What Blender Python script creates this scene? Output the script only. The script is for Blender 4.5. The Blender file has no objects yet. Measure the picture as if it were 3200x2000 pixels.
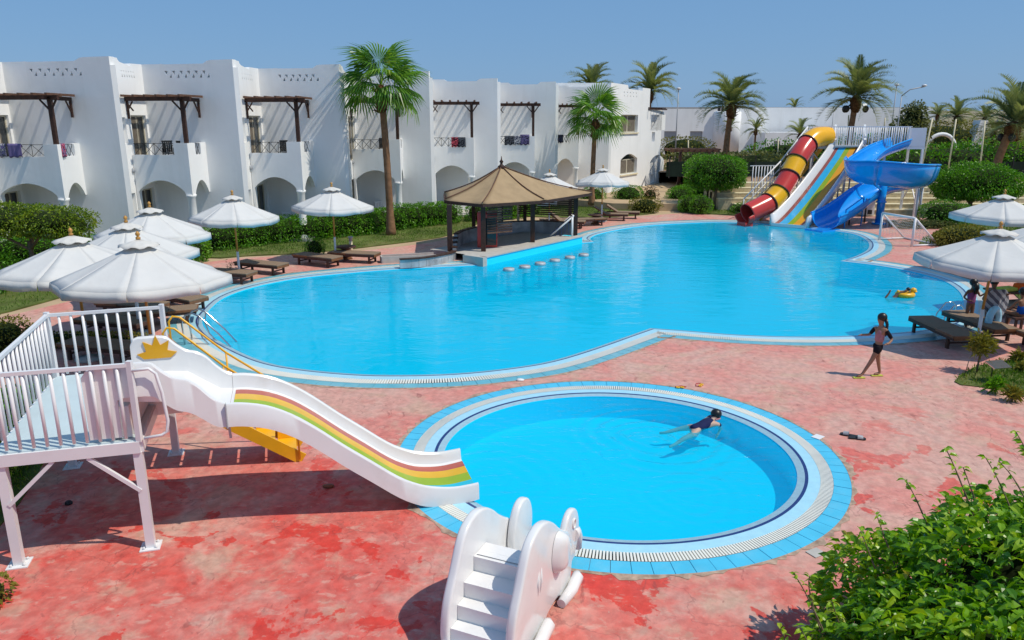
import bpy, bmesh, math, random
import numpy as np
from mathutils import Vector, Matrix
from mathutils.geometry import tessellate_polygon
random.seed(7); RNG = np.random.default_rng(7)
R = math.radians; PI = math.pi
SC = bpy.context.scene
COL = SC.collection

# ---------------------------------------------------------------- camera, sky, sun, exposure
CAM_H = 5.3; PITCH = R(14.8); FPX = 2350.0
cd = bpy.data.cameras.new('camera'); cam = bpy.data.objects.new('camera', cd); COL.objects.link(cam)
cam.location = (0, 0, CAM_H); cam.rotation_euler = (PI/2 - PITCH, 0, 0)
cd.sensor_width = 36; cd.lens = 36*FPX/3200; cd.clip_start = .1; cd.clip_end = 9000
SC.camera = cam
SUN_EL = R(58); SUN_DIR = Vector((math.cos(SUN_EL)*.950, -math.cos(SUN_EL)*.312, math.sin(SUN_EL)))
w = bpy.data.worlds.new('World'); SC.world = w; w.use_nodes = True
nt = w.node_tree; nt.nodes.clear()
sky = nt.nodes.new('ShaderNodeTexSky'); sky.sky_type = 'NISHITA'; sky.sun_disc = False
sky.sun_elevation = SUN_EL; sky.sun_rotation = math.atan2(SUN_DIR.x, SUN_DIR.y)
sky.altitude = 0; sky.air_density = 1.0; sky.dust_density = .6; sky.ozone_density = 2.5
mixn = nt.nodes.new('ShaderNodeMix'); mixn.data_type = 'RGBA'; mixn.inputs[0].default_value = .78
mixn.inputs[7].default_value = (1.25, 2.84, 5.32, 1)      # even blue haze of the whole sky
bg = nt.nodes.new('ShaderNodeBackground'); bg.inputs[1].default_value = .10
ow = nt.nodes.new('ShaderNodeOutputWorld')
nt.links.new(sky.outputs[0], mixn.inputs[6]); nt.links.new(mixn.outputs[2], bg.inputs[0]); nt.links.new(bg.outputs[0], ow.inputs[0])
sl = bpy.data.lights.new('sun', 'SUN'); sl.energy = 3.25; sl.angle = R(.53); sl.color = (1, .93, .80)
so = bpy.data.objects.new('sun', sl); COL.objects.link(so); so.rotation_euler = SUN_DIR.to_track_quat('Z', 'Y').to_euler()
SC.view_settings.view_transform = 'Standard'; SC.view_settings.look = 'None'
SC.view_settings.exposure = 0.18; SC.view_settings.gamma = 1
SC.cycles.max_bounces = 7; SC.cycles.transparent_max_bounces = 12
SC.cycles.sample_clamp_indirect = 6
try: SC.cycles.use_denoising = True
except Exception: pass

# ---------------------------------------------------------------- places measured off the photograph (pixel -> point in the world)
def ray(px, py):
    dx = (px-1600)/FPX; dy = (1000-py)/FPX
    return Vector((dx, math.cos(PITCH)+dy*math.sin(PITCH), -math.sin(PITCH)+dy*math.cos(PITCH)))
def g(px, py, z=0.0):
    d = ray(px, py); t = (z-CAM_H)/d.z
    return Vector((d.x*t, d.y*t, z))
def at(px, py, Y):
    d = ray(px, py); t = Y/d.y
    return Vector((d.x*t, Y, CAM_H+d.z*t))

# ---------------------------------------------------------------- materials
def newmat(name):
    m = bpy.data.materials.new(name); m.use_nodes = True
    n = m.node_tree; b = n.nodes['Principled BSDF']
    return m, n, b
def mat(name, col, rough=.6, spec=.4, metal=0, noise=0, nscale=6, bump=0, bscale=40, dirt=None, dscale=1.2, dcol=(.2, .17, .13), coord='Object', coat=0, stretch=None):
    m, n, b = newmat(name)
    b.inputs['Roughness'].default_value = rough; b.inputs['Metallic'].default_value = metal
    b.inputs['Specular IOR Level'].default_value = spec; b.inputs['Coat Weight'].default_value = coat
    c = (*col, 1) if len(col) == 3 else col
    b.inputs['Base Color'].default_value = c
    tc = n.nodes.new('ShaderNodeTexCoord')
    src = None
    if noise:
        t = n.nodes.new('ShaderNodeTexNoise'); t.inputs['Scale'].default_value = nscale; t.inputs['Detail'].default_value = 5
        n.links.new(tc.outputs[coord], t.inputs['Vector'])
        rp = n.nodes.new('ShaderNodeMapRange'); rp.inputs[1].default_value = .3; rp.inputs[2].default_value = .7
        rp.inputs[3].default_value = 1-noise; rp.inputs[4].default_value = 1+noise
        n.links.new(t.outputs[0], rp.inputs[0])
        mx = n.nodes.new('ShaderNodeVectorMath'); mx.operation = 'SCALE'; mx.inputs[0].default_value = c[:3]
        n.links.new(rp.outputs[0], mx.inputs['Scale']); src = mx.outputs[0]
    if dirt:
        t = n.nodes.new('ShaderNodeTexNoise'); t.inputs['Scale'].default_value = dscale; t.inputs['Detail'].default_value = 8; t.inputs['Roughness'].default_value = .65
        if stretch: mp = n.nodes.new('ShaderNodeMapping'); mp.inputs['Scale'].default_value = stretch; n.links.new(tc.outputs[coord], mp.inputs[0]); n.links.new(mp.outputs[0], t.inputs['Vector'])
        else: n.links.new(tc.outputs[coord], t.inputs['Vector'])
        rp = n.nodes.new('ShaderNodeMapRange'); rp.inputs[1].default_value = .5; rp.inputs[2].default_value = .75; rp.inputs[4].default_value = dirt
        n.links.new(t.outputs[0], rp.inputs[0])
        mx = n.nodes.new('ShaderNodeMix'); mx.data_type = 'RGBA'; mx.inputs[7].default_value = (*dcol, 1); mx.inputs[6].default_value = c
        if src: n.links.new(src, mx.inputs[6])
        n.links.new(rp.outputs[0], mx.inputs[0]); src = mx.outputs[2]
    if src: n.links.new(src, b.inputs['Base Color'])
    if bump:
        t = n.nodes.new('ShaderNodeTexNoise'); t.inputs['Scale'].default_value = bscale; t.inputs['Detail'].default_value = 4
        n.links.new(tc.outputs[coord], t.inputs['Vector'])
        bp = n.nodes.new('ShaderNodeBump'); bp.inputs['Strength'].default_value = bump; bp.inputs['Distance'].default_value = .02
        n.links.new(t.outputs[0], bp.inputs['Height']); n.links.new(bp.outputs[0], b.inputs['Normal'])
    return m
def leafmat(name, stops, trans=.3, rough=.45, spec=.4):
    m, n, b = newmat(name)
    at_ = n.nodes.new('ShaderNodeAttribute'); at_.attribute_name = 'tone'
    cr = n.nodes.new('ShaderNodeValToRGB'); el = cr.color_ramp.elements
    while len(el) < len(stops): el.new(.5)
    for e, (p, c) in zip(el, stops): e.position = p; e.color = (*c, 1)
    n.links.new(at_.outputs['Fac'], cr.inputs[0]); n.links.new(cr.outputs[0], b.inputs['Base Color'])
    b.inputs['Roughness'].default_value = rough; b.inputs['Specular IOR Level'].default_value = spec
    tr = n.nodes.new('ShaderNodeBsdfTranslucent'); mx = n.nodes.new('ShaderNodeMixShader'); mx.inputs[0].default_value = trans
    sc_ = n.nodes.new('ShaderNodeVectorMath'); sc_.operation = 'MULTIPLY'; sc_.inputs[1].default_value = (1.5, 1.5, .6)
    n.links.new(cr.outputs[0], sc_.inputs[0]); n.links.new(sc_.outputs[0], tr.inputs[0])
    n.links.new(b.outputs[0], mx.inputs[1]); n.links.new(tr.outputs[0], mx.inputs[2])
    n.links.new(mx.outputs[0], n.nodes['Material Output'].inputs[0])
    return m

# ---------------------------------------------------------------- mesh building
def frame(u, o=(0, 0, 0), up=(0, 0, 1)):
    """matrix with local x along u, z up as near as possible"""
    x = Vector(u).normalized(); z = Vector(up); y = z.cross(x).normalized(); z = x.cross(y)
    m = Matrix((x, y, z)).transposed().to_4x4(); m.translation = Vector(o); return m
class MB:
    def __init__(s): s.v = []; s.f = []; s.m = []; s.sm = []
    def add(s, vs, fs, mi=0, sm=False, M=None):
        b = len(s.v)
        for p in vs:
            p = Vector(p)
            s.v.append(M @ p if M else p)
        for f in fs: s.f.append([i+b for i in f]); s.m.append(mi); s.sm.append(sm)
        return s
    def box(s, c, d, rz=0, M=None, mi=0, bev=0):
        x, y, z = d[0]/2, d[1]/2, d[2]/2
        T = Matrix.Translation(Vector(c)) @ Matrix.Rotation(rz, 4, 'Z')
        if M: T = M @ T
        if bev:
            bm = bmesh.new(); bmesh.ops.create_cube(bm, size=1, matrix=Matrix.Diagonal((d[0], d[1], d[2], 1)))
            bmesh.ops.bevel(bm, geom=list(bm.edges), offset=bev, segments=2, affect='EDGES', profile=.6)
            bm.verts.index_update()
            s.add([v.co for v in bm.verts], [[v.index for v in f.verts] for f in bm.faces], mi, False, T); bm.free(); return s
        vs = [(-x, -y, -z), (x, -y, -z), (x, y, -z), (-x, y, -z), (-x, -y, z), (x, -y, z), (x, y, z), (-x, y, z)]
        return s.add(vs, [(3, 2, 1, 0), (4, 5, 6, 7), (0, 1, 5, 4), (1, 2, 6, 5), (2, 3, 7, 6), (3, 0, 4, 7)], mi, False, T)
    def beam(s, a, b, w_, h, mi=0, up=(0, 0, 1)):
        a = Vector(a); b = Vector(b); d = b-a
        if abs(d.normalized().dot(Vector(up))) > .99: up = (0, 1, 0)
        return s.box((d.length/2, 0, 0), (d.length, w_, h), M=frame(d, a, up), mi=mi)
    def tube(s, a, b, r0, r1=None, n=8, mi=0, cap=True):
        return s.path([a, b], [r0, r0 if r1 is None else r1], n, mi, cap)
    def path(s, pts, r, n=8, mi=0, cap=True, closed=False):
        pts = [Vector(p) for p in pts]; k = len(pts)
        if not isinstance(r, (list, tuple)): r = [r]*k
        vs = []; ref = None
        for i, p in enumerate(pts):
            if closed: d = pts[(i+1) % k]-pts[i-1]
            else: d = pts[min(i+1, k-1)]-pts[max(i-1, 0)]
            d.normalize()
            if ref is None:
                ref = Vector((0, 0, 1)) if abs(d.z) < .9 else Vector((1, 0, 0))
            x = (ref - d*ref.dot(d)).normalized(); ref = x; y = d.cross(x)
            for j in range(n):
                a = 2*PI*j/n; vs.append(p+(x*math.cos(a)+y*math.sin(a))*r[i])
        fs = []
        for i in range(k if closed else k-1):
            i2 = (i+1) % k
            for j in range(n): fs.append((i*n+j, i*n+(j+1) % n, i2*n+(j+1) % n, i2*n+j))
        s.add(vs, fs, mi, True)
        if cap and not closed:
            b = len(s.v)-len(vs)
            s.f.append([b+j for j in reversed(range(n))]); s.m.append(mi); s.sm.append(False)
            s.f.append([b+(k-1)*n+j for j in range(n)]); s.m.append(mi); s.sm.append(False)
        return s
    def lathe(s, prof, c=(0, 0, 0), n=16, mi=0, M=None, sx=1, sy=1):
        vs = []
        for r, z in prof:
            for j in range(n):
                a = 2*PI*j/n; vs.append((c[0]+r*math.cos(a)*sx, c[1]+r*math.sin(a)*sy, c[2]+z))
        fs = []
        for i in range(len(prof)-1):
            for j in range(n): fs.append((i*n+j, i*n+(j+1) % n, (i+1)*n+(j+1) % n, (i+1)*n+j))
        fs.append(list(reversed(range(n)))); fs.append([(len(prof)-1)*n+j for j in range(n)])
        return s.add(vs, fs, mi, True, M)
    def panel(s, M, outer, holes=(), th=.2, mi=0, mi_edge=None):
        """flat polygon with holes in the local x,z plane of M, thickness th towards +y"""
        loops = [list(outer)]+[list(h) for h in holes]
        pl = [[Vector((p[0], 0, p[1])) for p in l] for l in loops]
        tris = tessellate_polygon(pl)
        flat = [p for l in loops for p in l]; k = len(flat)
        vs = [(p[0], 0, p[1]) for p in flat]+[(p[0], th, p[1]) for p in flat]
        fs = []
        for t in tris:
            a, b, c = t
            pa, pb, pc = flat[a], flat[b], flat[c]
            cr = (pb[0]-pa[0])*(pc[1]-pa[1])-(pb[1]-pa[1])*(pc[0]-pa[0])
            if abs(cr) < 1e-10: continue
            if cr < 0: b, c = c, b
            fs.append((a, b, c)); fs.append((c+k, b+k, a+k))
        s.add(vs, fs, mi, False, M)
        es = []; o = 0
        for li, l in enumerate(loops):
            n = len(l); ar = sum(l[i][0]*l[(i+1) % n][1]-l[(i+1) % n][0]*l[i][1] for i in range(n))
            for i in range(n):
                a, b = o+i, o+(i+1) % n
                if (ar > 0) == (li == 0): es.append((b, a, a+k, b+k))
                else: es.append((a, b, b+k, a+k))
            o += n
        s.add(vs, es, mi if mi_edge is None else mi_edge, False, M)
        return s
    def sheet(s, loops, z=0, mi=0):
        """flat horizontal polygon, first loop outer, others holes"""
        pl = [[Vector((p[0], p[1], 0)) for p in l] for l in loops]
        flat = [p for l in loops for p in l]; fs = []
        for a, b, c in tessellate_polygon(pl):
            pa, pb, pc = flat[a], flat[b], flat[c]
            cr = (pb[0]-pa[0])*(pc[1]-pa[1])-(pb[1]-pa[1])*(pc[0]-pa[0])
            if abs(cr) < 1e-10: continue
            fs.append((a, b, c) if cr > 0 else (a, c, b))
        return s.add([(p[0], p[1], z) for p in flat], fs, mi)
    def build(s, name, mats, parent=None, world=True, smooth=None, sharp=None):
        me = bpy.data.meshes.new(name)
        vs = s.v
        if parent is not None and world:
            Mi = (Matrix.Translation(parent.location) @ parent.rotation_euler.to_matrix().to_4x4())
            if parent.parent: Mi = (Matrix.Translation(parent.parent.location) @ parent.parent.rotation_euler.to_matrix().to_4x4()) @ Mi
            Mi = Mi.inverted(); vs = [Mi @ v for v in vs]
        me.from_pydata([tuple(v) for v in vs], [], s.f)
        if not isinstance(mats, (list, tuple)): mats = [mats]
        for m_ in mats: me.materials.append(m_)
        me.polygons.foreach_set('material_index', s.m)
        me.polygons.foreach_set('use_smooth', s.sm if smooth is None else [smooth]*len(s.f))
        me.update()
        o = bpy.data.objects.new(name, me); COL.objects.link(o)
        if sharp: me.set_sharp_from_angle(angle=R(sharp))
        if parent is not None: o.parent = parent
        return o
def tag(o, label=None, cat=None, group=None, kind=None):
    if label: o['label'] = label
    if cat: o['category'] = cat
    if group: o['group'] = group
    if kind: o['kind'] = kind
    return o
def thing(name, label, cat, loc, rz=0, group=None):
    o = bpy.data.objects.new(name, None); COL.objects.link(o); o.location = loc; o.rotation_euler = (0, 0, rz)
    o.empty_display_size = .2
    return tag(o, label, cat, group)
def struct(o): o['kind'] = 'structure'; return o
def dup(root, loc=None, rz=None, label=None, scale=None):
    def cp(o, par):
        c = o.copy(); COL.objects.link(c); c.parent = par
        for ch in kids[o.name]: cp(ch, c)
        return c
    kids = {}
    def walk(o):
        kids[o.name] = list(o.children)
        for ch in kids[o.name]: walk(ch)
    walk(root); r_ = cp(root, None)
    if loc is not None: r_.location = loc
    if rz is not None: r_.rotation_euler = (0, 0, rz)
    if label: r_['label'] = label
    if scale: r_.scale = (scale,)*3
    return r_
def npmesh(name, V, F, mats, parent=None, tone=None, mi=None, smooth=False):
    """mesh from numpy arrays: F is (n,k) all same size"""
    me = bpy.data.meshes.new(name); n, k = F.shape
    me.vertices.add(len(V)); me.vertices.foreach_set('co', V.astype(np.float32).ravel())
    me.loops.add(n*k); me.loops.foreach_set('vertex_index', F.astype(np.int32).ravel())
    me.polygons.add(n); me.polygons.foreach_set('loop_start', (np.arange(n)*k).astype(np.int32))
    me.polygons.foreach_set('loop_total', np.full(n, k, np.int32))
    if not isinstance(mats, (list, tuple)): mats = [mats]
    for m_ in mats: me.materials.append(m_)
    if mi is not None: me.polygons.foreach_set('material_index', mi.astype(np.int32))
    me.polygons.foreach_set('use_smooth', np.full(n, smooth))
    if tone is not None:
        a = me.attributes.new('tone', 'FLOAT', 'FACE'); a.data.foreach_set('value', tone.astype(np.float32))
    me.update(calc_edges=True)
    o = bpy.data.objects.new(name, me); COL.objects.link(o)
    if parent is not None: o.parent = parent
    return o
def leaves_geo(C, N, size, aspect=.5, droop=.25, jitter=.3, rng=RNG):
    """folded 4-vert leaves (2 tris each): tip direction N with noise"""
    n = len(C); d = N+rng.normal(0, .55, (n, 3)); d /= np.linalg.norm(d, axis=1)[:, None]+1e-9
    r_ = rng.normal(0, 1, (n, 3)); sdir = np.cross(d, r_); sdir /= np.linalg.norm(sdir, axis=1)[:, None]+1e-9
    up = np.cross(sdir, d)
    s = (size*(1+rng.uniform(-jitter, jitter, n)))[:, None]
    base = C; tip = C+d*s+np.array([0, 0, -1])*s*droop
    mid = C+d*s*.5
    a = mid+sdir*s*aspect*.5-up*s*.06; b = mid-sdir*s*aspect*.5-up*s*.06
    V = np.stack([base, a, tip, b], 1).reshape(-1, 3)
    i = np.arange(n)*4
    F = np.concatenate([np.stack([i, i+1, i+2], 1), np.stack([i, i+2, i+3], 1)])
    return V, F
def smoothpoly(P, k=4, closed=True, sharp=()):
    """Catmull-Rom through 2D points; indices in sharp stay corners"""
    P = [Vector((p[0], p[1])) for p in P]; n = len(P); out = []
    for i in range(n if closed else n-1):
        p0 = P[(i-1) % n] if (closed or i > 0) else P[i]; p1 = P[i]; p2 = P[(i+1) % n]
        p3 = P[(i+2) % n] if (closed or i+2 < n) else p2
        if i in sharp: p0 = p1*2-p2
        if (i+1) % n in sharp: p3 = p2*2-p1
        for j in range(k):
            t = j/k
            out.append(.5*((2*p1)+(p2-p0)*t+(2*p0-5*p1+4*p2-p3)*t*t+(3*p1-p0-3*p2+p3)*t**3))
    if not closed: out.append(P[-1])
    return [(p.x, p.y) for p in out]
def ccw(P):
    a = sum(P[i][0]*P[(i+1) % len(P)][1]-P[(i+1) % len(P)][0]*P[i][1] for i in range(len(P)))
    return P if a > 0 else P[::-1]
def offset(P, d):
    """offset a ccw closed polygon outward by d"""
    n = len(P); out = []
    for i in range(n):
        a, b, c = Vector(P[i-1]), Vector(P[i]), Vector(P[(i+1) % n])
        e1 = (b-a).normalized(); e2 = (c-b).normalized()
        n1 = Vector((e1.y, -e1.x)); n2 = Vector((e2.y, -e2.x)); m_ = (n1+n2)
        if m_.length < 1e-6: m_ = n1
        m_.normalize(); k = d/max(m_.dot(n1), .6)
        out.append((b.x+m_.x*k, b.y+m_.y*k))
    return out
# ================================================================ materials shared
def deckmat():
    m, n, b = newmat('red painted concrete'); L = n.links
    tc = n.nodes.new('ShaderNodeTexCoord')
    def noise(scale, det, dist=0, off=0, sx=1):
        mp = n.nodes.new('ShaderNodeMapping'); mp.inputs['Location'].default_value = (off, off*.7, 0); mp.inputs['Scale'].default_value = (sx, 1, 1)
        mp.inputs['Rotation'].default_value = (0, 0, off)
        t = n.nodes.new('ShaderNodeTexNoise'); t.inputs['Scale'].default_value = scale; t.inputs['Detail'].default_value = det
        t.inputs['Roughness'].default_value = .62; t.inputs['Distortion'].default_value = dist
        L.new(tc.outputs['Object'], mp.inputs[0]); L.new(mp.outputs[0], t.inputs['Vector']); return t.outputs[0]
    def rng(s, a, c, lo=0, hi=1):
        r_ = n.nodes.new('ShaderNodeMapRange'); r_.inputs[1].default_value = a; r_.inputs[2].default_value = c
        r_.inputs[3].default_value = lo; r_.inputs[4].default_value = hi; r_.interpolation_type = 'SMOOTHSTEP'; L.new(s, r_.inputs[0]); return r_.outputs[0]
    def mix(f, a, c):
        x = n.nodes.new('ShaderNodeMix'); x.data_type = 'RGBA'
        L.new(f, x.inputs[0])
        for s, k in ((a, 6), (c, 7)):
            if isinstance(s, tuple): x.inputs[k].default_value = (*s, 1)
            else: L.new(s, x.inputs[k])
        return x.outputs[2]
    def mul(a, c):
        x = n.nodes.new('ShaderNodeMath'); x.operation = 'MULTIPLY'; L.new(a, x.inputs[0])
        if isinstance(c, float): x.inputs[1].default_value = c
        else: L.new(c, x.inputs[1])
        return x.outputs[0]
    # worn paint: faded pink where people walk, strong red towards the near end, bare tan cement in scrapes
    sep = n.nodes.new('ShaderNodeSeparateXYZ'); L.new(tc.outputs['Object'], sep.inputs[0])
    near = rng(sep.outputs[1], 15.5, 8.5)
    left = rng(sep.outputs[0], 4.0, -0.5)
    mx_ = n.nodes.new('ShaderNodeMath'); mx_.operation = 'MAXIMUM'; L.new(left, mx_.inputs[0]); L.new(mul(rng(sep.outputs[1], 9.5, 7.5), .8), mx_.inputs[1]); left = mx_.outputs[0]
    base = mix(rng(noise(.5, 6, 1, 3.1), .35, .68), (.60, .235, .195), (.56, .35, .285))
    red = mix(rng(noise(2.3, 8, .5, 9), .3, .7), (.60, .085, .065), (.60, .175, .140))
    f1 = rng(noise(.62, 10, .35, 1.3), .36, .52)
    nl = n.nodes.new('ShaderNodeMath'); nl.operation = 'MULTIPLY_ADD'; nl.inputs[1].default_value = 1.0; nl.inputs[2].default_value = .0
    L.new(mul(near, left), nl.inputs[0])
    c = mix(mul(f1, nl.outputs[0]), base, red)
    f2 = rng(noise(1.1, 10, .25, 21), .52, .64)
    c = mix(mul(f2, .55), c, (.50, .35, .255))
    f6 = rng(noise(.9, 10, .3, 61), .565, .585)
    c = mix(mul(mul(f6, near), .8), c, (.60, .035, .022))
    f3 = rng(noise(5.5, 10, .3, 33, .6), .55, .66)
    c = mix(mul(f3, .55), c, (.60, .36, .29))
    f4 = rng(noise(14, 8, .6, 5), .62, .72)
    c = mix(mul(f4, .5), c, (.55, .42, .35))
    f5 = rng(noise(1.7, 9, 2.2, 47, 2.0), .60, .68)
    c = mix(mul(f5, .45), c, (.22, .06, .055))
    f7 = rng(noise(7, 12, .2, 71), .35, .65, .87, 1.11)
    vs_ = n.nodes.new('ShaderNodeVectorMath'); vs_.operation = 'SCALE'; L.new(c, vs_.inputs[0]); L.new(f7, vs_.inputs['Scale']); c = vs_.outputs[0]
    # fine cracks
    vo = n.nodes.new('ShaderNodeTexVoronoi'); vo.feature = 'DISTANCE_TO_EDGE'; vo.inputs['Scale'].default_value = .38
    wob = n.nodes.new('ShaderNodeTexNoise'); wob.inputs['Scale'].default_value = 2.0; wob.inputs['Detail'].default_value = 6; L.new(tc.outputs['Object'], wob.inputs['Vector'])
    va = n.nodes.new('ShaderNodeVectorMath'); va.operation = 'ADD'; L.new(tc.outputs['Object'], va.inputs[0]); L.new(wob.outputs[1], va.inputs[1]); L.new(va.outputs[0], vo.inputs['Vector'])
    ck = rng(vo.outputs['Distance'], .006, .001)
    c = mix(mul(ck, .28), c, (.12, .04, .04))
    L.new(c, b.inputs['Base Color'])
    b.inputs['Specular IOR Level'].default_value = .35
    L.new(rng(noise(3, 6, 0, 11), .3, .7, .45, .85), b.inputs['Roughness'])
    bp = n.nodes.new('ShaderNodeBump'); bp.inputs['Strength'].default_value = .35; bp.inputs['Distance'].default_value = .01
    L.new(noise(30, 6), bp.inputs['Height']); L.new(bp.outputs[0], b.inputs['Normal'])
    return m
M = {}
M['deck'] = deckmat()
M['sand'] = mat('pale sand', (.46, .34, .215), .95, .1, noise=.14, nscale=.5, dirt=.5, dscale=.35, dcol=(.30, .22, .15), bump=.4, bscale=8)
M['dirt'] = mat('dry earth', (.30, .20, .125), .95, .1, noise=.25, nscale=.3, dirt=.5, dscale=1.5, dcol=(.40, .31, .21))
M['lawn'] = mat('lawn soil', (.10, .13, .035), .95, .1, noise=.35, nscale=1.2, dirt=.8, dscale=.5, dcol=(.21, .18, .08))
M['cream'] = mat('cream plaster', (.74, .66, .46), .85, .2, noise=.06, dirt=.35, dscale=1.0, dcol=(.40, .31, .19))
M['creamdark'] = mat('shaded weathered cream riser', (.60, .51, .34), .9, .2, noise=.15, dirt=.5, dscale=1.6, dcol=(.22, .17, .11))  # darker copy of the cream plaster, riser shade put into the colour
M['tile'] = mat('sky blue tile', (.075, .50, .74), .25, .5, noise=.07, nscale=3, dirt=.14, dscale=2.5, dcol=(.5, .55, .5))
M['tilefar'] = mat('faded blue tile', (.13, .42, .52), .3, .5, noise=.08, nscale=3, dirt=.35, dscale=1.2, dcol=(.45, .55, .55))
M['grout'] = mat('tile grout', (.30, .50, .56), .9, .2, noise=.1, dirt=.4, dscale=4, dcol=(.3, .26, .2))
M['pale'] = mat('pale blue mosaic', (.36, .66, .80), .3, .5, noise=.05, nscale=9, dirt=.2, dscale=3, dcol=(.55, .6, .58))
M['lip'] = mat('grey blue pool lip', (.30, .47, .56), .35, .5, noise=.08, nscale=12)
M['navy'] = mat('navy glaze', (.015, .035, .16), .3, .5, noise=.2, nscale=20)
M['grate'] = mat('white plastic grating', (.76, .76, .70), .5, .4, noise=.08, nscale=2, dirt=.25, dscale=2.0, dcol=(.5, .45, .36))
M['gutter'] = mat('gutter channel', (.10, .12, .12), .9, .2)
def poolmat(name, col, sc=3.2):
    m, n, b = newmat(name)
    tc = n.nodes.new('ShaderNodeTexCoord'); t = n.nodes.new('ShaderNodeTexNoise'); t.inputs['Scale'].default_value = .25
    n.links.new(tc.outputs['Object'], t.inputs[0])
    mx = n.nodes.new('ShaderNodeMix'); mx.data_type = 'RGBA'; mx.inputs[6].default_value = (*[c*.93 for c in col], 1); mx.inputs[7].default_value = (*[min(1, c*1.05) for c in col], 1)
    n.links.new(t.outputs[0], mx.inputs[0]); n.links.new(mx.outputs[2], b.inputs['Base Color']); b.inputs['Roughness'].default_value = .6
    return m
M['basin'] = poolmat('turquoise pool paint', (.0, .70, .95))
M['basin2'] = poolmat('bright pool paint', (.0, .68, .92))
def watermat(name, tint, wave, wscale, strength, murk, body):
    m, n, b = newmat(name); n.nodes.remove(b); L = n.links
    out = n.nodes['Material Output']
    tr = n.nodes.new('ShaderNodeBsdfTransparent'); tr.inputs[0].default_value = (*tint, 1)
    gl = n.nodes.new('ShaderNodeBsdfGlossy'); gl.inputs['Roughness'].default_value = .06
    fr = n.nodes.new('ShaderNodeFresnel'); fr.inputs[0].default_value = 1.24
    mx = n.nodes.new('ShaderNodeMixShader')
    tc = n.nodes.new('ShaderNodeTexCoord')
    h = None
    for sc_, k, rot in ((wscale, 1.0, .3), (wscale*2.7, .35, 1.1), (wscale*.28, 1.6, .7)):
        mp = n.nodes.new('ShaderNodeMapping'); mp.inputs['Rotation'].default_value = (0, 0, rot); mp.inputs['Scale'].default_value = (.55, 1.25, 1)
        t = n.nodes.new('ShaderNodeTexNoise'); t.inputs['Scale'].default_value = sc_; t.inputs['Detail'].default_value = 2; t.inputs['Distortion'].default_value = .8
        L.new(tc.outputs['Object'], mp.inputs[0]); L.new(mp.outputs[0], t.inputs['Vector'])
        s = n.nodes.new('ShaderNodeMath'); s.operation = 'MULTIPLY_ADD'; s.inputs[1].default_value = k; s.inputs[2].default_value = 0
        L.new(t.outputs[0], s.inputs[0])
        if h is not None: L.new(h, s.inputs[2])
        h = s.outputs[0]
    bp = n.nodes.new('ShaderNodeBump'); bp.inputs['Strength'].default_value = strength; bp.inputs['Distance'].default_value = wave
    L.new(h, bp.inputs['Height']); L.new(bp.outputs[0], gl.inputs['Normal']); L.new(bp.outputs[0], fr.inputs['Normal'])
    df = n.nodes.new('ShaderNodeBsdfDiffuse'); df.inputs[0].default_value = (*body, 1)   # light scattered back by the water itself
    m2 = n.nodes.new('ShaderNodeMixShader'); m2.inputs[0].default_value = murk; L.new(tr.outputs[0], m2.inputs[1]); L.new(df.outputs[0], m2.inputs[2])
    L.new(fr.outputs[0], mx.inputs[0]); L.new(m2.outputs[0], mx.inputs[1]); L.new(gl.outputs[0], mx.inputs[2]); L.new(mx.outputs[0], out.inputs[0])
    return m
M['water'] = watermat('pool water', (.55, .96, .99), .05, 1.6, .30, .52, (.0, .58, .84))
M['water2'] = watermat('shallow pool water', (.60, .97, .99), .05, 2.6, .6, .28, (.0, .56, .90))
M['sea'] = mat('hazy sea', (.10, .22, .36), .5, .3)
M['white'] = mat('white plaster', (.86, .86, .85), .85, .2, noise=.03, nscale=.8, dirt=.35, dscale=.9, dcol=(.66, .65, .61), bump=.25, bscale=3, stretch=(1.6, 1.6, .22))
M['whitep'] = mat('white enamel', (.74, .74, .75), .35, .5, noise=.03, nscale=2, dirt=.12, dscale=5, dcol=(.5, .42, .34))
M['gel'] = mat('white fibreglass', (.76, .755, .75), .22, .5, noise=.02, nscale=2, dirt=.38, dscale=2.6, dcol=(.60, .56, .52), coat=.2)
M['brown'] = mat('dark brown wood', (.055, .026, .018), .6, .3, noise=.3, nscale=9)
M['brownlit'] = mat('sunlit brown wood', (.13, .065, .04), .65, .3, noise=.3, nscale=9)  # lighter copy of the dark wood, sunlight put into the colour
M['teak'] = mat('oiled teak', (.20, .085, .035), .5, .4, noise=.25, nscale=14)
M['teakdark'] = mat('dark teak', (.07, .03, .02), .55, .35, noise=.3, nscale=12)
M['mesh'] = mat('taupe sling fabric', (.23, .165, .115), .8, .2, noise=.1, nscale=25)
M['canvas'] = mat('white canvas', (.74, .74, .73), .9, .1, noise=.03, nscale=3, dirt=.30, dscale=1.6, dcol=(.64, .62, .57), bump=.5, bscale=4)
M['canvascap'] = mat('cream canvas cap', (.74, .73, .70), .9, .1, noise=.08, nscale=4)
M['khaki'] = mat('khaki awning cloth', (.36, .26, .155), .9, .1, noise=.1, nscale=2.5, bump=.6, bscale=5)
M['polewood'] = mat('varnished pole', (.48, .24, .05), .4, .5, noise=.12, nscale=8)
M['steel'] = mat('stainless steel', (.60, .62, .64), .16, .5, 1.0)
M['iron'] = mat('black iron', (.02, .02, .02), .5, .4)
M['grey'] = mat('grey metal', (.35, .36, .38), .45, .5, noise=.06)
M['concrete'] = mat('pale concrete', (.45, .43, .40), .9, .2, noise=.1, nscale=4)
M['mortar'] = mat('crumbling mortar', (.40, .29, .22), .95, .1, noise=.35, nscale=9, dirt=.8, dscale=6, dcol=(.22, .13, .10))
M['marble'] = mat('grey marble', (.36, .36, .37), .35, .5, noise=.5, nscale=1.8, dirt=.7, dscale=3, dcol=(.62, .62, .62))
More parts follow.
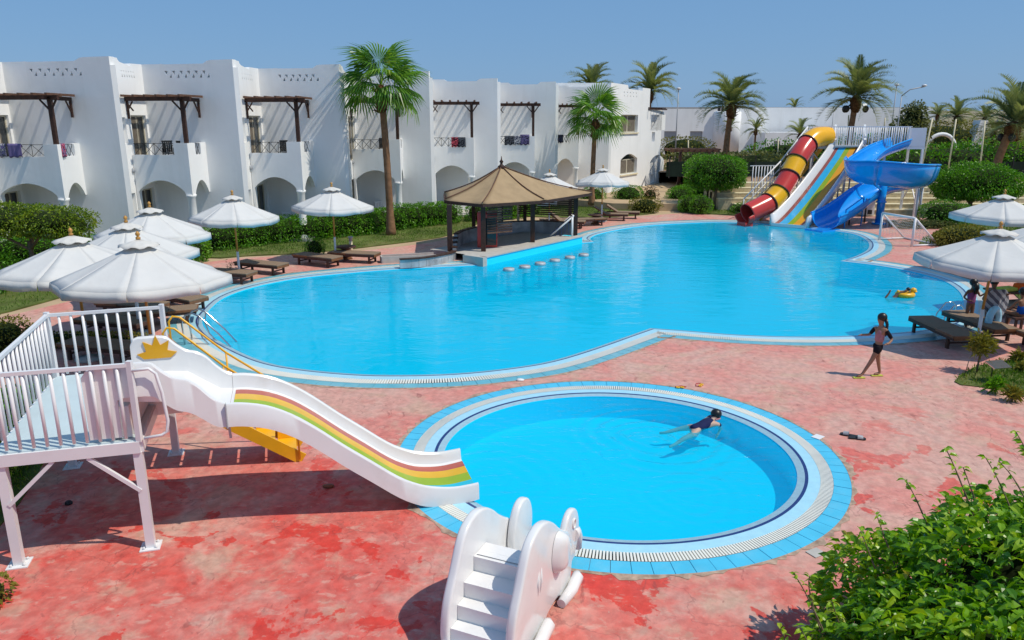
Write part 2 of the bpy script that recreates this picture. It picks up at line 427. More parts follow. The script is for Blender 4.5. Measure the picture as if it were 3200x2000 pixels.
M['glass'] = mat('dark window glass', (.025, .03, .032), .06, .6)
M['curtain'] = mat('taupe curtain', (.17, .145, .115), .9, .1, noise=.2, nscale=5)
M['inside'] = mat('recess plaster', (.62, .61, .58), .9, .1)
M['orange'] = mat('yellow orange gelcoat', (.86, .43, .006), .25, .5, noise=.04)
M['redgel'] = mat('red gelcoat', (.56, .045, .035), .22, .5, noise=.05)
M['yellow'] = mat('yellow paint', (.80, .42, .012), .35, .5, noise=.06, dirt=.12, dscale=4, dcol=(.4, .2, .05))
M['bluegel'] = mat('blue gelcoat', (.008, .30, .82), .18, .5, noise=.05, coat=.3)
M['bluegelin'] = mat('light blue gelcoat', (.006, .30, .80), .15, .5, noise=.04, coat=.3)

def translucent(m, k, c):
    n = m.node_tree; out = n.nodes['Material Output']; b = n.nodes['Principled BSDF']
    t = n.nodes.new('ShaderNodeBsdfTranslucent'); t.inputs[0].default_value = (*c, 1); x = n.nodes.new('ShaderNodeMixShader'); x.inputs[0].default_value = k
    n.links.new(b.outputs[0], x.inputs[1]); n.links.new(t.outputs[0], x.inputs[2]); n.links.new(x.outputs[0], out.inputs[0])
translucent(M['canvas'], .22, (.78, .75, .68)); translucent(M['canvascap'], .2, (.7, .6, .45))
# ================================================================ the setting
KC = (1.72, 11.5)
def ell(rx, ry, n=160): return [(KC[0]+rx*math.cos(2*PI*i/n), KC[1]+ry*math.sin(2*PI*i/n)) for i in range(n)]
PW = [(478,765),(490,740),(530,705),(600,680),(700,660),(820,647),(950,637),(1050,632),(1150,627),(1375,575),(1403,573),(1395,563),(1430,550),(1520,535),(1650,527),(1740,527),(1860,533),(1960,545),(2020,555),(2050,572),(2050,590),(2022,606),(1985,618),(2070,628),(2150,642),(2230,665),(2270,695),(2275,735),(2255,760),(2190,780),(2050,793),(1900,797),(1750,793),(1620,783),(1537,777),(1480,797),(1400,825),(1300,855),(1200,872),(1080,884),(950,888),(830,885),(700,872),(620,855),(550,825),(500,795)]
PW = [tuple(g(x*1.3228, y*1.3228, -.05)[:2]) for x, y in PW]
WE = smoothpoly(PW, 4, True, sharp=(8, 9, 10, 22, 34))
WE = ccw(WE)
OFF = [0, .12, .17, .38, .64, .92]
RINGS = [WE]+[offset(WE, d) for d in OFF[1:]]
KR = [(2.85, 2.68), (2.96, 2.78), (3.01, 2.83), (3.18, 3.02), (3.36, 3.22), (3.62, 3.51)]
KRINGS = [ell(*r_) for r_ in KR]

big = [(-1500, -60), (1500, -60), (1500, 420), (-1500, 420)]
mb = MB().sheet([big, RINGS[-1][::-1], KRINGS[-1][::-1]], -.03); struct(mb.build('ground', M['sand']))
struct(MB().sheet([[(-4000, 420), (4000, 420), (4000, 7000), (-4000, 7000)]], -.04).build('sea', M['sea']))
# red deck: outline walks round the lawns
DECK = [(-30, -3), (22, -3), (24, 11), (34, 14), (36, 30), (30, 41), (23, 43.4), (13, 43.6), (10.5, 45), (7.2, 43.4), (3, 42), (-1.2, 38.8), (-3.0, 34.8), (-5.2, 32.4), (-8.2, 30.6), (-11.2, 29.6), (-12.6, 27.0), (-13.6, 22), (-16, 19), (-24, 17.5), (-30, 17)]
mb = MB().sheet([smoothpoly(DECK, 3, True, sharp=(0, 1, 4, 20)), RINGS[-1][::-1], KRINGS[-1][::-1]], 0)
struct(mb.build('pool_deck', M['deck']))

def ringmesh(a, b, za, zb, mats, name, parent):
    n = len(a); m_ = MB(); m_.add([(p[0], p[1], za) for p in a]+[(p[0], p[1], zb) for p in b], [(i, i+n, (i+1) % n+n, (i+1) % n) for i in range(n)])
    return m_.build(name, mats, parent)
def resample(P, step):
    P = [Vector(p) for p in P]; n = len(P); L = [0]
    for i in range(n): L.append(L[-1]+(P[(i+1) % n]-P[i]).length)
    k = max(3, round(L[-1]/step)); out = []; j = 0
    for i in range(k):
        t = L[-1]*i/k
        while L[j+1] < t: j += 1
        f = (t-L[j])/(L[j+1]-L[j]); out.append((P[j].lerp(P[(j+1) % n], f), j, f))
    return out
def pool(rings, depth, wname, tiles, tmat, slat, bmat, wmat, rad):
    par = bpy.data.objects.new(wname, None); COL.objects.link(par); par['kind'] = 'structure'
    n = len(rings[0]); W0 = rings[0]
    zl = -.028
    b = MB()   # basin: walls with an inner step band and a floor
    b.add([(p[0], p[1], zl) for p in W0]+[(p[0], p[1], -depth) for p in W0], [(i, (i+1) % n, (i+1) % n+n, i+n) for i in range(n)])
    b.sheet([W0], -depth); b.build('basin', bmat, par)
    ringmesh(rings[0], rings[1], zl, -.004, M['lip'], 'lip', par)
    ringmesh(rings[1], rings[2], -.004, 0, M['navy'], 'navy_line', par)
    ringmesh(rings[2], rings[3], 0, 0, M['pale'], 'pale_band', par)
    ringmesh(rings[3], rings[4], -.06, -.06, M['gutter'], 'gutter', par)
    ringmesh(rings[4], rings[5], -.012, -.012, M['grout'], 'tile_bed', par)
    for a, zz in ((rings[3], 0), (rings[4], -.012)):
        k = len(a); MB().add([(p[0], p[1], -.06) for p in a]+[(p[0], p[1], zz) for p in a], [(i, (i+1) % k, (i+1) % k+k, i+k) for i in range(k)]).build('gutter_side', M['pale'], par)
    # crumbling mortar edge outside the tiles
    dense = resample(rings[5], .09); kd = len(dense); ph = [RNG.uniform(0, 6) for _ in range(4)]; vi = []; vo = []
    for i, (p, j, f) in enumerate(dense):
        a_, b_ = dense[i-1][0], dense[(i+1) % kd][0]; t_ = (b_-a_).normalized(); nrm = Vector((t_.y, -t_.x))
        w_ = max(.012, .045+.03*math.sin(i*.21+ph[0])+.025*math.sin(i*.67+ph[1])+.03*RNG.normal()); vi.append((*(p-nrm*.012), .0045)); vo.append((*(p+nrm*w_), .0045))
    MB().add(vi+vo, [(i, i+kd, (i+1) % kd+kd, (i+1) % kd) for i in range(kd)]).build('mortar_edge', M['mortar'], par)
    # grating slats across the gutter
    s = MB(); rs = resample(rings[3], slat)
    for p, j, f in rs:
        q = Vector(rings[4][j]).lerp(Vector(rings[4][(j+1) % n]), f); d = q-p
        if d.length > .5: continue
        tg = Vector((-d.y, d.x)).normalized()*slat*.31
        vs = [(*(p-tg), .004), (*(q-tg), .004), (*(q+tg), .004), (*(p+tg), .004), (*(p-tg), -.03), (*(q-tg), -.03), (*(q+tg), -.03), (*(p+tg), -.03)]
        s.add(vs, [(0, 1, 2, 3), (0, 4, 5, 1), (2, 6, 7, 3)])
    o = s.build('grating', M['grate'], par); o['kind'] = 'stuff'
    # outer course of square tiles, one mesh each, narrow joints
    rs = resample(rings[4], tiles); k = len(rs); cnt = 0; far = MB()
    for i in range(k):
        (p, j, f), (p2, j2, f2) = rs[i], rs[(i+1) % k]
        q = Vector(rings[5][j]).lerp(Vector(rings[5][(j+1) % n]), f); q2 = Vector(rings[5][j2]).lerp(Vector(rings[5][(j2+1) % n]), f2)
        if (q2-q).dot(p2-p) <= 0: continue
        c = (p+p2+q+q2)/4; z = RNG.uniform(-.001, .0025)
        vs = [Vector((*(c+(v-c)*.965), 0)) for v in (p, q, q2, p2)]
        o_ = MB() if cnt < 300 and c.y < 42 else far
        b0 = [Vector((v.x, v.y, z)) for v in vs]+[Vector((v.x, v.y, -.012)) for v in vs]
        o_.add(b0, [(0, 1, 2, 3), (4, 5, 1, 0), (5, 6, 2, 1), (6, 7, 3, 2), (7, 4, 0, 3)])
        if o_ is not far: o_.build('tile', tmat, par); cnt += 1
    if far.f: far.build('outer_tiles', tmat, par)['kind'] = 'stuff'
    return par
mp_ = pool(RINGS, 1.0, 'main_pool', .30, M['tilefar'], .055, M['basin'], M['water'], 1)
kp_ = pool(KRINGS, .48, 'childrens_pool', .245, M['tile'], .042, M['basin2'], M['water2'], 1)
struct(MB().sheet([WE], -.05).build('pool_water', M['water']))
# water of the round pool with real ring waves round the swimmer and the slide
def kidwater():
    nr, na = 110, 200; V = []; 
    rr = np.sqrt(np.linspace(0, 1, nr)); aa = np.linspace(0, 2*PI, na, endpoint=False)
    X = KC[0]+np.outer(rr, np.cos(aa))*2.86; Y = KC[1]+np.outer(rr, np.sin(aa))*2.69
    Z = np.zeros_like(X)
    for cx, cy, amp, wl, r0, wd in ((2.55, 12.3, .015, .30, 1.05, .5), (2.4, 12.2, .010, .22, .45, .3), (-.3, 10.6, .006, .3, .8, .8), (3.4, 12.6, .010, .2, .7, .4), (2.6, 10.0, .006, .25, .5, .6)):
        d = np.hypot((X-cx), (Y-cy)*1.0)+.05*np.sin(3*np.arctan2(Y-cy, X-cx)+cx)
        Z += amp*np.cos(2*PI*d/wl)*np.exp(-((d-r0)/wd)**2)
    edge = np.clip((1-np.outer(rr, np.ones(na)))*6, 0, 1); Z = -.045+Z*edge
    V = np.stack([X, Y, Z], -1).reshape(-1, 3); i, j = np.meshgrid(np.arange(1, nr-1), np.arange(na), indexing='ij')
    F = np.stack([i*na+j, (i+1)*na+j, (i+1)*na+(j+1) % na, i*na+(j+1) % na], -1).reshape(-1, 4)
    o = npmesh('round_pool_water', V, F, M['water2'], smooth=True)
    # centre cap
    me = o.data; bm = bmesh.new(); bm.from_mesh(me); bm.verts.ensure_lookup_table()
    bm.faces.new([bm.verts[na+k] for k in range(na)]); bmesh.ops.recalc_face_normals(bm, faces=bm.faces)
    loose = [v for v in bm.verts if not v.link_faces]; bmesh.ops.delete(bm, geom=loose, context='VERTS')
    bm.faces.ensure_lookup_table()
    if bm.faces[0].normal.z < 0: bmesh.ops.reverse_faces(bm, faces=bm.faces)
    bm.to_mesh(me); bm.free(); return o
struct(kidwater())

# higher sandy ground, terraces and open land behind
PATH = [(-6.5, 50), (3, 49.5), (6.2, 46.6), (9.5, 46.4), (12.2, 46.2), (12.4, 49.6), (12.4, 56), (20, 62), (20, 70), (-10, 70)]
mb = MB(); pa = smoothpoly(PATH, 2, True, sharp=(0, 4, 5, 6, 7, 8, 9)); mb.sheet([ccw(pa)], .42)
n_ = len(pa); pa = ccw(pa); mb.add([(p[0], p[1], .42) for p in pa]+[(p[0], p[1], -.05) for p in pa], [(i+n_, (i+1) % n_+n_, (i+1) % n_, i) for i in range(n_)])
struct(mb.build('sandy_path', M['sand']))
st = bpy.data.objects.new('terrace_steps', None); COL.objects.link(st); st['kind'] = 'structure'
for i in range(6):
    y0 = 44.6+.82*i; z1 = .25*(i+1); x0 = 12.6 if i > 1 else 13.4
    MB().box(((x0+46)/2, y0+.6, z1/2-.05), (46-x0, 1.2+.02*i, z1+.06), mi=0).build('step', M['creamdark'], st)
    MB().box(((x0+46)/2, y0+.17, z1-.006), (46-x0+.04, .42, .05)).build('lit_edge', M['cream'], st)  # paler strip on each tread, its sunlit edge put into the colour
mb = MB(); mb.add([(12.5, 49.3, 1.45), (60, 49.3, 1.45), (400, 120, 1.45), (400, 420, 1.2), (-400, 420, 1.2), (-400, 66, 1.2), (12.5, 62, 1.3)], [(0, 1, 2, 3, 4, 5, 6)])
struct(mb.build('rear_field', M['dirt']))
# lawns with a soil sheet each; blades follow in the planting section
LAWNS = {
 'l': [(-30, 17.3), (-24, 17.9), (-16, 19.4), (-14.2, 22.2), (-13.4, 27.2), (-12.4, 30), (-14, 33), (-24, 33), (-30, 30)],
 'c': [(-12.3, 29.9), (-10.8, 30.3), (-8.2, 31.2), (-5.6, 33.2), (-3.4, 35.4), (-2.2, 38.4), (-1.6, 41), (0.2, 43.5), (0.5, 45.6), (-5, 41.8), (-9, 38), (-14, 35), (-16, 32.5)],
 'm': [(3.6, 42.8), (7.2, 44), (8.6, 45.6), (6, 47.5), (2.6, 49.0), (0.8, 46), (.4, 43.8)],
 'b': [(10.2, 45.6), (12.6, 44.3), (13.3, 44.0), (13.3, 48.5), (12.3, 48.5), (11, 47.6)],
 'r': [(9.3, 14.95), (9.9, 14.5), (10.9, 13.6), (16, 12), (22, 13), (22, 16.5), (13.5, 16.5), (11, 16.3)],
 's': [(18.2, 33.4), (21, 32.6), (25, 31), (30, 33), (30, 43), (24.6, 43.2), (22.4, 38.8)],
 'q': [(-12, 3), (-7.2, 7.8), (-6.9, 9), (-7.7, 11.5), (-9.2, 13.8), (-12, 14.8), (-20, 14.5), (-20, 3)],
 'p': [(15.0, 19.2), (15.6, 22.5), (17.5, 25), (24, 27), (24, 17), (18, 16.8)],
}
for k_, P_ in LAWNS.items():
    sh_ = () if k_ not in 'qr' else ()
    pts_ = ccw(smoothpoly(P_, 3)); mb = MB().sheet([pts_], .022); n_ = len(pts_)
    mb.add([(p[0], p[1], .022) for p in pts_]+[(p[0], p[1], -.02) for p in pts_], [(i+n_, (i+1) % n_+n_, (i+1) % n_, i) for i in range(n_)])
    struct(mb.build('lawn', M['lawn'])); LAWNS[k_] = pts_

# ================================================================ the hotel row: staggered bays
CI = [  # outer fin corner, inner corner (plan)
    ((-20.9, 30.1), (-20.2, 31.6)), ((-16.15, 31.8), (-15.45, 33.3)), ((-11.75, 33.3), (-11.2, 34.8)), ((-7.9, 36.1), (-7.45, 37.6)),
    ((-4.32, 41.0), (-4.24, 42.5)), ((-.85, 45.4), (-.80, 46.9)), ((2.75, 49.2), (2.86, 50.7)), ((6.72, 53.58), (6.72, 54.9))]
def inner(px_, k, sl=.15):
    """inner corner of bay k: on the sight line of px_, the long wall running almost square to the view"""
    r_ = ray(px_, 300); r_ = Vector((r_.x, r_.y)); c2 = Vector(CI[k+1][0]); dd = Vector((1, -sl)).normalized()
    det = dd.x*(-r_.y)+r_.x*dd.y; s = (c2.x*r_.y-r_.x*c2.y)/det; return tuple(c2+dd*s)
for k_, px_, sl_ in ((0, 22, .17), (1, 453, .16), (2, 813, .12), (3, 1107, .08), (4, 1352, .05), (5, 1556, .04), (6, 1739, .04)):
    CI[k_] = (CI[k_][0], inner(px_, k_, sl_))
def arch(x0, x1, zs, rise, n=14):
    return [(x0+(x1-x0)*i/n, zs+rise*math.sin(PI*i/n)**.8) for i in range(n+1)]
def rect(x0, x1, z0, z1): return [(x0, z0), (x1, z0), (x1, z1), (x0, z1)]
def tri(x, z, w_, h): return [(x-w_/2, z+(h/2)), (x, z-(h/2)), (x+w_/2, z+h/2)]
def glazed(par, M_, x0, x1, z0, z1, dep=.12, curtain=.55, name='balcony_door'):
    """frame, two panes and a drawn curtain set back in an opening"""
    w_ = x1-x0; f = MB()
    for a, b_ in (((x0, z0), (x0+.07, z1)), ((x1-.07, z0), (x1, z1)), ((x0+.07, z1-.07), (x1-.07, z1)), ((x0+.07, z0), (x1-.07, z0+.05)), ((x0+w_*.48, z0+.05), (x0+w_*.54, z1-.07))):
        f.box(((a[0]+b_[0])/2, dep, (a[1]+b_[1])/2), (b_[0]-a[0], .06, b_[1]-a[1]), M=M_)
    fo = f.build(name, M['cream2'], par)
    MB().box(((x0+x0+w_*.48)/2, dep+.01, (z0+z1)/2), (w_*.48-.075, .015, z1-z0-.13), M=M_).build('pane', M['glass'], fo, world=False) if False else None
    for a, b_ in ((x0+.07, x0+w_*.48), (x0+w_*.54, x1-.07)):
        m_ = MB().box(((a+b_)/2, dep+.012, (z0+z1)/2), (b_-a, .012, z1-z0-.13), M=M_); o = m_.build('pane', M['glass'], par); reparent(o, fo)
    if curtain:
        m_ = MB(); k = 9; cx0 = x1-.09-w_*curtain; vs = []
        for i in range(k*2+1):
            x = cx0+(x1-.09-cx0)*i/(2*k); y = dep-.008-(.03 if i % 2 else 0)
            vs += [(x, y, z0+.06), (x, y, z1-.1)]
        m_.add(vs, [(2*i, 2*i+2, 2*i+3, 2*i+1) for i in range(2*k)], M=M_); o = m_.build('curtain', M['curtain'], par); reparent(o, fo)
    return fo
def reparent(o, p):
    o.parent = p
M['cream2'] = mat('cream window frame', (.55, .50, .38), .5, .4)
M['walllow'] = M['white']

def bay(k, label, full=True, wbf=.62, cham=False):
    C, I = [Vector(p) for p in CI[k]]; C2 = Vector(CI[k+1][0]); 
    par = thing('hotel_bay', label, 'building', (C.x, C.y, 0), 0, 'white two storey hotel bays in a row')
    z0 = -.1
    a = (C2-I); W_ = a.length; a.normalize(); b = (I-C); L_ = b.length; b.normalize()
    P = lambda s, t, z=0: Vector((I.x+a.x*s-b.x*t, I.y+a.y*s-b.y*t, z))
    th = .3
    # --- return wall (faces right). local x from I (0) towards C so that +y runs into the block
    Mr = frame((C.x-I.x, C.y-I.y, 0), (I.x, I.y, 0))   # x: I->C ; y = z cross x
    # x runs from the inner corner out to the fin corner; y points into the block (left)
    toC = lambda u: L_*(1-u)      # u = 0 at fin corner, 1 at inner corner
    yl = (Mr.to_3x3() @ Vector((0, 1, 0)))
    sgn = 1 if yl.x < 0 else -1
    hi = 7.82 if k < 4 else 7.70; md = 7.62 if k < 4 else 7.6
    eC = toC(0)-(.03 if k < 2 else .09)
    prof = [(toC(1), z0), (eC, z0), (eC, hi-.004), (toC(.24), hi-.02), (toC(.26), hi-.1), (toC(.31), hi-.17), (toC(.62), md-.08), (toC(.64), md+.02), (toC(1), md+.04)]
    holes = []
    if k < 4:
        holes.append(rect(toC(.94), toC(.44), 3.36, 5.55))
        holes.append(rect(toC(.27), toC(.12), 4.4, 5.46)); holes.append(rect(toC(.28), toC(.13), 1.0, 2.35))
        for i in range(6):
            u = .34+.075*i; holes.append([(toC(u)-.0, 7.33), (toC(u)+.03, 7.24), (toC(u)+.06, 7.33)]); 
            holes.append([(toC(u)-.05, 7.08), (toC(u)+.01, 7.2), (toC(u)+.03, 7.08)])
        holes.append(rect(toC(.92), toC(.46), .15, 2.45))
    walls = MB()
    tth = th*sgn
    if sgn > 0: walls.panel(Mr, prof, holes, th)
    else: walls.panel(Mr, prof, holes, -th)
    # --- long wall
    Ml = frame((a.x, a.y, 0), (I.x, I.y, 0))
    ztop = [(W_, z0), (W_, hi), (W_*.76, hi-.02), (W_*.73, hi-.04), (W_*.68, hi-.16), (W_*.26, hi-.17), (W_*.22, hi-.15), (W_*.18, md+.04), (0, md+.04)]
    holes = []
    if k < 4:
        for i in range(6):
            x = W_*(.27+.083*i); holes.append([(x-.10, 7.38), (x+.01, 7.22), (x+.06, 7.38)]); holes.append([(x+.11, 7.10), (x+.22, 7.26), (x+.24, 7.10)])
    walls.panel(Ml, [(0, z0)]+ztop, holes, th)
    # inner returns, roof slab, blank rear so the block is solid from any side
    back = 7.5; q = [Vector((I.x, I.y)), C2, C2+Vector((-.5, 1)).normalized()*back, I+Vector((-.5, 1)).normalized()*back]
    wm = M['white']
    wo = walls.build('wall', wm, par); 
    rb = MB(); q0 = [v+Vector((-.05, .12)) for v in q]
    rb.sheet([[(v.x, v.y) for v in ([Vector((C.x, C.y))+Vector((-.25, .1))]+q0)]], 6.95)
    rb.build('roof', M['concrete'], par)
    rb = MB()
    for A_, B_ in ((q[2], q[1]), (q[3], q[2])):
        d = (B_-A_); rb.panel(frame((d.x, d.y, 0), (A_.x, A_.y, 0)), rect(0, d.length, z0, 7.5), [], .2)
    rb.build('rear_wall', wm, par)
    # --- balcony
    tb = min(L_*.68, 2.15); wb = W_*wbf; zf = 3.36; zp = 3.93; zr = 4.42
    Mf = frame((a.x, a.y, 0), P(0, tb)); bf = MB()
    u0 = .02
    outer = [(u0, z0), (.12, z0), (.12, 2.35)]+[(x, z) for x, z in arch(.14, wb-.34, 2.42, .46)]+[(wb-.3, 2.30), (wb, 2.30), (wb, zr), (wb-.62, zr), (wb-.64, zr-.02), (wb-.64, zp), (u0, zp)]
    bf.panel(Mf, outer, [], .2)
    Ms = frame((b.x, b.y, 0), P(wb, tb)); x1 = tb
    outer = [(.2, 2.30)]+[(x, z) for x, z in arch(.26, x1-.08, 2.30, .56)]+[(x1, 2.30), (x1, zr), (x1-.42, zr), (x1-.44, zr-.03), (x1-.44, zp), (.62, zp), (.6, zr), (.2, zr)]
    bf.panel(Ms, outer, [], .18)
    bf.build('balcony_parapet', wm, par)
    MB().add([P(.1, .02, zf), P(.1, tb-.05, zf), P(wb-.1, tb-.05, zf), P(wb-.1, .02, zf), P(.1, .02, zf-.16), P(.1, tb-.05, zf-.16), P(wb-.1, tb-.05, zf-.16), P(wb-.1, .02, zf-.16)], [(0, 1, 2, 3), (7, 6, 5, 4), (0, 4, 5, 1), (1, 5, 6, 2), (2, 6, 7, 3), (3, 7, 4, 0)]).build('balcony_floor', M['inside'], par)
    cc = P(wb-.16, tb-.16); MB().lathe([(.22, -.1), (.22, .1), (.175, .16), (.165, 2.15), (.2, 2.2), (.22, 2.298)], (cc.x, cc.y, 0), 18).build('column', wm, par)
    # terrace slab at the foot
    MB().add([P(-.02, .0, .14), P(-.02, tb+.25, .14), P(wb+.25, tb+.25, .14), P(wb+.25, 0, .14)]+[P(-.02, .0, -.05), P(-.02, tb+.25, -.05), P(wb+.25, tb+.25, -.05), P(wb+.25, 0, -.05)], [(0, 1, 2, 3), (1, 0, 4, 5), (2, 1, 5, 6), (3, 2, 6, 7)]).build('terrace_slab', M['concrete'], par)
    # --- railing: thin black crosses
    rl = MB(); nx = 4 if full else 3; xa, xb = .1, wb-.64
    fr = lambda x, z: Mf @ Vector((x, .08, z)); r_ = .011 if k < 5 else .013
    rl.tube(fr(xa, zr-.02), fr(xb, zr-.02), r_, n=4, cap=False)
    for i in range(nx):
        p0, p1 = xa+(xb-xa)*i/nx, xa+(xb-xa)*(i+1)/nx
        rl.tube(fr(p0, zp), fr(p1, zr-.02), r_, n=4, cap=False); rl.tube(fr(p1, zp), fr(p0, zr-.02), r_, n=4, cap=False); rl.tube(fr(p1, zp), fr(p1, zr), r_, n=4, cap=False)
    rl.build('railing', M['iron'], par); rl = MB()
    sr = lambda x, z: Ms @ Vector((x, .07, z)); xs = [.62, (.62+x1-.44)/2, x1-.44] if x1 > 1.1 else [.62, x1-.44]
    for i in range(len(xs)-1):
        rl.tube(sr(xs[i], zp), sr(xs[i+1], zr-.02), r_, n=4, cap=False); rl.tube(sr(xs[i+1], zp), sr(xs[i], zr-.02), r_, n=4, cap=False)
    rl.tube(sr(xs[0], zr-.02), sr(xs[-1], zr-.02), r_, n=4, cap=False)
    rl.build('side_railing', M['iron'], par)
    # --- doors
    if sgn > 0: Mg = Mr
    else: Mg = Mr @ Matrix.Diagonal((1, -1, 1, 1))
    if k < 4:
        glazed(par, Mg, toC(.94), toC(.44), 3.36, 5.55, .14)
        glazed(par, Mg, toC(.92), toC(.46), .15, 2.45, .14, name='terrace_door')
    # backing behind slots so the wall reads as a deep recess
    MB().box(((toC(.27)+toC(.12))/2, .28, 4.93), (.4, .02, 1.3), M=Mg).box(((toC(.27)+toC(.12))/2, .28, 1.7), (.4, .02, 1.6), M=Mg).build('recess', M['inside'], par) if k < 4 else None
    # --- pergola of dark timber
    pg = thing('x', None, None, (0, 0, 0)); bpy.data.objects.remove(pg)
    zt = 6.2 if k < 3 else 6.27
    b1 = MB().beam(P(-.05, tb-.02, zt), P(wb+.34, tb-.02, zt), .10, .17)
    po = b1.build('pergola', M['brown'], par)
    def sub(m_, nm, mm='brown'):
        o = m_.build(nm, M[mm], par); o.parent = po
    sub(MB().beam(P(wb-.1, tb+.3, zt-.02), P(wb-.1, .02, zt-.02), .10, .15), 'side_beam')
    nr = 6
    for i in range(nr):
        s_ = .12+(wb-.05)*i/(nr-1)
        sub(MB().beam(P(s_, .03, zt+.12), P(s_, tb+.38, zt+.12), .09, .09), 'rafter', 'brownlit')
    sub(MB().beam(P(wb-.1, tb-.13, zr), P(wb-.1, tb-.13, zt-.06), .15, .15), 'post')
    for s0, s1 in ((wb-.1, wb-.5), (wb-.1, wb+.22)):
        sub(MB().beam(P(s0, tb-.1, zt-.52), P(s1, tb-.06, zt-.08), .05, .06), 'brace')
    sub(MB().beam(P(.06, tb, zt-.5), P(.34, tb, zt-.1), .04, .05).beam(P(.34, tb, zt-.48), P(.06, tb, zt-.12), .04, .05), 'brace')
    sub(MB().beam(P(wb-.1, .07, zt-.75), P(wb-.1, .07, zt-.08), .08, .08).beam(P(wb-.1, .06, zt-.6), P(wb-.1, .42, zt-.1), .05, .05), 'wall_bracket')
    sub(MB().beam(P(.05, tb-.08, zt-.8), P(.05, tb-.08, zt-.08), .07, .07), 'wall_bracket')
    # wall lamp
    lp = P(.03, tb+.08, 3.2); MB().lathe([(.05, 0), (.07, .06), (.05, .16), (.02, .2)], tuple(lp), 8).build('wall_lamp', M['grey'], par)
    return par, P, wb, tb
bays = []
labs = ['white hotel bay cut by the left edge of the photo, towels along its balcony',
        'white hotel bay second from the left, two black chairs on its balcony',
        'white hotel bay third from the left, one black chair on its balcony',
        'white hotel bay behind the tall fan palm trunk',
        'white hotel bay left of the bar roof, pink and black towels on its balcony',
        'white hotel bay right above the bar roof with dark clothes on the balcony rail',
        'narrow white hotel bay behind the shorter fan palm']
for k in range(7):
    bays.append(bay(k, labs[k], wbf=.62 if k < 6 else .42))

# ---------------- end block with the lit gable
C7 = Vector((6.75, 53.6)); C8 = Vector((10.55, 59.9)); C9 = Vector((12.15, 62.2))
eb = thing('end_house', 'white end building of the row with arched ground floor window and corner tower', 'building', (8, 56, 0))
zg = .3
d = C8-C7; Lg = d.length; Mg = frame((d.x, d.y, 0), (C7.x, C7.y, 0))
def up(pxx, pyy):
    """point of the photo on the gable plane -> (distance along, height)"""
    r_ = ray(pxx, pyy); dd = d.normalized()
    # solve C7 + s*dd = t*r
    det = dd.x*(-r_.y)-dd.y*(-r_.x); s = ((-C7.x)*(-r_.y)-(-C7.y)*(-r_.x))/det; t = (C7.x+dd.x*s)/r_.x
    return (s, CAM_H+r_.z*t)
w1 = [up(1939, 415), up(1992, 415), up(1992, 359), up(1939, 359)]
a0, a1 = up(1938, 547), up(1989, 547); zc = up(1964, 481)[1]; zs = up(1964, 497)[1]
wa = [(a0[0], a0[1]), (a1[0], a0[1])]+[(a1[0]+(a0[0]-a1[0])*i/12, zs+(zc-zs)*math.sin(PI*i/12)) for i in range(13)]
w1 = [(w1[0][0], w1[0][1]), (w1[1][0], w1[0][1]), (w1[1][0], w1[2][1]), (w1[0][0], w1[2][1])]
o1, o2 = up(2033, 408), up(2081, 346); o3, o4 = up(2030, 540), up(2076, 480)
tl = (C9-C8).length+Lg
zt_ = up(2060, 344)[1]
dh = []
for i in range(5):
    x = up(1949+9.5*i, 298)[0]; dh += [[(x, 7.33), (x+.12, 7.2), (x+.2, 7.33)], [(x+.08, 7.02), (x+.15, 7.14), (x+.24, 7.02)]]
out = [(0, zg), (tl, zg), (tl, zt_), (Lg, zt_), (Lg, 7.70), (Lg-1.55, 7.72), (Lg-1.6, 7.5), (Lg*.42, 7.55), (Lg*.40, 7.8), (0, 7.85)]
hole1 = [(o1[0], o1[1]), (o2[0], o1[1]), (o2[0], zt_-.35), (o1[0], zt_-.35)]
n1 = [(o1[0]+.35, o1[1]-.85), (o1[0]+1.0, o1[1]-.85), (o1[0]+1.0, o1[1]-.12), (o1[0]+.35, o1[1]-.12)]
hole2 = [(o3[0], o3[1]), (o4[0], o3[1])]+[(o4[0]+(o3[0]-o4[0])*i/10, o4[1]-.55+.5*math.sin(PI*i/10)**.8) for i in range(11)]
n2 = [(o3[0]+.3, o3[1]-.8), (o3[0]+1.0, o3[1]-.8), (o3[0]+1.0, o3[1]-.15), (o3[0]+.3, o3[1]-.15)]
MB().panel(Mg, out, [w1, wa, hole1, hole2, n1, n2]+dh, .35).build('gable_wall', M['white'], eb)
L6 = Vector((CI[7][1][0]-1.2, CI[7][1][1]-1.2))
W6 = Vector((2.95, 54.1)); d6 = C7+Vector((-.1, .4))-W6
Me = frame((d6.x, d6.y, 0), (W6.x, W6.y, 0)); MB().panel(Me, [(0, 0), (d6.length, 0), (d6.length, 7.85), (0, 7.85)], [], .3).build('wall', M['white'], eb)
dn = Vector((-d.y, d.x)).normalized()
bk = [W6, C7, C8, C8+dn*6, W6+dn*6]
MB().sheet([[(v.x, v.y) for v in [p+dn*.1 for p in bk]]], 7.0).build('roof', M['concrete'], eb)
dd_ = dn*6; MB().panel(frame((dd_.x, dd_.y, 0), (C8.x, C8.y, 0)), [(.36, zg), (6, zg), (6, 7.7), (.36, 7.7)], [], .3).build('side_wall', M['white'], eb)
dt = dn*1.9; tp = C9
MB().panel(frame((dt.x, dt.y, 0), (tp.x-d.normalized().x*.3, tp.y-d.normalized().y*.3, 0)), [(.36, zg), (1.9, zg), (1.9, zt_), (1.4, zt_), (1.4, 4.4), (.9, 4.4), (.9, zt_-.3), (.36, zt_-.3)], [], .28).build('tower_wall', M['white'], eb)
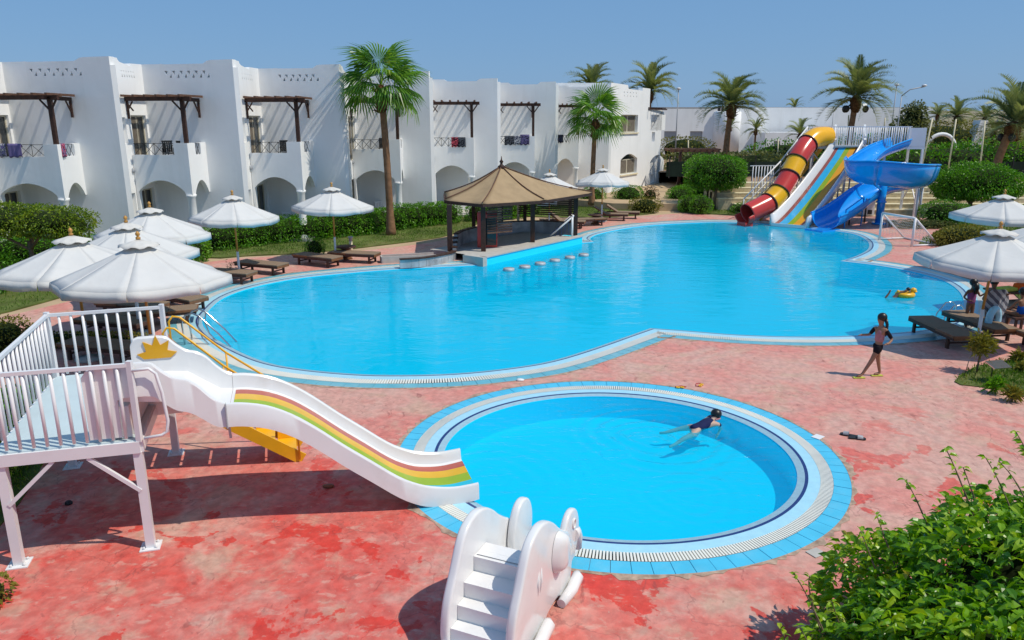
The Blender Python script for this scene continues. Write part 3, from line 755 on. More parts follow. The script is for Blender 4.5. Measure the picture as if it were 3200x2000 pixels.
for w_, nm in ((w1, 'window'), (wa, 'arched_window')):
    x0, x1 = w_[0][0], w_[1][0]; z0_, z1_ = w_[0][1], max(p[1] for p in w_)
    zz = z1_ if nm == 'window' else zs
    glazed(eb, Mg, x0+.02, x1-.02, z0_+.02, zz-.02, .24, .8, nm)
    if nm != 'window': MB().panel(Mg @ Matrix.Translation((0, .22, 0)), [(x0+.05, zs), (x1-.05, zs)]+[(x1-.05+(x0-x1+.1)*i/12, zs+(zc-zs-.04)*math.sin(PI*i/12)) for i in range(13)], [], .02).build('fanlight', M['glass'], eb)
    MB().box(((x0+x1)/2, -.03, z0_-.05), (x1-x0+.16, .12, .09), M=Mg).build('sill', M['cream'], eb)
# tower pergola of dark poles
pl = MB()
for i in range(5):
    p = C8+d.normalized()*(-.25+.62*i); pl.beam((p.x-dn.x*.5, p.y-dn.y*.5, zt_+.14), (p.x+dn.x*2.2, p.y+dn.y*2.2, zt_+.14), .08, .08)
pl.beam((C8.x-d.normalized().x*.3, C8.y-d.normalized().y*.3, zt_+.05), (C9.x+d.normalized().x*.5, C9.y+d.normalized().y*.5, zt_+.05), .09, .09)
pl.build('pergola', M['brown'], eb)
bh = [bb[0] for bb in bays]
# towels and clothes on the rails
def towel(P, s0, s1, tb, col, label, k2=None, zt=4.42, drop=.52, side=None, name='towel', cat='towel', grp='laundry on the balcony rails'):
    key = 'cloth'+str(col)
    if key not in M:
        M[key] = mat('towel cloth', col[0], .95, .1); n = M[key].node_tree; b = n.nodes['Principled BSDF']
        if len(col) > 1:
            tc = n.nodes.new('ShaderNodeTexCoord'); vo = n.nodes.new('ShaderNodeTexNoise'); vo.inputs['Scale'].default_value = 7; vo.inputs['Detail'].default_value = 1.5; vo.inputs['Distortion'].default_value = 2
            cr = n.nodes.new('ShaderNodeValToRGB'); cr.color_ramp.interpolation = 'CONSTANT'; e = cr.color_ramp.elements
            while len(e) < len(col): e.new(.5)
            for i, c in enumerate(col): e[i].position = 0 if i == 0 else .42+.14*(i-1)/max(1, len(col)-2) if len(col) > 2 else .5; e[i].color = (*c, 1)
            n.links.new(tc.outputs['Object'], vo.inputs[0]); n.links.new(vo.outputs[0], cr.inputs[0]); n.links.new(cr.outputs[0], b.inputs['Base Color'])
    o_ = P(s0, tb); m_ = MB(); nx, nz = 10, 7; vs = []
    for i in range(nx+1):
        for j in range(nz+1):
            s = s0+(s1-s0)*i/nx; f = j/nz; off = .035*math.sin(i*1.9+s0*7)*f+.03
            if side is None: p = P(s, tb+off, zt+.015-drop*f*(1+.06*math.sin(i*1.3)))
            else: p = P(side+off, tb-.2-(s-s0), zt+.015-drop*f)
            vs.append(p)
    m_.add(vs, [(i*(nz+1)+j, (i+1)*(nz+1)+j, (i+1)*(nz+1)+j+1, i*(nz+1)+j+1) for i in range(nx) for j in range(nz)])
    if side is None: vs2 = [P(s0+(s1-s0)*i/nx, tb-.11, zt-.2*drop*1) for i in range(nx+1)]; 
    else: vs2 = [P(side-.14, tb-.2-(s1-s0)*i/nx, zt-.2*drop) for i in range(nx+1)]
    vt = [vs[i*(nz+1)] for i in range(nx+1)]
    m_.add(vt+vs2, [(i, i+nx+1, i+nx+2, i+1) for i in range(nx)])
    me = m_.build(name, M[key], smooth=True); off_ = me.data.vertices[0].co.copy()
    for v in me.data.vertices: v.co -= off_
    me.location = off_; sd = me.modifiers.new('cloth', 'SOLIDIFY'); sd.thickness = .012
    return tag(me, label, cat, grp)
W_, T = bays[0][2], bays[0][3]; P = bays[0][1]
NV = (.02, .03, .07); PU = (.17, .14, .30); WH = (.55, .55, .58); PK = (.65, .10, .14); BK = (.015, .015, .02); GR = (.09, .10, .12)
towel(P, .1, .75, T, [NV, WH, GR, PU], 'navy and white patterned towel on the leftmost balcony rail')
towel(P, .85, 1.45, T, [PU], 'plain grey purple towel beside the patterned one on the leftmost balcony')
towel(P, 0, .28, T, [PK, BK], 'red and black towel on the side rail of the leftmost balcony', side=W_)
towel(P, .3, .62, T, [NV, PU, PK], 'dark blue and lilac towel on the side rail of the leftmost balcony', side=W_)
P = bays[4][1]; T = bays[4][3]; w4 = bays[4][2]
towel(P, w4*.46, w4*.62, T, [PK, BK], 'pink towel hanging on the balcony left of the bar roof')
towel(P, w4*.62, w4*.80, T, [BK, GR], 'black towel beside the pink one on the balcony left of the bar roof')
P = bays[5][1]; T = bays[5][3]; w5 = bays[5][2]
towel(P, w5*.18, w5*.45, T, [BK, GR], 'black clothes on the balcony rail right above the bar roof')
towel(P, w5*.45, w5*.62, T, [WH, NV], 'blue and white cloth between dark clothes above the bar roof')
towel(P, w5*.60, w5*.85, T, [NV, PU, BK], 'dark purple clothes piled highest on the rail above the bar roof', zt=4.5, drop=.6)
P = bays[6][1]; towel(P, .1, .5, bays[6][3], [NV, BK], 'dark cloth on the balcony behind the shorter fan palm')
# balcony chairs: black slatted plastic armchairs
def chair(mt, label, cat='chair', group='black chairs on the balconies'):
    t = thing('balcony_chair', label, cat, (0, 0, 0), 0, group)
    seat = MB()
    for i in range(5): seat.box((0, -.18+.09*i, .42), (.46, .07, .025))
    seat.build('seat', mt, t)
    bk_ = MB()
    for i in range(5): bk_.box((-.18+.09*i, .26+.04, .68), (.06, .03, .48))
    bk_.box((0, .3, .92), (.46, .035, .06)).build('backrest', mt, t)
    for sx in (-1, 1):
        MB().box((sx*.25, .03, .63), (.05, .5, .035)).build('armrest', mt, t)
        for y in (-.2, .26): MB().tube((sx*.25, y, 0), (sx*.24, y, .62), .024, n=6).build('leg', mt, t)
    return t
ch0 = chair(M['iron'], 'black plastic chair at the left of the pair on the second balcony')
def putchair(o, P, s, t, rz, z=3.36): o.location = P(s, t, z); o.rotation_euler = (0, 0, rz)
P1, w1_, t1 = bays[1][1], bays[1][2], bays[1][3]
for o in [ch0]: putchair(o, P1, w1_*.58, t1*.62, .9, 3.56)
c = dup(ch0, label='black plastic chair at the right of the pair on the second balcony'); putchair(c, P1, w1_*.84, t1*.6, 2.3, 3.56)
P2 = bays[2][1]; c = dup(ch0, label='lone black plastic chair on the third balcony'); putchair(c, P2, bays[2][2]*.66, bays[2][3]*.6, 1.0, 3.52)
P3 = bays[3][1]; c = dup(ch0, label='black plastic chair on the balcony just left of the palm trunk'); putchair(c, P3, bays[3][2]*.70, bays[3][3]*.6, 1.0, 3.52)
cw = chair(M['whitep'], 'white plastic chair in the arcade under the third balcony', group='white chairs in the arcades')
cw.name = 'terrace_chair'; putchair(cw, P2, 1.1, .5, .6, .15)
c = dup(cw, label='white plastic chair in the arcade left of the tall palm trunk'); putchair(c, P3, 1.2, .4, .6, .15)
c = dup(cw, label='white plastic chair in the arcade left of the bar roof'); putchair(c, bays[4][1], .9, .45, .2, .15)
c = dup(cw, label='white plastic chair standing behind the flat topped tree at the left'); putchair(c, bays[0][1], 1.9, .2, .2, .15)
# roof antenna and satellite things
ant = thing('roof_antenna', 'dark whip antenna on the roof of the second bay', 'antenna', (-17.3, 37.5, 7.0)); 
MB().tube((0, 0, 0), (0, 0, 1.75), .02, n=5).build('mast', M['iron'], ant); MB().lathe([(.02, 1.0), (.1, 1.06), (.12, 1.18), (.03, 1.25)], n=8).build('head', M['iron'], ant)
MB().lathe([(.02, 1.5), (.05, 1.55), (.02, 1.6)], n=8).build('tip', M['iron'], ant)
ds = thing('roof_hut', 'brown peaked roof hatch behind the leftmost pergola', 'roof hatch', (-17.6, 32.4, 6.2))
bpy.data.objects.remove(ds)

# ---------------- far white buildings
def house(name, label, c, d, rz, h, z0=1.2, wins=(), extra=None, matn='white'):
    t = thing(name, label, 'building', (c[0], c[1], z0), rz, 'white buildings beyond the field')
    x, y = d[0]/2, d[1]/2; Mw = Matrix.Translation((-x, -y, 0))
    holes = [rect(x+a-b_/2, x+a+b_/2, zz, zz+hh) for a, b_, zz, hh in wins]
    MB().panel(Mw, rect(0, d[0], 0, h), holes, .3).build('wall', M[matn], t, world=False)
    b_ = MB().box((0, .16, h/2), (d[0]-.002, d[1]-.32, h-.4)).box((0, y-.1, h/2), (d[0], .2, h)).box((-x+.1, .1, h/2), (.2, d[1]-.5, h)).box((x-.1, .1, h/2), (.2, d[1]-.5, h))
    b_.build('body', M[matn], t, world=False)
    for a, b2, zz, hh in wins:
        f = MB().box((a, -y+.2, zz+hh/2), (b2*.96, .05, hh*.96)).build('window', M['grey'], t, world=False)
    if extra: extra(t)
    return t
house('far_building', 'long white flat roofed building between the end house and the middle date palm', (21, 101), (20, 8), .08, 5.6, wins=[(-4.5, 1.6, 1.5, 1.4), (-1.5, 1.6, 1.5, 1.4), (1.8, 1.6, 1.5, 1.4)])
house('far_building', 'white flat roofed building behind the yellow tube slide', (43, 104), (24, 8), .02, 5.8, wins=[])
house('far_building', 'low white annex with round topped openings beside the small palm', (36, 96), (11, 5), .02, 2.8, wins=[(-4, .8, .9, .9), (-1.3, .8, .9, .9), (1.3, .8, .9, .9), (4, .8, .9, .9)])
house('far_building', 'cream building behind the tall date palm above the slide platform', (66, 118), (30, 10), -.05, 5.6, wins=[(-6, 1, 3.2, 1.4), (-1, 1, 3.2, 1.4), (5, 1, 3.2, 1.4)], matn='cream')
house('far_building', 'grey white long roofline set back behind the other far buildings', (30, 130), (70, 8), .0, 6.3, matn='concrete')
dr = thing('round_tower', 'white round fluted drum between two far buildings', 'building', (26.9, 97.5, 1.2)); MB().lathe([(1.7, 0), (1.7, 5.2), (1.6, 5.3)], n=40).build('wall', M['white'], dr, world=False)
for i in range(6): MB().box((-1.2+.5*i, .2*i-.6, 5.6), (.28, .3, .7)).build('vent', M['iron'], dr, world=False)
for i, (x, y, z, l_) in enumerate([(14.2, 99, 6.8, 'roof tank with dark end above the far white building by the end house'), (52, 116, 6.9, 'roof tank with dark end left of the tall date palm'), (74, 116, 6.9, 'roof tank right of the tall date palm')]):
    t = thing('roof_tank', l_, 'tank', (x, y, z), 0, 'tanks on the far roofs'); MB().tube((-.9, 0, .5), (.5, 0, .5), .45, n=12).build('body', M['white'], t, world=False); MB().tube((-1.25, 0, .5), (-.9, 0, .5), .5, n=12).build('end', M['iron'], t, world=False)
ar = thing('garden_arch', 'free standing white arch among green bushes behind the slides', 'arch', (40.0, 72, 1.3))
m_ = MB(); pts_ = [(-1.35, 0, 0), (-1.35, 0, 1.5)]+[(-1.35*math.cos(PI*i/12), 0, 1.5+1.35*math.sin(PI*i/12)) for i in range(1, 12)]+[(1.35, 0, 1.5), (1.35, 0, 0)]
m_.path(pts_, .17, 8); m_.build('arch', M['white'], ar, world=False)
py = thing('white_pylon', 'white leaning pylon right of the garden arch', 'monument', (45.6, 76, 1.3)); MB().panel(Matrix.Identity(4), [(-.6, 0), (.4, 0), (.9, 4.1), (.2, 4.1)], [], 1.2).build('shaft', M['white'], py, world=False); MB().box((-1.8, 0, .4), (3.6, 2, .8)).build('plinth', M['white'], py, world=False)
# ================================================================ children's slide with its platform (foreground left)
def stripemat(name, cols, stops, u0=0):
    pass
M['gelgrey'] = M['gel']
M['deckpaint'] = mat('pale blue grey deck paint', (.50, .60, .63), .45, .4, noise=.05, nscale=1.5, dirt=.25, dscale=2, dcol=(.40, .44, .44))
for nm, c in (('s_red', (.44, .085, .055)), ('s_yel', (.74, .42, .01)), ('s_lime', (.30, .44, .01)), ('s_cyan', (.03, .50, .66)), ('s_mar', (.27, .075, .065)), ('s_cy2', (.02, .38, .68)), ('s_grn', (.25, .36, .01)), ('s_org', (.66, .30, .01)), ('crown', (.72, .36, .006))):
    M[nm] = mat('slide lane '+nm, c, .25, .5, noise=.06, nscale=4, dirt=.12, dscale=3, dcol=(.5, .4, .3))
FL, FR, RL, RR = Vector((-6.12, 8.18)), Vector((-4.60, 8.60)), Vector((-7.02, 10.98)), Vector((-5.52, 11.50))
kp = thing('slide_platform', 'white metal platform with railings at the top of the children\'s slide', 'platform', (-5.8, 9.9, 0), .28)
zd = 1.5
def V3(v, z): return Vector((v.x, v.y, z))
def lerp(a, b, t): return a+(b-a)*t
u = (FR-FL).normalized(); v_ = (RL-FL).normalized()
mb = MB(); pts = [FL, FR, RR, RL]
mb.add([V3(p, zd) for p in pts]+[V3(p, zd-.03) for p in pts], [(0, 1, 2, 3), (7, 6, 5, 4)]+[(i+4, (i+1) % 4+4, (i+1) % 4, i) for i in range(4)]); mb.build('deck', M['deckpaint'], kp)
for a, b in ((FL, FR), (FR, RR), (RR, RL), (RL, FL)):
    MB().beam(V3(a, zd-.09), V3(b, zd-.09), .07, .15).build('edge_beam', M['whitep'], kp)
for t in (.33, .66): MB().beam(V3(lerp(FL, RL, t), zd-.1), V3(lerp(FR, RR, t), zd-.1), .06, .1).build('cross_beam', M['whitep'], kp)
for p, q in ((FL, (.04, .04)), (FR, (-.04, .04)), (RL, (.04, -.04)), (RR, (-.04, -.04))):
    c = p+u*q[0]+v_*q[1]
    l_ = MB().box((c.x, c.y, (zd-.16)/2), (.105, .105, zd-.16), .28).build('leg', M['whitep'], kp)
    pl_ = MB().box((c.x, c.y, .008), (.24, .24, .014), .28)
    for i in range(4): pl_.lathe([(.014, 0), (.014, .03)], (c.x+.085*math.cos(.28+PI/4+i*PI/2)*1.2, c.y+.085*math.sin(.28+PI/4+i*PI/2)*1.2, .015), 6)
    o = pl_.build('foot_plate', M['whitep'], kp); o.parent = l_
for a, b in ((FL, FR), (FR, FL), (RL, RR)):
    d = (b-a).normalized(); MB().beam(V3(a+d*.06, .82), V3(a+d*.60, zd-.17), .045, .045).build('brace', M['whitep'], kp)
for a, b in ((RL, FL),): 
    d = (b-a).normalized(); MB().beam(V3(a+d*.06, .82), V3(a+d*.60, zd-.17), .045, .045).build('brace', M['whitep'], kp)
zr = 2.47
def rail(a, b, n, parent, zb=zd+.03, zt=zr, bal=.021, top=.032, name='baluster', mt='whitep', post=True):
    a3, b3 = V3(a, zt), V3(b, zt)
    MB().beam(a3, b3, .05, .045).build('handrail', M[mt], parent)
    bars = []
    for i in range(1, n):
        p = lerp(a, b, i/n); m_ = MB().tube((0, 0, zb), (0, 0, zt-.02), bal, n=8)
        if not bars: o = m_.build(name, M[mt], parent, world=False); bars.append(o)
        else: o = bars[0].copy(); COL.objects.link(o); o.parent = parent
        Mi = (Matrix.Translation(parent.location) @ parent.rotation_euler.to_matrix().to_4x4()).inverted()
        o.location = Mi @ Vector((p.x, p.y, 0))
rail(FL, FR, 11, kp); rail(RL, FL, 17, kp); rail(RL, RR, 10, kp)
for p in (FL, FR, RL, RR): MB().beam(V3(p, zd-.02), V3(p, zr+.05), .062, .062).build('corner_post', M['whitep'], kp)
# looped grab rail by the slide mouth
m_ = MB(); a = FR+u*.02+v_*.02; pts = [(0, 2.40), (.26, 2.41), (.36, 2.34), (.42, 2.1), (.46, 1.72), (.43, 1.58), (.34, 1.54), (.05, 1.52)]
m_.path([V3(a+u*x*.72+v_*(-.04), z) for x, z in pts], .02, 8); m_.build('grab_rail', M['whitep'], kp)

ks = thing('childrens_slide', 'white children\'s slide with a rainbow bed and yellow crown dropping into the round pool', 'slide', (-2.6, 9.9, 0), .284)
su = Vector((.960, .280)); sv = Vector((-.280, .960)); N0 = Vector((-.42, 9.66))+sv*.20; SW_ = 1.30
prof = [(0, .28), (.12, .275), (.35, .28), (.6, .33), (.85, .42), (1.15, .60), (1.5, .88), (1.85, 1.16), (2.2, 1.46), (2.5, 1.68), (2.8, 1.83), (3.1, 1.90), (3.28, 1.91)]
profu = [(3.285, 1.925), (3.38, 1.97), (3.48, 2.06), (3.6, 2.20), (3.72, 2.28), (3.85, 2.32), (3.98, 2.42), (4.08, 2.52), (4.2, 2.545), (4.44, 2.545), (4.50, 2.52), (4.54, 2.44)]
def rs(pr, k=3):
    P_ = smoothpoly(pr, k, False); return P_
pl_ = rs(prof); pu_ = rs(profu[:-3], 3)+profu[-3:]
def S(s, w_, z): p = N0-su*s+sv*w_; return Vector((p.x, p.y, z-.08*min(1, s/1.5+.3)))
def chute(pr, hi, mats_, drop, floor, outh, name):
    """cross-section sweep: outer wall, rolled lip, inner wall, bed, then mirrored"""
    m_ = MB(); n = len(pr); secs = []
    for i, (s, z) in enumerate(pr):
        zf = floor(s, z); zo = z-outh(s)
        secs.append([(-.015, zo), (0, z-.02), (.012, z), (.05, z+.005), (.075, z-.02), (.09, zf+.08), (.12, zf+.015), (.16, zf)]
                    +[(SW_-.16, zf), (SW_-.12, zf+.015), (SW_-.09, zf+.08), (SW_-.075, z-.02), (SW_-.05, z+.005), (SW_-.012, z), (SW_, z-.02), (SW_+.015, zo)]
                    +[(SW_-.02, zo), (SW_-.05, zf-.02), (.05, zf-.02), (.02, zo)])
    k = len(secs[0]); vs = [S(pr[i][0], w_, z) for i in range(n) for (w_, z) in secs[i]]
    fs = [(i*k+j, (i+1)*k+j, (i+1)*k+(j+1) % k, i*k+(j+1) % k) for i in range(n-1) for j in range(k)]
    m_.add(vs, fs, 0, True)
    e0 = [0, 19, 18, 17, 16, 15, 14, 13, 12, 11, 10, 9, 8, 7, 6, 5, 4, 3, 2, 1]
    m_.add(vs[:k], [e0[::-1]]); m_.add(vs[-k:], [e0])
    return m_.build(name, mats_, ks, sharp=32)
fl_l = lambda s, z: z-.24+(.07 if s < .5 else 0)
low = chute(pl_, 0, M['gel'], 0, lambda s, z: z-.20+.05*max(0, 1-s/.8), lambda s: .30-.07*max(0, 1-s/.8), 'lower_chute')
upc = chute(pu_, 0, M['gel'], 0, lambda s, z: min(z-.20, 1.71+.10*max(0, s-3.3)+.25*max(0, min(1, (s-3.45)/.4))) , lambda s: .32+.10*min(1, max(0, (s-3.3)/.3)), 'upper_chute')
# the coloured bed: long stripes lying on the lower bed
stripes = [('s_cyan', .17, .46), ('s_lime', .46, .71), ('s_yel', .71, .93), ('s_red', .93, 1.11)]
for nm, w0, w1x in stripes:
    vs = []
    for s, z in pl_[:-1]:
        zf = z-.20+.05*max(0, 1-s/.8)+.008; vs += [S(s, w0, zf), S(s, w1x, zf)]
    MB().add(vs, [(2*i, 2*i+2, 2*i+3, 2*i+1) for i in range(len(vs)//2-1)]).build('lane_stripe', M[nm], ks, smooth=True)
# crown on the far inner wall
cp = [(-.34, 0), (-.5, .11), (-.27, .16), (-.33, .37), (-.1, .28), (0, .50), (.1, .28), (.33, .37), (.27, .16), (.5, .11), (.34, 0)]
Mc = frame((su.x, su.y, 0), S(4.21, SW_-.10, 2.24)); MB().panel(Mc, [(x*.50, z*.66) for x, z in cp], [], .02).build('crown', M['crown'], ks)
# front skirts below the upper chute, entrance box and flange with bolts
mb = MB()
for w0 in (SW_-.10,):
    mb.add([S(s, w0, z) for s, z in ((3.72, 1.80), (3.98, 1.42), (4.54, 1.42), (4.54, 2.0), (3.9, 2.0))]+[S(s, w0+.04, z) for s, z in ((3.72, 1.80), (3.98, 1.42), (4.54, 1.42), (4.54, 2.0), (3.9, 2.0))], [(0, 1, 2, 3, 4), (9, 8, 7, 6, 5)]+[(i, i+5, (i+1) % 5+5, (i+1) % 5) for i in range(5)])
mb.build('skirt', M['gel'], ks)
MB().add([S(4.40, .04, zd+.09), S(4.62, .04, zd+.09), S(4.62, SW_-.04, zd+.09), S(4.40, SW_-.04, zd+.09), S(4.40, .04, 2.0), S(4.62, .04, 2.0), S(4.62, SW_-.04, 2.0), S(4.40, SW_-.04, 2.0)], [(0, 1, 5, 4), (1, 2, 6, 5), (2, 3, 7, 6), (3, 0, 4, 7), (4, 5, 6, 7)]).build('entrance_step', M['gel'], ks)
MB().add([S(4.50, -.01, 1.62), S(4.86, -.01, 1.62), S(4.86, -.01, 2.42), S(4.80, -.01, 2.50), S(4.50, -.01, 2.53)]+[S(4.50, .05, 1.62), S(4.86, .05, 1.62), S(4.86, .05, 2.42), S(4.80, .05, 2.50), S(4.50, .05, 2.53)], [(4, 3, 2, 1, 0), (5, 6, 7, 8, 9)]+[(i, (i+1) % 5, (i+1) % 5+5, i+5) for i in range(5)]).build('side_cheek', M['gel'], ks)
MB().beam(S(3.283, -.03, 1.6), S(3.283, -.03, 1.93), .012, .03).beam(S(3.27, .02, 1.62), S(3.27, .1, 1.42), .03, .03).build('joint_flange', M['grey'], ks)

# yellow stair behind the slide
ys = thing('yellow_stair', 'yellow metal stair with handrails behind the white children\'s slide', 'stairs', (-4.4, 11.0, 0), .284)
f0 = Vector((-3.42, 11.15)); du = Vector((-.955, -.297)); dw = Vector((-.297, .955)); run = 2.0; wd = .62
def Q(s, w_, z): p = f0+du*s+dw*w_; return Vector((p.x, p.y, z))
for w0 in (0, wd): MB().beam(Q(-.05, w0, .03), Q(run, w0, zd-.03), .03, .19).build('stringer', M['yellow'], ys)
for i in range(6):
    s = run*(i+.55)/6.3; z = (zd-.06)*(i+.75)/6.3
    mb = MB(); mb.add([Q(s-.14, .02, z), Q(s+.14, .02, z), Q(s+.14, wd-.02, z), Q(s-.14, wd-.02, z), Q(s-.14, .02, z-.03), Q(s+.14, .02, z-.03), Q(s+.14, wd-.02, z-.03), Q(s-.14, wd-.02, z-.03)], [(3, 2, 1, 0), (4, 5, 6, 7), (0, 1, 5, 4), (1, 2, 6, 5), (2, 3, 7, 6), (3, 0, 4, 7)])
    mb.add([Q(s+.14, .02, z), Q(s+.14, wd-.02, z), Q(s+.14, wd-.02, z+.2), Q(s+.14, .02, z+.2)], [(0, 1, 2, 3)])
    mb.build('tread', M['yellow'], ys)
for w0 in (-.04, wd+.04):
    MB().path([Q(run-.22, w0, zd-.1), Q(run-.22, w0, zd+.80), Q(run-.28, w0, zd+.88), Q(run-.38, w0, zd+.86), Q(1.0, w0, zd*.5+.98), Q(.05, w0, .95), Q(-.0, w0, .9), Q(0, w0, .05)], .017, 8).build('handrail', M['yellow'], ys)
    MB().tube(Q(1.0, w0, .75), Q(1.0, w0, 1.72), .016, n=6).build('rail_post', M['yellow'], ys)

# ================================================================ elephant step slide at the edge of the round pool
el = thing('elephant_slide', 'white elephant shaped step slide for toddlers, its steps facing the camera', 'toddler slide', (-.05, 6.9, 0), 0)
eo = Vector((.22, 6.72)); ee = Vector((.40, .917)); ew = Vector((-.917, .40))  # ee: towards the pool, ew: to the left
Me_ = frame((ee.x, ee.y, 0), (eo.x, eo.y, 0))     # local x forward, y left, z up
def sil(pts, k=4, sharp=()): return smoothpoly(pts, k, True, sharp)
Wd = .82
body = [(-.46, .02), (-.52, .25), (-.46, .58), (-.30, .86), (-.10, 1.18), (.16, 1.285), (.40, 1.24), (.60, 1.12), (.76, .98), (.92, .86), (1.12, .72), (1.24, .46), (1.22, .18), (1.18, .03), (.84, .03), (.78, .09), (.60, .11), (.42, .09), (.36, .03)]
def slab(pts, y0, y1, name, mt='gel', bev=.028, par=el):
    """rounded slab between two local y planes"""
    bm = bmesh.new(); n = len(pts)
    vs0 = [bm.verts.new((p[0], y0, p[1])) for p in pts]; vs1 = [bm.verts.new((p[0], y1, p[1])) for p in pts]
    bm.faces.new(vs0); bm.faces.new(vs1[::-1])
    for i in range(n): bm.faces.new((vs0[i], vs1[i], vs1[(i+1) % n], vs0[(i+1) % n]))
    bmesh.ops.recalc_face_normals(bm, faces=bm.faces)
    ed = [e for e in bm.edges if abs(e.verts[0].co.y-e.verts[1].co.y) < 1e-6]
    bmesh.ops.bevel(bm, geom=ed, offset=bev, segments=3, affect='EDGES', profile=.5)
    bm.verts.index_update(); m_ = MB(); m_.add([v.co for v in bm.verts], [[v.index for v in f.verts] for f in bm.faces], 0, True, Me_); bm.free()
    o = m_.build(name, M[mt], par)
    return o
bs = sil(body, 4, sharp=(0, 12, 13, 14, 17, 18))
slab(bs, 0, .10, 'side_panel'); slab(bs, Wd-.10, Wd, 'side_panel')
# head discs with ears, eye and trunk fold
head = [(.95, .42), (.96, .66), (1.06, .86), (1.22, .94), (1.40, .88), (1.50, .70), (1.50, .48), (1.38, .30), (1.14, .22)]
slab(sil(head, 4), .015, .095, 'head_panel'); slab([(x-.02, z+.02) for x, z in sil(head, 4)], Wd-.21, Wd-.11, 'head_panel')
# eye ring
er = MB(); er.path([Me_ @ Vector((1.30+.045*math.cos(a), .010, .74+.06*math.sin(a))) for a in [2*PI*i/14 for i in range(14)]], .011, 6, closed=True); er.build('eye', M['gel'], el)
# ear: soft fold standing off the right side
ear = MB(); ep = [(.50, .72), (.58, .96), (.74, .98), (.88, .84), (1.06, .68), (.92, .56), (.72, .46), (.56, .50)]
eb_ = [Me_ @ Vector((x, -.004, z)) for x, z in ep]; et = [Me_ @ Vector((.70+(x-.75)*.8+.10, -.12-.05*math.sin(i*1.1), .66+(z-.67)*.8)) for i, (x, z) in enumerate(ep)]
n = len(ep); ear.add(eb_+et, [(i, (i+1) % n, (i+1) % n+n, i+n) for i in range(n)]+[list(range(n, 2*n))], 0, True); o = ear.build('ear', M['gel'], el); sb = o.modifiers.new('soft', 'SUBSURF'); sb.levels = 2; sb.render_levels = 2
# haunch relief and feet pads along the bottom edge
for x0, x1, z in ((-.34, .34, .055), (.72, 1.30, .055)):
    MB().path([Me_ @ Vector((x0, -.05, z)), Me_ @ Vector(((x0+x1)/2, -.075, z+.004)), Me_ @ Vector((x1-.05, -.06, z+.02)), Me_ @ Vector((x1, -.03, z+.05))], [.055, .07, .075, .04], 10).build('foot', M['gel'], el)
for dx in (0, .07): MB().path([Me_ @ Vector((.16+dx, .004, .80)), Me_ @ Vector((.12+dx*1.3, -.006, .66)), Me_ @ Vector((.13+dx*.7, .004, .50))], [.004, .014, .003], 8).build('skin_fold', M['gel'], el)
# steps between the panels
for i in range(5):
    z1 = .17*(i+1)-.02; x0 = -.62+.155*i
    MB().box((x0+.23, Wd/2, z1/2+.004), (.46 if i < 4 else .30, Wd-.2-.004, z1), M=Me_).build('step', M['gel'], el)
MB().box((-.55, -.0+.06, .09), (.5, .05, .16), M=Me_).box((-.55, Wd-.06, .09), (.5, .05, .16), M=Me_).build('step_side', M['gel'], el)
# curved chute going down to the water, between the panels
cs = [(.12, .845), (.25, .83), (.42, .74), (.62, .56), (.82, .38), (1.02, .25), (1.22, .17), (1.55, .12), (1.8, .09)]
cs = smoothpoly(cs, 3, False); vs = []
for x, z in cs: vs += [Me_ @ Vector((x, .12, z)), Me_ @ Vector((x, Wd-.12, z)), Me_ @ Vector((x, Wd-.12, z-.04)), Me_ @ Vector((x, .12, z-.04))]
m_ = MB().add(vs, [(4*i+j, 4*i+4+j, 4*i+4+(j+1) % 4, 4*i+(j+1) % 4) for i in range(len(cs)-1) for j in range(4)]+[(4*len(cs)-4, 4*len(cs)-3, 4*len(cs)-2, 4*len(cs)-1)]); m_.build('chute', M['gel'], el)
# trunk nose poking past the head
MB().path([Me_ @ Vector((1.36, .06, .55)), Me_ @ Vector((1.50, .06, .52)), Me_ @ Vector((1.60, .06, .40)), Me_ @ Vector((1.60, .06, .24))], [.09, .075, .06, .05], 10).build('trunk', M['gel'], el)

# ================================================================ big slides over the far end of the main pool
PFL, PFR = at(2535, 458, 43.4), at(2840, 458, 42.6); zdk = 3.95
PFL, PFR = Vector((PFL.x, PFL.y)), Vector((PFR.x+.9, PFR.y))
pu = (PFR-PFL).normalized(); pv = Vector((-pu.y, pu.x)); dep = 2.2
bp_ = thing('tower_platform', 'tall white steel platform feeding the three big water slides', 'platform', ((PFL.x+PFR.x)/2, PFL.y+1, 0), 0)
c4 = [PFL, PFR, PFR+pv*dep, PFL+pv*dep]
MB().add([V3(p, zdk) for p in c4]+[V3(p, zdk-.14) for p in c4], [(0, 1, 2, 3), (7, 6, 5, 4)]+[(i+4, (i+1) % 4+4, (i+1) % 4, i) for i in range(4)]).build('deck', M['whitep'], bp_)
rail(c4[0], c4[1]-pu*.9, 44, bp_, zdk, zdk+1.05, .028); rail(c4[3], c4[2], 34, bp_, zdk, zdk+1.05, .02)
MB().panel(frame((pu.x, pu.y, 0), V3(c4[1]-pu*.88, 0)), rect(0, .86, zdk-.02, zdk+1.0), [], .04).build('sheet_panel', M['whitep'], bp_)
MB().beam(V3(c4[0], zdk), V3(c4[0], zdk+1.08), .07, .07).beam(V3(c4[1]-pu*.9, zdk), V3(c4[1]-pu*.9, zdk+1.08), .07, .07).build('corner_post', M['whitep'], bp_)
for s in (.02, .33, .66, .985):
    for q in (.05, dep-.05):
        p = PFL+(PFR-PFL)*s+pv*q; MB().beam(V3(p, 0), V3(p, zdk-.14), .11, .11).build('leg', M['whitep'], bp_)
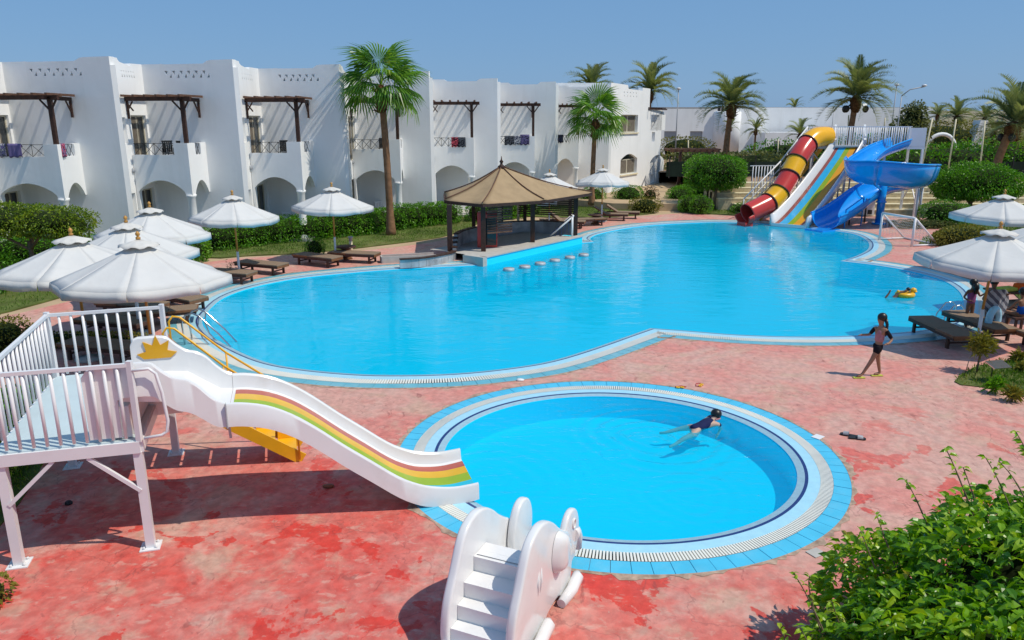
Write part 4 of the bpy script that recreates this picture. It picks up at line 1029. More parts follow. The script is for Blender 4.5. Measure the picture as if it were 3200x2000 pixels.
for s in (.66, .985):
    p = PFL+(PFR-PFL)*s; q = p+pv*(dep-.1)
    MB().beam(V3(p, zdk-.9), V3(p-pu*2.6, 1.9), .06, .06).beam(V3(q, zdk-.9), V3(q-pu*2.6, 1.9), .06, .06).beam(V3(p, .8), V3(q, zdk-1), .05, .05).beam(V3(q, .8), V3(p, zdk-1), .05, .05).build('brace', M['whitep'], bp_)
MB().beam(V3(PFL+pv*.1, 2.1), V3(PFR+pv*.1, 2.1), .05, .05).beam(V3(PFL, .8), V3(PFL+pu*2.4, zdk-.2), .05, .05).beam(V3(PFL+pu*2.4, .8), V3(PFL, zdk-.2), .05, .05).build('tie_bar', M['whitep'], bp_)

# --- wide rainbow slide
wsl = thing('rainbow_slide', 'wide white slide with maroon, cyan, green and orange lanes', 'slide', (16, 40.5, 0), 0, 'big water slides')
bL, bR = at(2408, 700, 39.75), at(2520, 716, 38.6)
tL, tR = at(2606, 452, 43.35), at(2698, 455, 43.1)
def wide(s, w_, dz=0):
    """s: 0 bottom .. 1 top, w_: 0 left .. 1 right"""
    a = Vector(bL).lerp(tL, s); b = Vector(bR).lerp(tR, s); p = a.lerp(b, w_)
    zz = .12+(zdk-.12)*(s**1.22 if s < .92 else (.92**1.22+(1-.92**1.22)*((s-.92)/.08)**.6)); p.z = zz+dz
    return p
ns = 26
def strip(w0, w1x, z0, z1x, name, mt, th=.0):
    vs = []
    for i in range(ns+1):
        s = i/ns; vs += [wide(s, w0, z0), wide(s, w1x, z1x)]
    return MB().add(vs, [(2*i, 2*i+2, 2*i+3, 2*i+1) for i in range(ns)]).build(name, M[mt], wsl, smooth=True)
for w0, w1x, mt in ((.12, .235, 's_mar'), (.235, .46, 's_cy2'), (.46, .62, 's_grn'), (.62, .815, 's_org'), (.815, .88, 's_mar')): strip(w0, w1x, .0, .0, 'lane', mt)
def edge(w0, sg):
    vs = []
    for i in range(ns+1):
        s = i/ns; h = .42
        sec = [(w0+sg*.115, .0), (w0+sg*.05, .10), (w0+sg*.02, h), (w0-sg*.03, h+.02), (w0-sg*.045, h-.04), (w0-sg*.03, -.14), (w0+sg*.10, -.12)]
        vs += [wide(s, a, b) for a, b in sec]
    k = 7
    return MB().add(vs, [(i*k+j, (i+1)*k+j, (i+1)*k+(j+1) % k, i*k+(j+1) % k) for i in range(ns) for j in range(k)]+[list(range(k))]).build('side_wall', M['gel'], wsl, smooth=True)
edge(0, 1); edge(1, -1); strip(.08, .92, -.12, -.12, 'underside', 'gel')
MB().beam(wide(0, .02, -.08), wide(0, .98, -.08), .12, .16).build('end_lip', M['gel'], wsl)
for w0 in (.0, 1.0):
    p = wide(1, w0, 0); MB().beam(p+Vector((0, -.1, .2)), p+Vector((.35, .9, 1.02)), .12, .4).build('entry_wing', M['gel'], wsl)
MB().beam(wide(1, 0, .02), wide(1, 1, .02), .5, .06).build('top_lip', M['gel'], wsl)
for s in (.35, .62, .85):
    for w0 in (.1, .9):
        p = wide(s, w0, -.14); MB().tube((p.x, p.y, 0), p, .045, n=8).build('support_leg', M['grey'], wsl)

# --- closed tube slide
ts = thing('tube_slide', 'yellow and red closed tube slide ending with a red mouth at the pool', 'slide', (15, 41.5, 0), 0, 'big water slides')
ctr = [(2335, 668, 39.9), (2372, 650, 40.2), (2408, 630, 40.55), (2436, 600, 40.9), (2460, 562, 41.3), (2480, 522, 41.7), (2500, 483, 42.1), (2524, 450, 42.6), (2549, 430, 43.0), (2585, 426, 43.5)]
cp3 = [at(*c) for c in ctr]
def spl(P_, k=6):
    out = []; n = len(P_)
    for i in range(n-1):
        p0 = P_[max(0, i-1)]; p1 = P_[i]; p2 = P_[i+1]; p3 = P_[min(n-1, i+2)]
        for j in range(k):
            t = j/k; out.append(.5*((2*p1)+(p2-p0)*t+(2*p0-5*p1+4*p2-p3)*t*t+(3*p1-p0-3*p2+p3)*t**3))
    out.append(P_[-1]); return out
sp = spl(cp3, 6); rT = .54
cuts = [0, 11, 18, 26, 33, 42, 54]; mts = ['redgel', 'orange', 'redgel', 'orange', 'redgel', 'orange']
for i in range(6):
    seg = sp[cuts[i]:cuts[i+1]+1]
    if i == 0:
        o = MB().path(seg, rT, 20, cap=False).build('tube_section', M['redgel'], ts); so_ = o.modifiers.new('wall', 'SOLIDIFY'); so_.thickness = .03; so_.offset = -1
        MB().tube(seg[5], seg[6], rT-.04, n=20).build('tube_shade', M['iron'], ts)  # black plug added to stand in for the darkness inside the tube
    else: MB().path(seg, rT, 20, cap=False).build('tube_section', M[mts[i]], ts)
    if i: MB().path([sp[cuts[i]]-(sp[cuts[i]+1]-sp[cuts[i]]).normalized()*.04, sp[cuts[i]]+(sp[cuts[i]+1]-sp[cuts[i]]).normalized()*.04], rT+.05, 20).build('flange', M['brown'], ts)
    if i == 5: MB().path([seg[-1], seg[-1]+Vector((.1, .02, 0))], rT, 20).build('tube_cap', M['orange'], ts)
p0 = sp[0]; d0 = (sp[0]-sp[1]).normalized(); 
vs = []; na = 12; nn = 6
for i in range(nn+1):
    q = p0+d0*(.38*i/nn)+Vector((0, 0, .02*i/nn)); sd = d0.cross(Vector((0, 0, 1))).normalized(); up_ = sd.cross(d0).normalized()
    for j in range(na+1):
        a = PI+PI*j/na; vs.append(q+sd*math.cos(a)*rT*1.08+up_*(math.sin(a)*rT))
o = MB().add(vs, [(i*(na+1)+j, (i+1)*(na+1)+j, (i+1)*(na+1)+j+1, i*(na+1)+j+1) for i in range(nn) for j in range(na)]).build('open_mouth', M['redgel'], ts, smooth=True); so_ = o.modifiers.new('wall', 'SOLIDIFY'); so_.thickness = .035
MB().box((p0.x+d0.x*.1, p0.y+d0.y*.1, .05), (.5, .66, .2), math.atan2(d0.y, d0.x)).build('mouth_base', M['redgel'], ts)
for k_ in (14, 24, 36, 46):
    p = sp[k_]; MB().tube((p.x, p.y, 0), (p.x, p.y, p.z-rT), .05, n=8).build('support_leg', M['grey'], ts)

# --- open blue flume curling round on itself
bl = thing('blue_flume', 'bright blue open spiral slide curling round its post into the pool', 'slide', (19, 40, 0), 0, 'big water slides')
bc = [at(2812, 470, 42.9), at(2745, 486, 41.7), at(2688, 520, 40.4), at(2690, 560, 39.0), at(2760, 566, 38.3), at(2845, 578, 38.4), at(2880, 584, 39.8), at(2860, 578, 41.2), at(2780, 590, 41.4), at(2710, 618, 40.6), at(2658, 655, 39.7), at(2612, 690, 38.9), at(2576, 712, 38.2)]
zs_ = [4.25, 3.85, 3.2, 2.92, 2.85, 2.7, 2.6, 2.5, 2.2, 1.75, 1.2, .8, .62]
for p, z in zip(bc, zs_): p.z = z
bs_ = spl(bc, 8); nb = len(bs_)
def flume(lo, hi, name):
    vs = []; na = 14
    for i in range(lo, hi+1):
        d = (bs_[min(i+1, nb-1)]-bs_[max(i-1, 0)]).normalized(); sd = d.cross(Vector((0, 0, 1))).normalized(); up_ = sd.cross(d).normalized()
        bank = .0
        if 20 < i < 66: bank = .30*min(1, (i-20)/8, (66-i)/8)
        for j in range(na+1):
            a = PI+PI*j/na; r_ = .60+.18*min(1, max(0, (i-10)/14))
            x = math.cos(a)*r_; y = math.sin(a)*r_
            e = 1.0
            if j > na-3: y += (.26 if 16 < i < 70 else .05)*(j-na+3)/3       # raised outer lip
            x2 = x*math.cos(bank)+y*math.sin(bank)*0; vs.append(bs_[i]+sd*x2+up_*(y*1.0+.10)+Vector((0, 0, x*math.sin(bank)*.7)))
    k = na+1; n = hi-lo
    m_ = MB().add(vs, [(i*k+j, (i+1)*k+j, (i+1)*k+j+1, i*k+j+1) for i in range(n) for j in range(na)], 0, True)
    o = m_.build(name, M['bluegelin'] if False else M['bluegel'], bl, smooth=True); s_ = o.modifiers.new('wall', 'SOLIDIFY'); s_.thickness = .035; s_.use_rim = True
    # rolled rims
    for j in (0, na):
        MB().path([Vector(vs[i*k+j]) for i in range(n+1)], .045, 6).build('rim', M['bluegelin'], o) if False else None
    r_ = MB()
    for j in (0, na): r_.path([vs[i*k+j] for i in range(n+1)], .045, 6)
    ro = r_.build('rolled_rim', M['bluegelin'], bl); ro.parent = o
    return o
seams = [0, 16, 30, 44, 56, 72, nb-1]
for i in range(6): flume(seams[i], seams[i+1], 'flume_section')
pc = at(2752, 650, 40.0)
MB().tube((pc.x, pc.y, 0), (pc.x, pc.y, 2.45), .20, n=16).tube((pc.x, pc.y, 0), (pc.x, pc.y, .12), .36, n=16).tube((pc.x, pc.y, 1.15), (pc.x, pc.y, 1.22), .26, n=16).build('main_post', M['bluegel'], bl)
for k_ in (28, 46, 62):
    q = bs_[k_]; MB().beam((pc.x, pc.y, 1.75), (q.x, q.y, q.z-.5), .07, .09).beam((pc.x, pc.y, 2.3), (q.x, q.y, q.z-.42), .06, .06).build('cantilever_arm', M['bluegel'], bl)
for k_, mm in ((72, 'iron'), (80, 'iron'), (52, 'iron'), (66, 'iron')):
    q = bs_[k_]; MB().tube((q.x, q.y, 0), (q.x, q.y, q.z-.45), .045, n=8).build('thin_post', M[mm], bl)
for k_ in (44, 50):
    q = bs_[k_]+Vector((.5, .8, 0)); MB().tube((q.x, q.y, 0), (q.x, q.y, q.z-.4), .06, n=8).build('white_post', M['whitep'], bl)
q = bs_[-1]; MB().box((q.x-.15, q.y-.15, -.12), (1.3, 1.1, .3), .5).build('exit_base', M['bluegel'], bl)
q = bs_[-4]+Vector((.85, .0, 0)); MB().path([(q.x, q.y, 0), (q.x, q.y, .95), (q.x+1.3, q.y+1.0, 1.5), (q.x+1.3, q.y+1.0, 0)], .035, 8).build('exit_rail', M['bluegelin'], bl)

# --- yellow serrated stair with white handrails up to the platform
yt = thing('tower_stair', 'steep yellow stair with white handrails up to the slide platform', 'stairs', (14, 42.5, 0), 0)
sa, sb_ = at(2337, 655, 42.2), at(2520, 440, 44.6); sa.z = .2; sb_.z = zdk
ql = at(2322, 660, 42.0); mid = at(2436, 545, 43.6); mid.z = 2.05
pts3 = [Vector((ql.x, ql.y, .1)), Vector((mid.x, mid.y, 2.05)), Vector((sb_.x, sb_.y, zdk))]
nrm = Vector((1, -.75, 0)).normalized()*.95
for a, b, n_s in ((pts3[0], pts3[1], 10), (pts3[1], pts3[2], 9)):
    for o_ in (Vector((0, 0, 0)), nrm):
        MB().beam(a+o_, b+o_, .05, .26).build('stringer', M['yellow'], yt)
        up1 = Vector((0, 0, 1.05)); MB().tube(a+o_+up1, b+o_+up1, .04, n=8).tube(a+o_+up1*.62, b+o_+up1*.62, .025, n=6).tube(a+o_+up1*.3, b+o_+up1*.3, .025, n=6).build('handrail', M['whitep'], yt)
        for i in range(5):
            p = a.lerp(b, i/4)+o_; MB().tube(p, p+up1, .028, n=6).build('rail_post', M['whitep'], yt)
    for i in range(n_s):
        p = a.lerp(b, (i+.5)/n_s)+nrm*.5; dd2 = (b-a); MB().box((p.x, p.y, p.z+.06), (.30, .92, .035), math.atan2(nrm.y, nrm.x)+PI/2).build('tread', M['orange'], yt)
gp = thing('gate_panel', 'white barred panel at the stair landing', 'gate', (mid.x-1.1, mid.y+.2, 1.2)); rail(Vector((mid.x-1.7, mid.y)), Vector((mid.x-.1, mid.y+.3)), 9, gp, 1.15, 2.85, .025)
# ================================================================ thatch-brown bar pavilion
gz = thing('bar_pavilion', 'hexagonal pool bar pavilion with a khaki cloth roof and dark posts', 'pavilion', (.2, 32.5, 0), 0)
ap = at(1567, 520, 32.6); 
def RV(px_, py_, Y_): return at(px_, py_, Y_)
rim = [RV(1390, 618, 30.6), RV(1507, 632, 29.4), RV(1700, 624, 31.3), RV(1850, 600, 34.6)]
rim += [Vector((2.2, 36.8, rim[0].z)), Vector((-.6, 36.8, rim[0].z)), Vector((-3.0, 33.6, rim[0].z))]
zrim = 2.18
for p in rim: p.z = p.z*.5+zrim*.5
nrm_ = len(rim); m_ = MB()
def gore(A, B, apx, nu=9, nv=8, sag=.12, z0=0):
    vs = []
    for i in range(nv+1):
        f = i/nv
        for j in range(nu+1):
            t = j/nu; e = A.lerp(B, t); p = apx.lerp(e, f); p = Vector(p)
            p.z -= sag*math.sin(PI*t)*f**1.5+.10*math.sin(PI*f)*1.4-.02*math.sin(t*19+f*7)*f*(1-f)*2
            p.z -= z0
            vs.append(p)
    return vs, [(i*(nu+1)+j, (i+1)*(nu+1)+j, (i+1)*(nu+1)+j+1, i*(nu+1)+j+1) for i in range(nv) for j in range(nu)]
for i in range(nrm_):
    A, B = rim[i], rim[(i+1) % nrm_]
    vs, fs = gore(A, B, ap, sag=.14); o = MB().add(vs, fs, 0, True).build('roof_cloth', M['khaki'], gz); s_ = o.modifiers.new('thick', 'SOLIDIFY'); s_.thickness = .02
    MB().path([ap.lerp(A, f/8)+Vector((0, 0, .03-.10*math.sin(PI*f/8)*1.4)) for f in range(9)], .025, 6).build('roof_rib', M['brownlit'], gz)
    # slatted under-ceiling hanging inside the rim
    if i < 6:
        for j in range(5):
            f = .96-.07*j; a2 = ap.lerp(A, f); b2 = ap.lerp(B, f); a2.z = b2.z = zrim-.10-.0*j+.045*j
            MB().beam(a2, b2, .03, .05).build('ceiling_slat', M['brown'], gz)
    MB().beam(A+Vector((0, 0, -.10)), B+Vector((0, 0, -.10)), .06, .12).build('rim_beam', M['brown'], gz)
MB().lathe([(.14, -.1), (.16, 0), (.06, .08), (.05, .14), (.09, .2), (.03, .28), (.015, .42)], tuple(ap), 10).build('finial', M['brown'], gz)
posts = [g(1407, 806), g(1511, 806), g(1664, 776), g(1797, 752), g(1481, 752), g(1640, 741), g(1780, 735), g(1567, 728)]
for i, p in enumerate(posts): MB().beam((p.x, p.y, -.1 if i not in (1, 2) else .25), (p.x, p.y, 2.12 if i < 4 else 2.3), .19 if i < 4 else .16, .19 if i < 4 else .16).build('post', M['brown'], gz)
# slatted side screen on the far right
scp, scq = posts[3], Vector((2.3, 36.3, 0))
for j in range(11): MB().beam((scp.x, scp.y, 1.15+.09*j), (scp.x-2.6, scp.y+.9, 1.15+.09*j), .02, .055).build('screen_slat', M['brown'], gz)
# hanging slatted panel by the second post
for j in range(12): MB().beam((posts[1].x+.15, posts[1].y+.3, .95+.1*j), (posts[1].x+1.15, posts[1].y+.9, .95+.1*j), .02, .06).build('screen_slat', M['brown' if j % 3 else 'brownlit'], gz)
bc_ = thing('bar_counter', 'tiled bar counter rising out of the pool with a curved grey marble wall', 'bar counter', (.5, 31.5, 0), 0)
A_ = Vector(PW[8]); B_ = Vector(PW[9]); d_ = (B_-A_).normalized(); nn_ = Vector((-d_.y, d_.x))
def C_(s, t, z): p = A_+d_*s+nn_*t; return Vector((p.x, p.y, z))
LB = (B_-A_).length
def slab4(s0, s1, t0, t1, z0, z1, nm, mt, par=bc_):
    MB().add([C_(s0, t0, z0), C_(s1, t0, z0), C_(s1, t1, z0), C_(s0, t1, z0), C_(s0, t0, z1), C_(s1, t0, z1), C_(s1, t1, z1), C_(s0, t1, z1)], [(3, 2, 1, 0), (4, 5, 6, 7), (0, 1, 5, 4), (1, 2, 6, 5), (2, 3, 7, 6), (3, 0, 4, 7)]).build(nm, M[mt], par)
slab4(-.05, LB-.02, -.02, .95, -1.3, .26, 'front_wall', 'basin'); slab4(-.12, LB, -.06, .26, .26, .30, 'counter_top', 'concrete')
slab4(-.30, -.06, -.06, .95, -.05, .30, 'end_block', 'concrete')
slab4(0, LB-.3, .36, 3.0, .262, .27, 'bar_floor', 'concrete')
# curved marble wall
cw_ = [g(1250, 838), g(1330, 832), g(1413, 815), g(1425, 795), g(1450, 780), g(1490, 768)]
cw_ = [Vector((p.x, p.y, 0)) for p in cw_]; cw2 = [g(1555, 770), g(1640, 768), g(1720, 768), g(1770, 764)]
for pts_, z1 in ((spl(cw_, 4), None), (spl([Vector((-1.4, 34.4, 0)), Vector((0, 35.2, 0)), Vector((1.5, 35.4, 0)), Vector((2.8, 34.8, 0))], 4), .75)):
    n = len(pts_); m_ = MB(); tp = MB()
    for i in range(n-1):
        a, b = pts_[i], pts_[i+1]; za = z1 if z1 else .32+.5*min(1, max(0, (i-8)/4))
        m_.beam((a.x, a.y, za/2), (b.x, b.y, za/2), .14, za); tp.beam((a.x, a.y, za+.02), (b.x, b.y, za+.02), .22, .04)
    m_.build('marble_wall', M['marble'], bc_); tp.build('wall_cap', M['brown'], bc_)
# drink fridge
fr = thing('drinks_fridge', 'red drinks fridge with a glass door under the bar roof', 'fridge', (g(1522, 800).x, 30.7, .27), 0)
MB().box((0, .3, .72), (.82, .6, 1.44), bev=.02).build('cabinet', M['redgel'], fr, world=False); MB().box((.07, -.02, .66), (.60, .03, 1.1)).build('glass_door', M['glass'], fr, world=False)
MB().box((.07, -.045, 1.3), (.62, .02, .14)).build('sign_panel', mat('sign white', (.55, .12, .1), .5), fr, world=False)
for i in range(3): MB().box((.07, .0, .35+.3*i), (.56, .02, .03)).build('shelf', M['grey'], fr, world=False)
cb = thing('cash_booth', 'cream arched booth frame beyond the bar fridge', 'booth', (-.15, 36.6, 0)); 
MB().box((-.45, 0, .7), (.18, .5, 1.4)).box((.45, 0, .7), (.12, .4, 1.4)).box((0, 0, 1.44), (1.1, .5, .1)).build('frame', M['cream'], cb, world=False)
# stools under water
for i, (x_, y_) in enumerate([(1590, 836), (1640, 828), (1688, 818), (1734, 808), (1781, 799), (1824, 791)]):
    p = g(x_, y_+3, .03)
    t = thing('bar_stool', ['round tiled pool stool nearest the gazebo corner, first from the left', 'second tiled pool stool from the left by the bar counter', 'third tiled pool stool from the left by the bar counter', 'fourth tiled pool stool from the left by the bar counter', 'fifth tiled pool stool from the left by the bar counter', 'last tiled pool stool beside the bar counter\'s right end'][i], 'stool', (p.x, p.y, 0), 0, 'round tiled stools standing in the pool')
    MB().lathe([(.09, -.99), (.09, -.08)], n=10).build('pillar', M['basin'], t, world=False); MB().lathe([(.17, -.08), (.21, -.07), (.21, .035), (.19, .05)], n=18).build('seat', M['marble'], t, world=False)

# ================================================================ parasols
def parasol(loc, Rr, label, rot=0, n=8, zr_=2.12, za=2.82, tilt=0, lean=(0, 0), flap=.20, az=0):
    t = thing('parasol', label, 'parasol', loc, rot, 'white canvas parasols')
    T_ = Matrix.Translation((lean[0], lean[1], 0)) @ Matrix.Rotation(tilt, 4, Vector((math.cos(az), math.sin(az), 0)).cross(Vector((0, 0, 1))) if tilt else Vector((1, 0, 0)))
    rim_ = [Vector((math.cos(2*PI*i/n)*Rr, math.sin(2*PI*i/n)*Rr, zr_)) for i in range(n)]; apx = Vector((0, 0, za))
    rr_ = random.Random(sum(map(ord, label)))
    wob = [rr_.uniform(-.05, .05) for _ in range(n)]; c = MB(); f = MB()
    for i in range(n):
        A, B = rim_[i], rim_[(i+1) % n]; nu, nv = 6, 7; vs = []
        for a in range(nv+1):
            q = .03+.97*a/nv
            for b in range(nu+1):
                tt = b/nu; e = A.lerp(B, tt); p = apx.lerp(e, q)
                p.z += (wob[i]*(1-tt)+wob[(i+1) % n]*tt)*q+.0*math.sin(PI*q)-.016*math.sin(PI*tt)*q*1.2
                k_ = 1-.03*math.sin(PI*tt)*q; p.x *= k_; p.y *= k_; p.z -= .02*math.sin(PI*q)+.006*math.sin(9*tt+5*q+i*2)*q; vs.append(p)
        c.add(vs, [(a*(nu+1)+b, (a+1)*(nu+1)+b, (a+1)*(nu+1)+b+1, a*(nu+1)+b+1) for a in range(nv) for b in range(nu)], 0, True, T_)
        ed = vs[-(nu+1):]; inw = rr_.uniform(.02, .07); lo = []
        for b, p in enumerate(ed):
            tt = b/nu; q = Vector((p.x*(1.022-inw*.3), p.y*(1.022-inw*.3), p.z-flap*(1-.12*abs(2*tt-1))-rr_.uniform(0, .015)))
            q = q+(ed[nu//2]-p)*.03; lo.append(q)
        f.add(ed+lo, [(b, b+nu+1, b+nu+2, b+1) for b in range(nu)], 0, True, T_)
    co = c.build('canopy', M['canvas'], t, world=False); fo = f.build('valance', M['canvas'], t, world=False)
    for o in (co, fo): s_ = o.modifiers.new('cloth', 'SOLIDIFY'); s_.thickness = .008
    # vent cap with wavy hem
    vs = []; m2 = n*4
    for a in range(4):
        q = a/3
        for b in range(m2):
            an = 2*PI*b/m2; r2 = .04+(Rr*.205)*q; vs.append((math.cos(an)*r2, math.sin(an)*r2, za+.065-.12*q+.025*math.cos(n*an+1)*q*q))
    cap = MB().add(vs, [(a*m2+b, (a+1)*m2+b, (a+1)*m2+(b+1) % m2, a*m2+(b+1) % m2) for a in range(3) for b in range(m2)], 0, True, T_).build('vent_cap', M['canvascap'], t, world=False)
    s_ = cap.modifiers.new('cloth', 'SOLIDIFY'); s_.thickness = .008
    MB().lathe([(.045, za+.07), (.05, za+.11), (.02, za+.13), (.045, za+.16), (.045, za+.20), (.01, za+.24)], n=10, M=T_).build('finial', M['polewood'], t, world=False)
    pt = T_ @ Vector((0, 0, za+.1)); MB().tube((0, 0, .9), pt, .032, n=10).build('pole', M['polewood'], t, world=False)
    MB().tube((0, 0, .04), (0, 0, .92), .042, n=10).build('base_tube', M['whitep'], t, world=False)
    MB().lathe([(.30, 0), (.30, .05), (.10, .08), (.06, .12)], n=16).build('base_plate', M['concrete'], t, world=False)
    for i in range(n):
        a = T_ @ Vector((rim_[i].x*.99, rim_[i].y*.99, rim_[i].z-.03+wob[i])); b = T_ @ Vector((0, 0, za-.05)); h_ = T_ @ Vector((0, 0, za-.62)); m_ = a.lerp(b, .5)
        MB().beam(b, a, .022, .03).beam(h_, m_+Vector((0, 0, -.03)), .016, .02).build('rib', M['polewood'], t, world=False)
    return t
U = [((-7.7, 15.4), 1.74, 'large white parasol nearest the railing of the children\'s slide', .28),
     ((-9.72, 16.5), 1.72, 'white parasol cut by the left edge of the photo', .1),
     ((-9.6, 18.7), 1.62, 'white parasol half hidden behind the two nearest left parasols', .35),
     ((-10.6, 22.1), 1.62, 'white parasol at the back of the left cluster, its right flap torn loose', .2),
     ((-9.55, 25.9), 1.48, 'white parasol standing alone in front of the hedge\'s left end', .4),
     ((-6.95, 29.3), 1.56, 'white parasol left of the tall fan palm trunk', .15),
     ((1.85, 37.6), 1.45, 'white parasol mostly hidden behind the khaki bar roof', .3),
     ((4.9, 41.2), 1.52, 'white parasol between the bar roof and the round clipped bushes', .2),
     ((17.0, 26.2), 1.58, 'small looking white parasol with ruffled rim below the clipped tree at the right', .3),
     ((11.35, 17.6), 1.72, 'big white parasol on a slanted orange pole at the right', .2),
     ((15.2, 20.6), 1.6, 'white parasol cut by the right edge of the photo', .1)]
for i, ((x, y), r_, l_, ro) in enumerate(U):
    ln = (0, 0)
    if i == 9: ln = (.12, 0)
    parasol((x, y, 0), r_, l_, ro, lean=ln, zr_=2.12 if i else 2.16, za=2.80 if i else 2.88)

# ================================================================ loungers
def lounger(label, loc, rz, up=0):
    t = thing('sun_lounger', label, 'sun lounger', (*loc, 0), rz, 'brown sun loungers round the pool')
    # length along +x, head at +x
    for sy in (-1, 1): MB().box((0, sy*.31, .30), (1.9, .045, .09)).build('side_rail', M['teakdark'], t, world=False)
    for x in (-.93, .93): MB().box((x, 0, .30), (.05, .62, .09)).build('end_rail', M['teak'], t, world=False)
    for x in (-.72, .70):
        for sy in (-1, 1): MB().box((x, sy*.285, .135), (.07, .06, .27)).build('leg', M['teakdark'], t, world=False)
        MB().box((x, 0, .14), (.04, .52, .04)).build('stretcher', M['teakdark'], t, world=False)
    MB().box((-.35, 0, .365), (1.22, .66, .05), bev=.018).build('seat_pad', M['mesh'], t, world=False)
    bk_ = MB(); Mx = Matrix.Translation((.27, 0, .365)) @ Matrix.Rotation(-up, 4, 'Y'); bk_.box((.35, 0, 0), (.70, .66, .05), M=Mx, bev=.018)
    b_ = bk_.build('backrest', M['mesh'], t, world=False)
    fr_ = MB().box((.35, -.34, -.01), (.72, .03, .06), M=Mx).box((.35, .34, -.01), (.72, .03, .06), M=Mx).box((.71, 0, -.01), (.04, .68, .06), M=Mx); fo = fr_.build('backrest_frame', M['teak'], t, world=False)
    if up > .1: p = Mx @ Vector((.45, 0, -.03)); [MB().tube((.75, y_, .28), (p.x, y_, p.z), .014, n=6).build('prop_bar', M['iron'], t, world=False) for y_ in (-.2, .2)]
    return t
LO = [
 (('empty brown lounger nearest the slide railing at the left'), g(500, 1010), 0.35, 0),
 (('brown lounger behind the slide railing, front one under the big parasol'), g(330, 1120), 2.9, .0),
 (('brown lounger behind the railing, middle one under the big parasol'), g(360, 1040), 2.9, 0),
 (('brown lounger behind the railing, rearmost under the big parasol'), g(420, 985), 2.9, 0),
 (('brown lounger peeking out right of the big parasol rim by the pool'), g(560, 960), 2.6, 0),
 (('brown lounger just right of the big parasol, its foot end to the pool'), g(715, 880), 2.85, 0),
 (('brown lounger lying flat in front of the hedge\'s left end'), g(820, 852), 2.75, 0),
 (('brown lounger left of the round side table in front of the small round bush'), g(995, 828), 2.65, 0),
 (('brown lounger right of the round side table in front of the lawn'), g(1110, 818), 2.9, 0),
 (('brown lounger under the bar roof with its back raised'), g(1745, 706), .2, .0),
 (('brown lounger behind the bar posts with back raised, left of the far parasol pole'), g(1770, 712), 2.9, .6),
 (('brown lounger lying flat just left of the far parasol pole'), g(1835, 705), .3, 0),
 (('brown lounger with raised back right of the far parasol pole'), g(1908, 688), 2.95, .55),
 (('second brown lounger with raised back right of the far parasol pole'), g(1945, 682), 2.95, .55),
 (('brown lounger lying flat in the parasol shade beside the walking girl'), Vector((10.75, 18.1, 0)), -1.52, 0),
 (('brown lounger between the flat one and the standing people at the right'), Vector((12.0, 18.7, 0)), -1.45, 0),
 (('brown lounger with raised back cut by the right edge of the photo'), Vector((13.3, 17.5, 0)), .15, .5),
 (('brown lounger behind the seated person in blue at the right edge'), g(3190, 985), .2, .3),
]
for l_, p, rz, up_ in LO: lounger(l_, (p.x, p.y), rz, up_)
def table(label, loc):
    t = thing('side_table', label, 'table', (*loc, 0), 0, 'round brown side tables')
    MB().lathe([(.40, .46), (.42, .48), (.40, .51)], n=24).build('table_top', M['teakdark'], t, world=False)
    MB().lathe([(.26, 0), (.16, .1), (.14, .36), (.28, .46)], n=16).build('pedestal', M['teak'], t, world=False)
p = g(1070, 812); table('round brown side table at the foot of the parasol left of the palm', (p.x+.1, p.y+.25))
p = g(1860, 700); table('low round brown table at the foot of the far parasol pole', (p.x, p.y))
# low tiled box edge at the pool left of the bar
pb = thing('planter_box', 'low open grey stone box on the deck left of the bar counter', 'planter', (-4.0, 28.9, 0), .28); MB().box((0, 0, .12), (2.1, .06, .26)).box((-1.05, .25, .12), (.06, .5, .26)).box((0, .5, .12), (2.1, .06, .26)).build('rim', M['concrete'], pb, world=False)

# ================================================================ goals, ladders, posts
def goal(name, label, loc, rz, netc, sc=1.0):
    t = thing(name, label, 'goal', (*loc, 0), rz, 'small water polo goals on the deck'); t.scale = (sc,)*3
    w2, h, dp = .85, 1.05, 1.15
    for sx in (-1, 1):
        MB().tube((sx*w2, 0, 0), (sx*w2, 0, h), .045, n=8).build('post', M['whitep'], t, world=False)
        MB().tube((sx*w2, 0, h), (sx*w2, dp, .04), .035, n=8).tube((sx*w2, 0, .04), (sx*w2, dp, .04), .035, n=8).build('side_frame', M['whitep'], t, world=False)
    MB().tube((-w2, 0, h), (w2, 0, h), .045, n=8).tube((-w2, dp, .04), (w2, dp, .04), .035, n=8).build('crossbar', M['whitep'], t, world=False)
    nt_ = MB(); 
    for i in range(13):
        x = -w2+2*w2*i/12; nt_.tube((x, 0, h), (x, dp, .05), .005, n=3, cap=False)
    for i in range(9):
        f = i/8; nt_.tube((-w2, dp*f, h*(1-f)+.04*f), (w2, dp*f, h*(1-f)+.04*f), .005, n=3, cap=False)
        for sx in (-1, 1): nt_.tube((sx*w2, dp*f, .04), (sx*w2, dp*f, h*(1-f)+.04), .005, n=3, cap=False)
    o = nt_.build('net', netc, t, world=False); return t
M['netw'] = mat('white net', (.6, .6, .62), .8); M['netb'] = mat('blue net', (.05, .12, .45), .8)
p = g(2800, 768); goal('water_goal', 'white framed water polo goal on the deck right of the slides', (p.x+.3, p.y+.7), -PI/2+.25, M['netw'], 1.18)
p = g(1800, 752); goal('water_goal', 'white framed goal with a blue net by the right post of the bar', (p.x-.1, p.y+.3), PI/2-.15, M['netb'], 1.1)
ld = thing('pool_ladder', 'curved stainless steel ladder rails at the left end of the main pool', 'ladder', (*g(600, 1060)[:2], 0), 0)
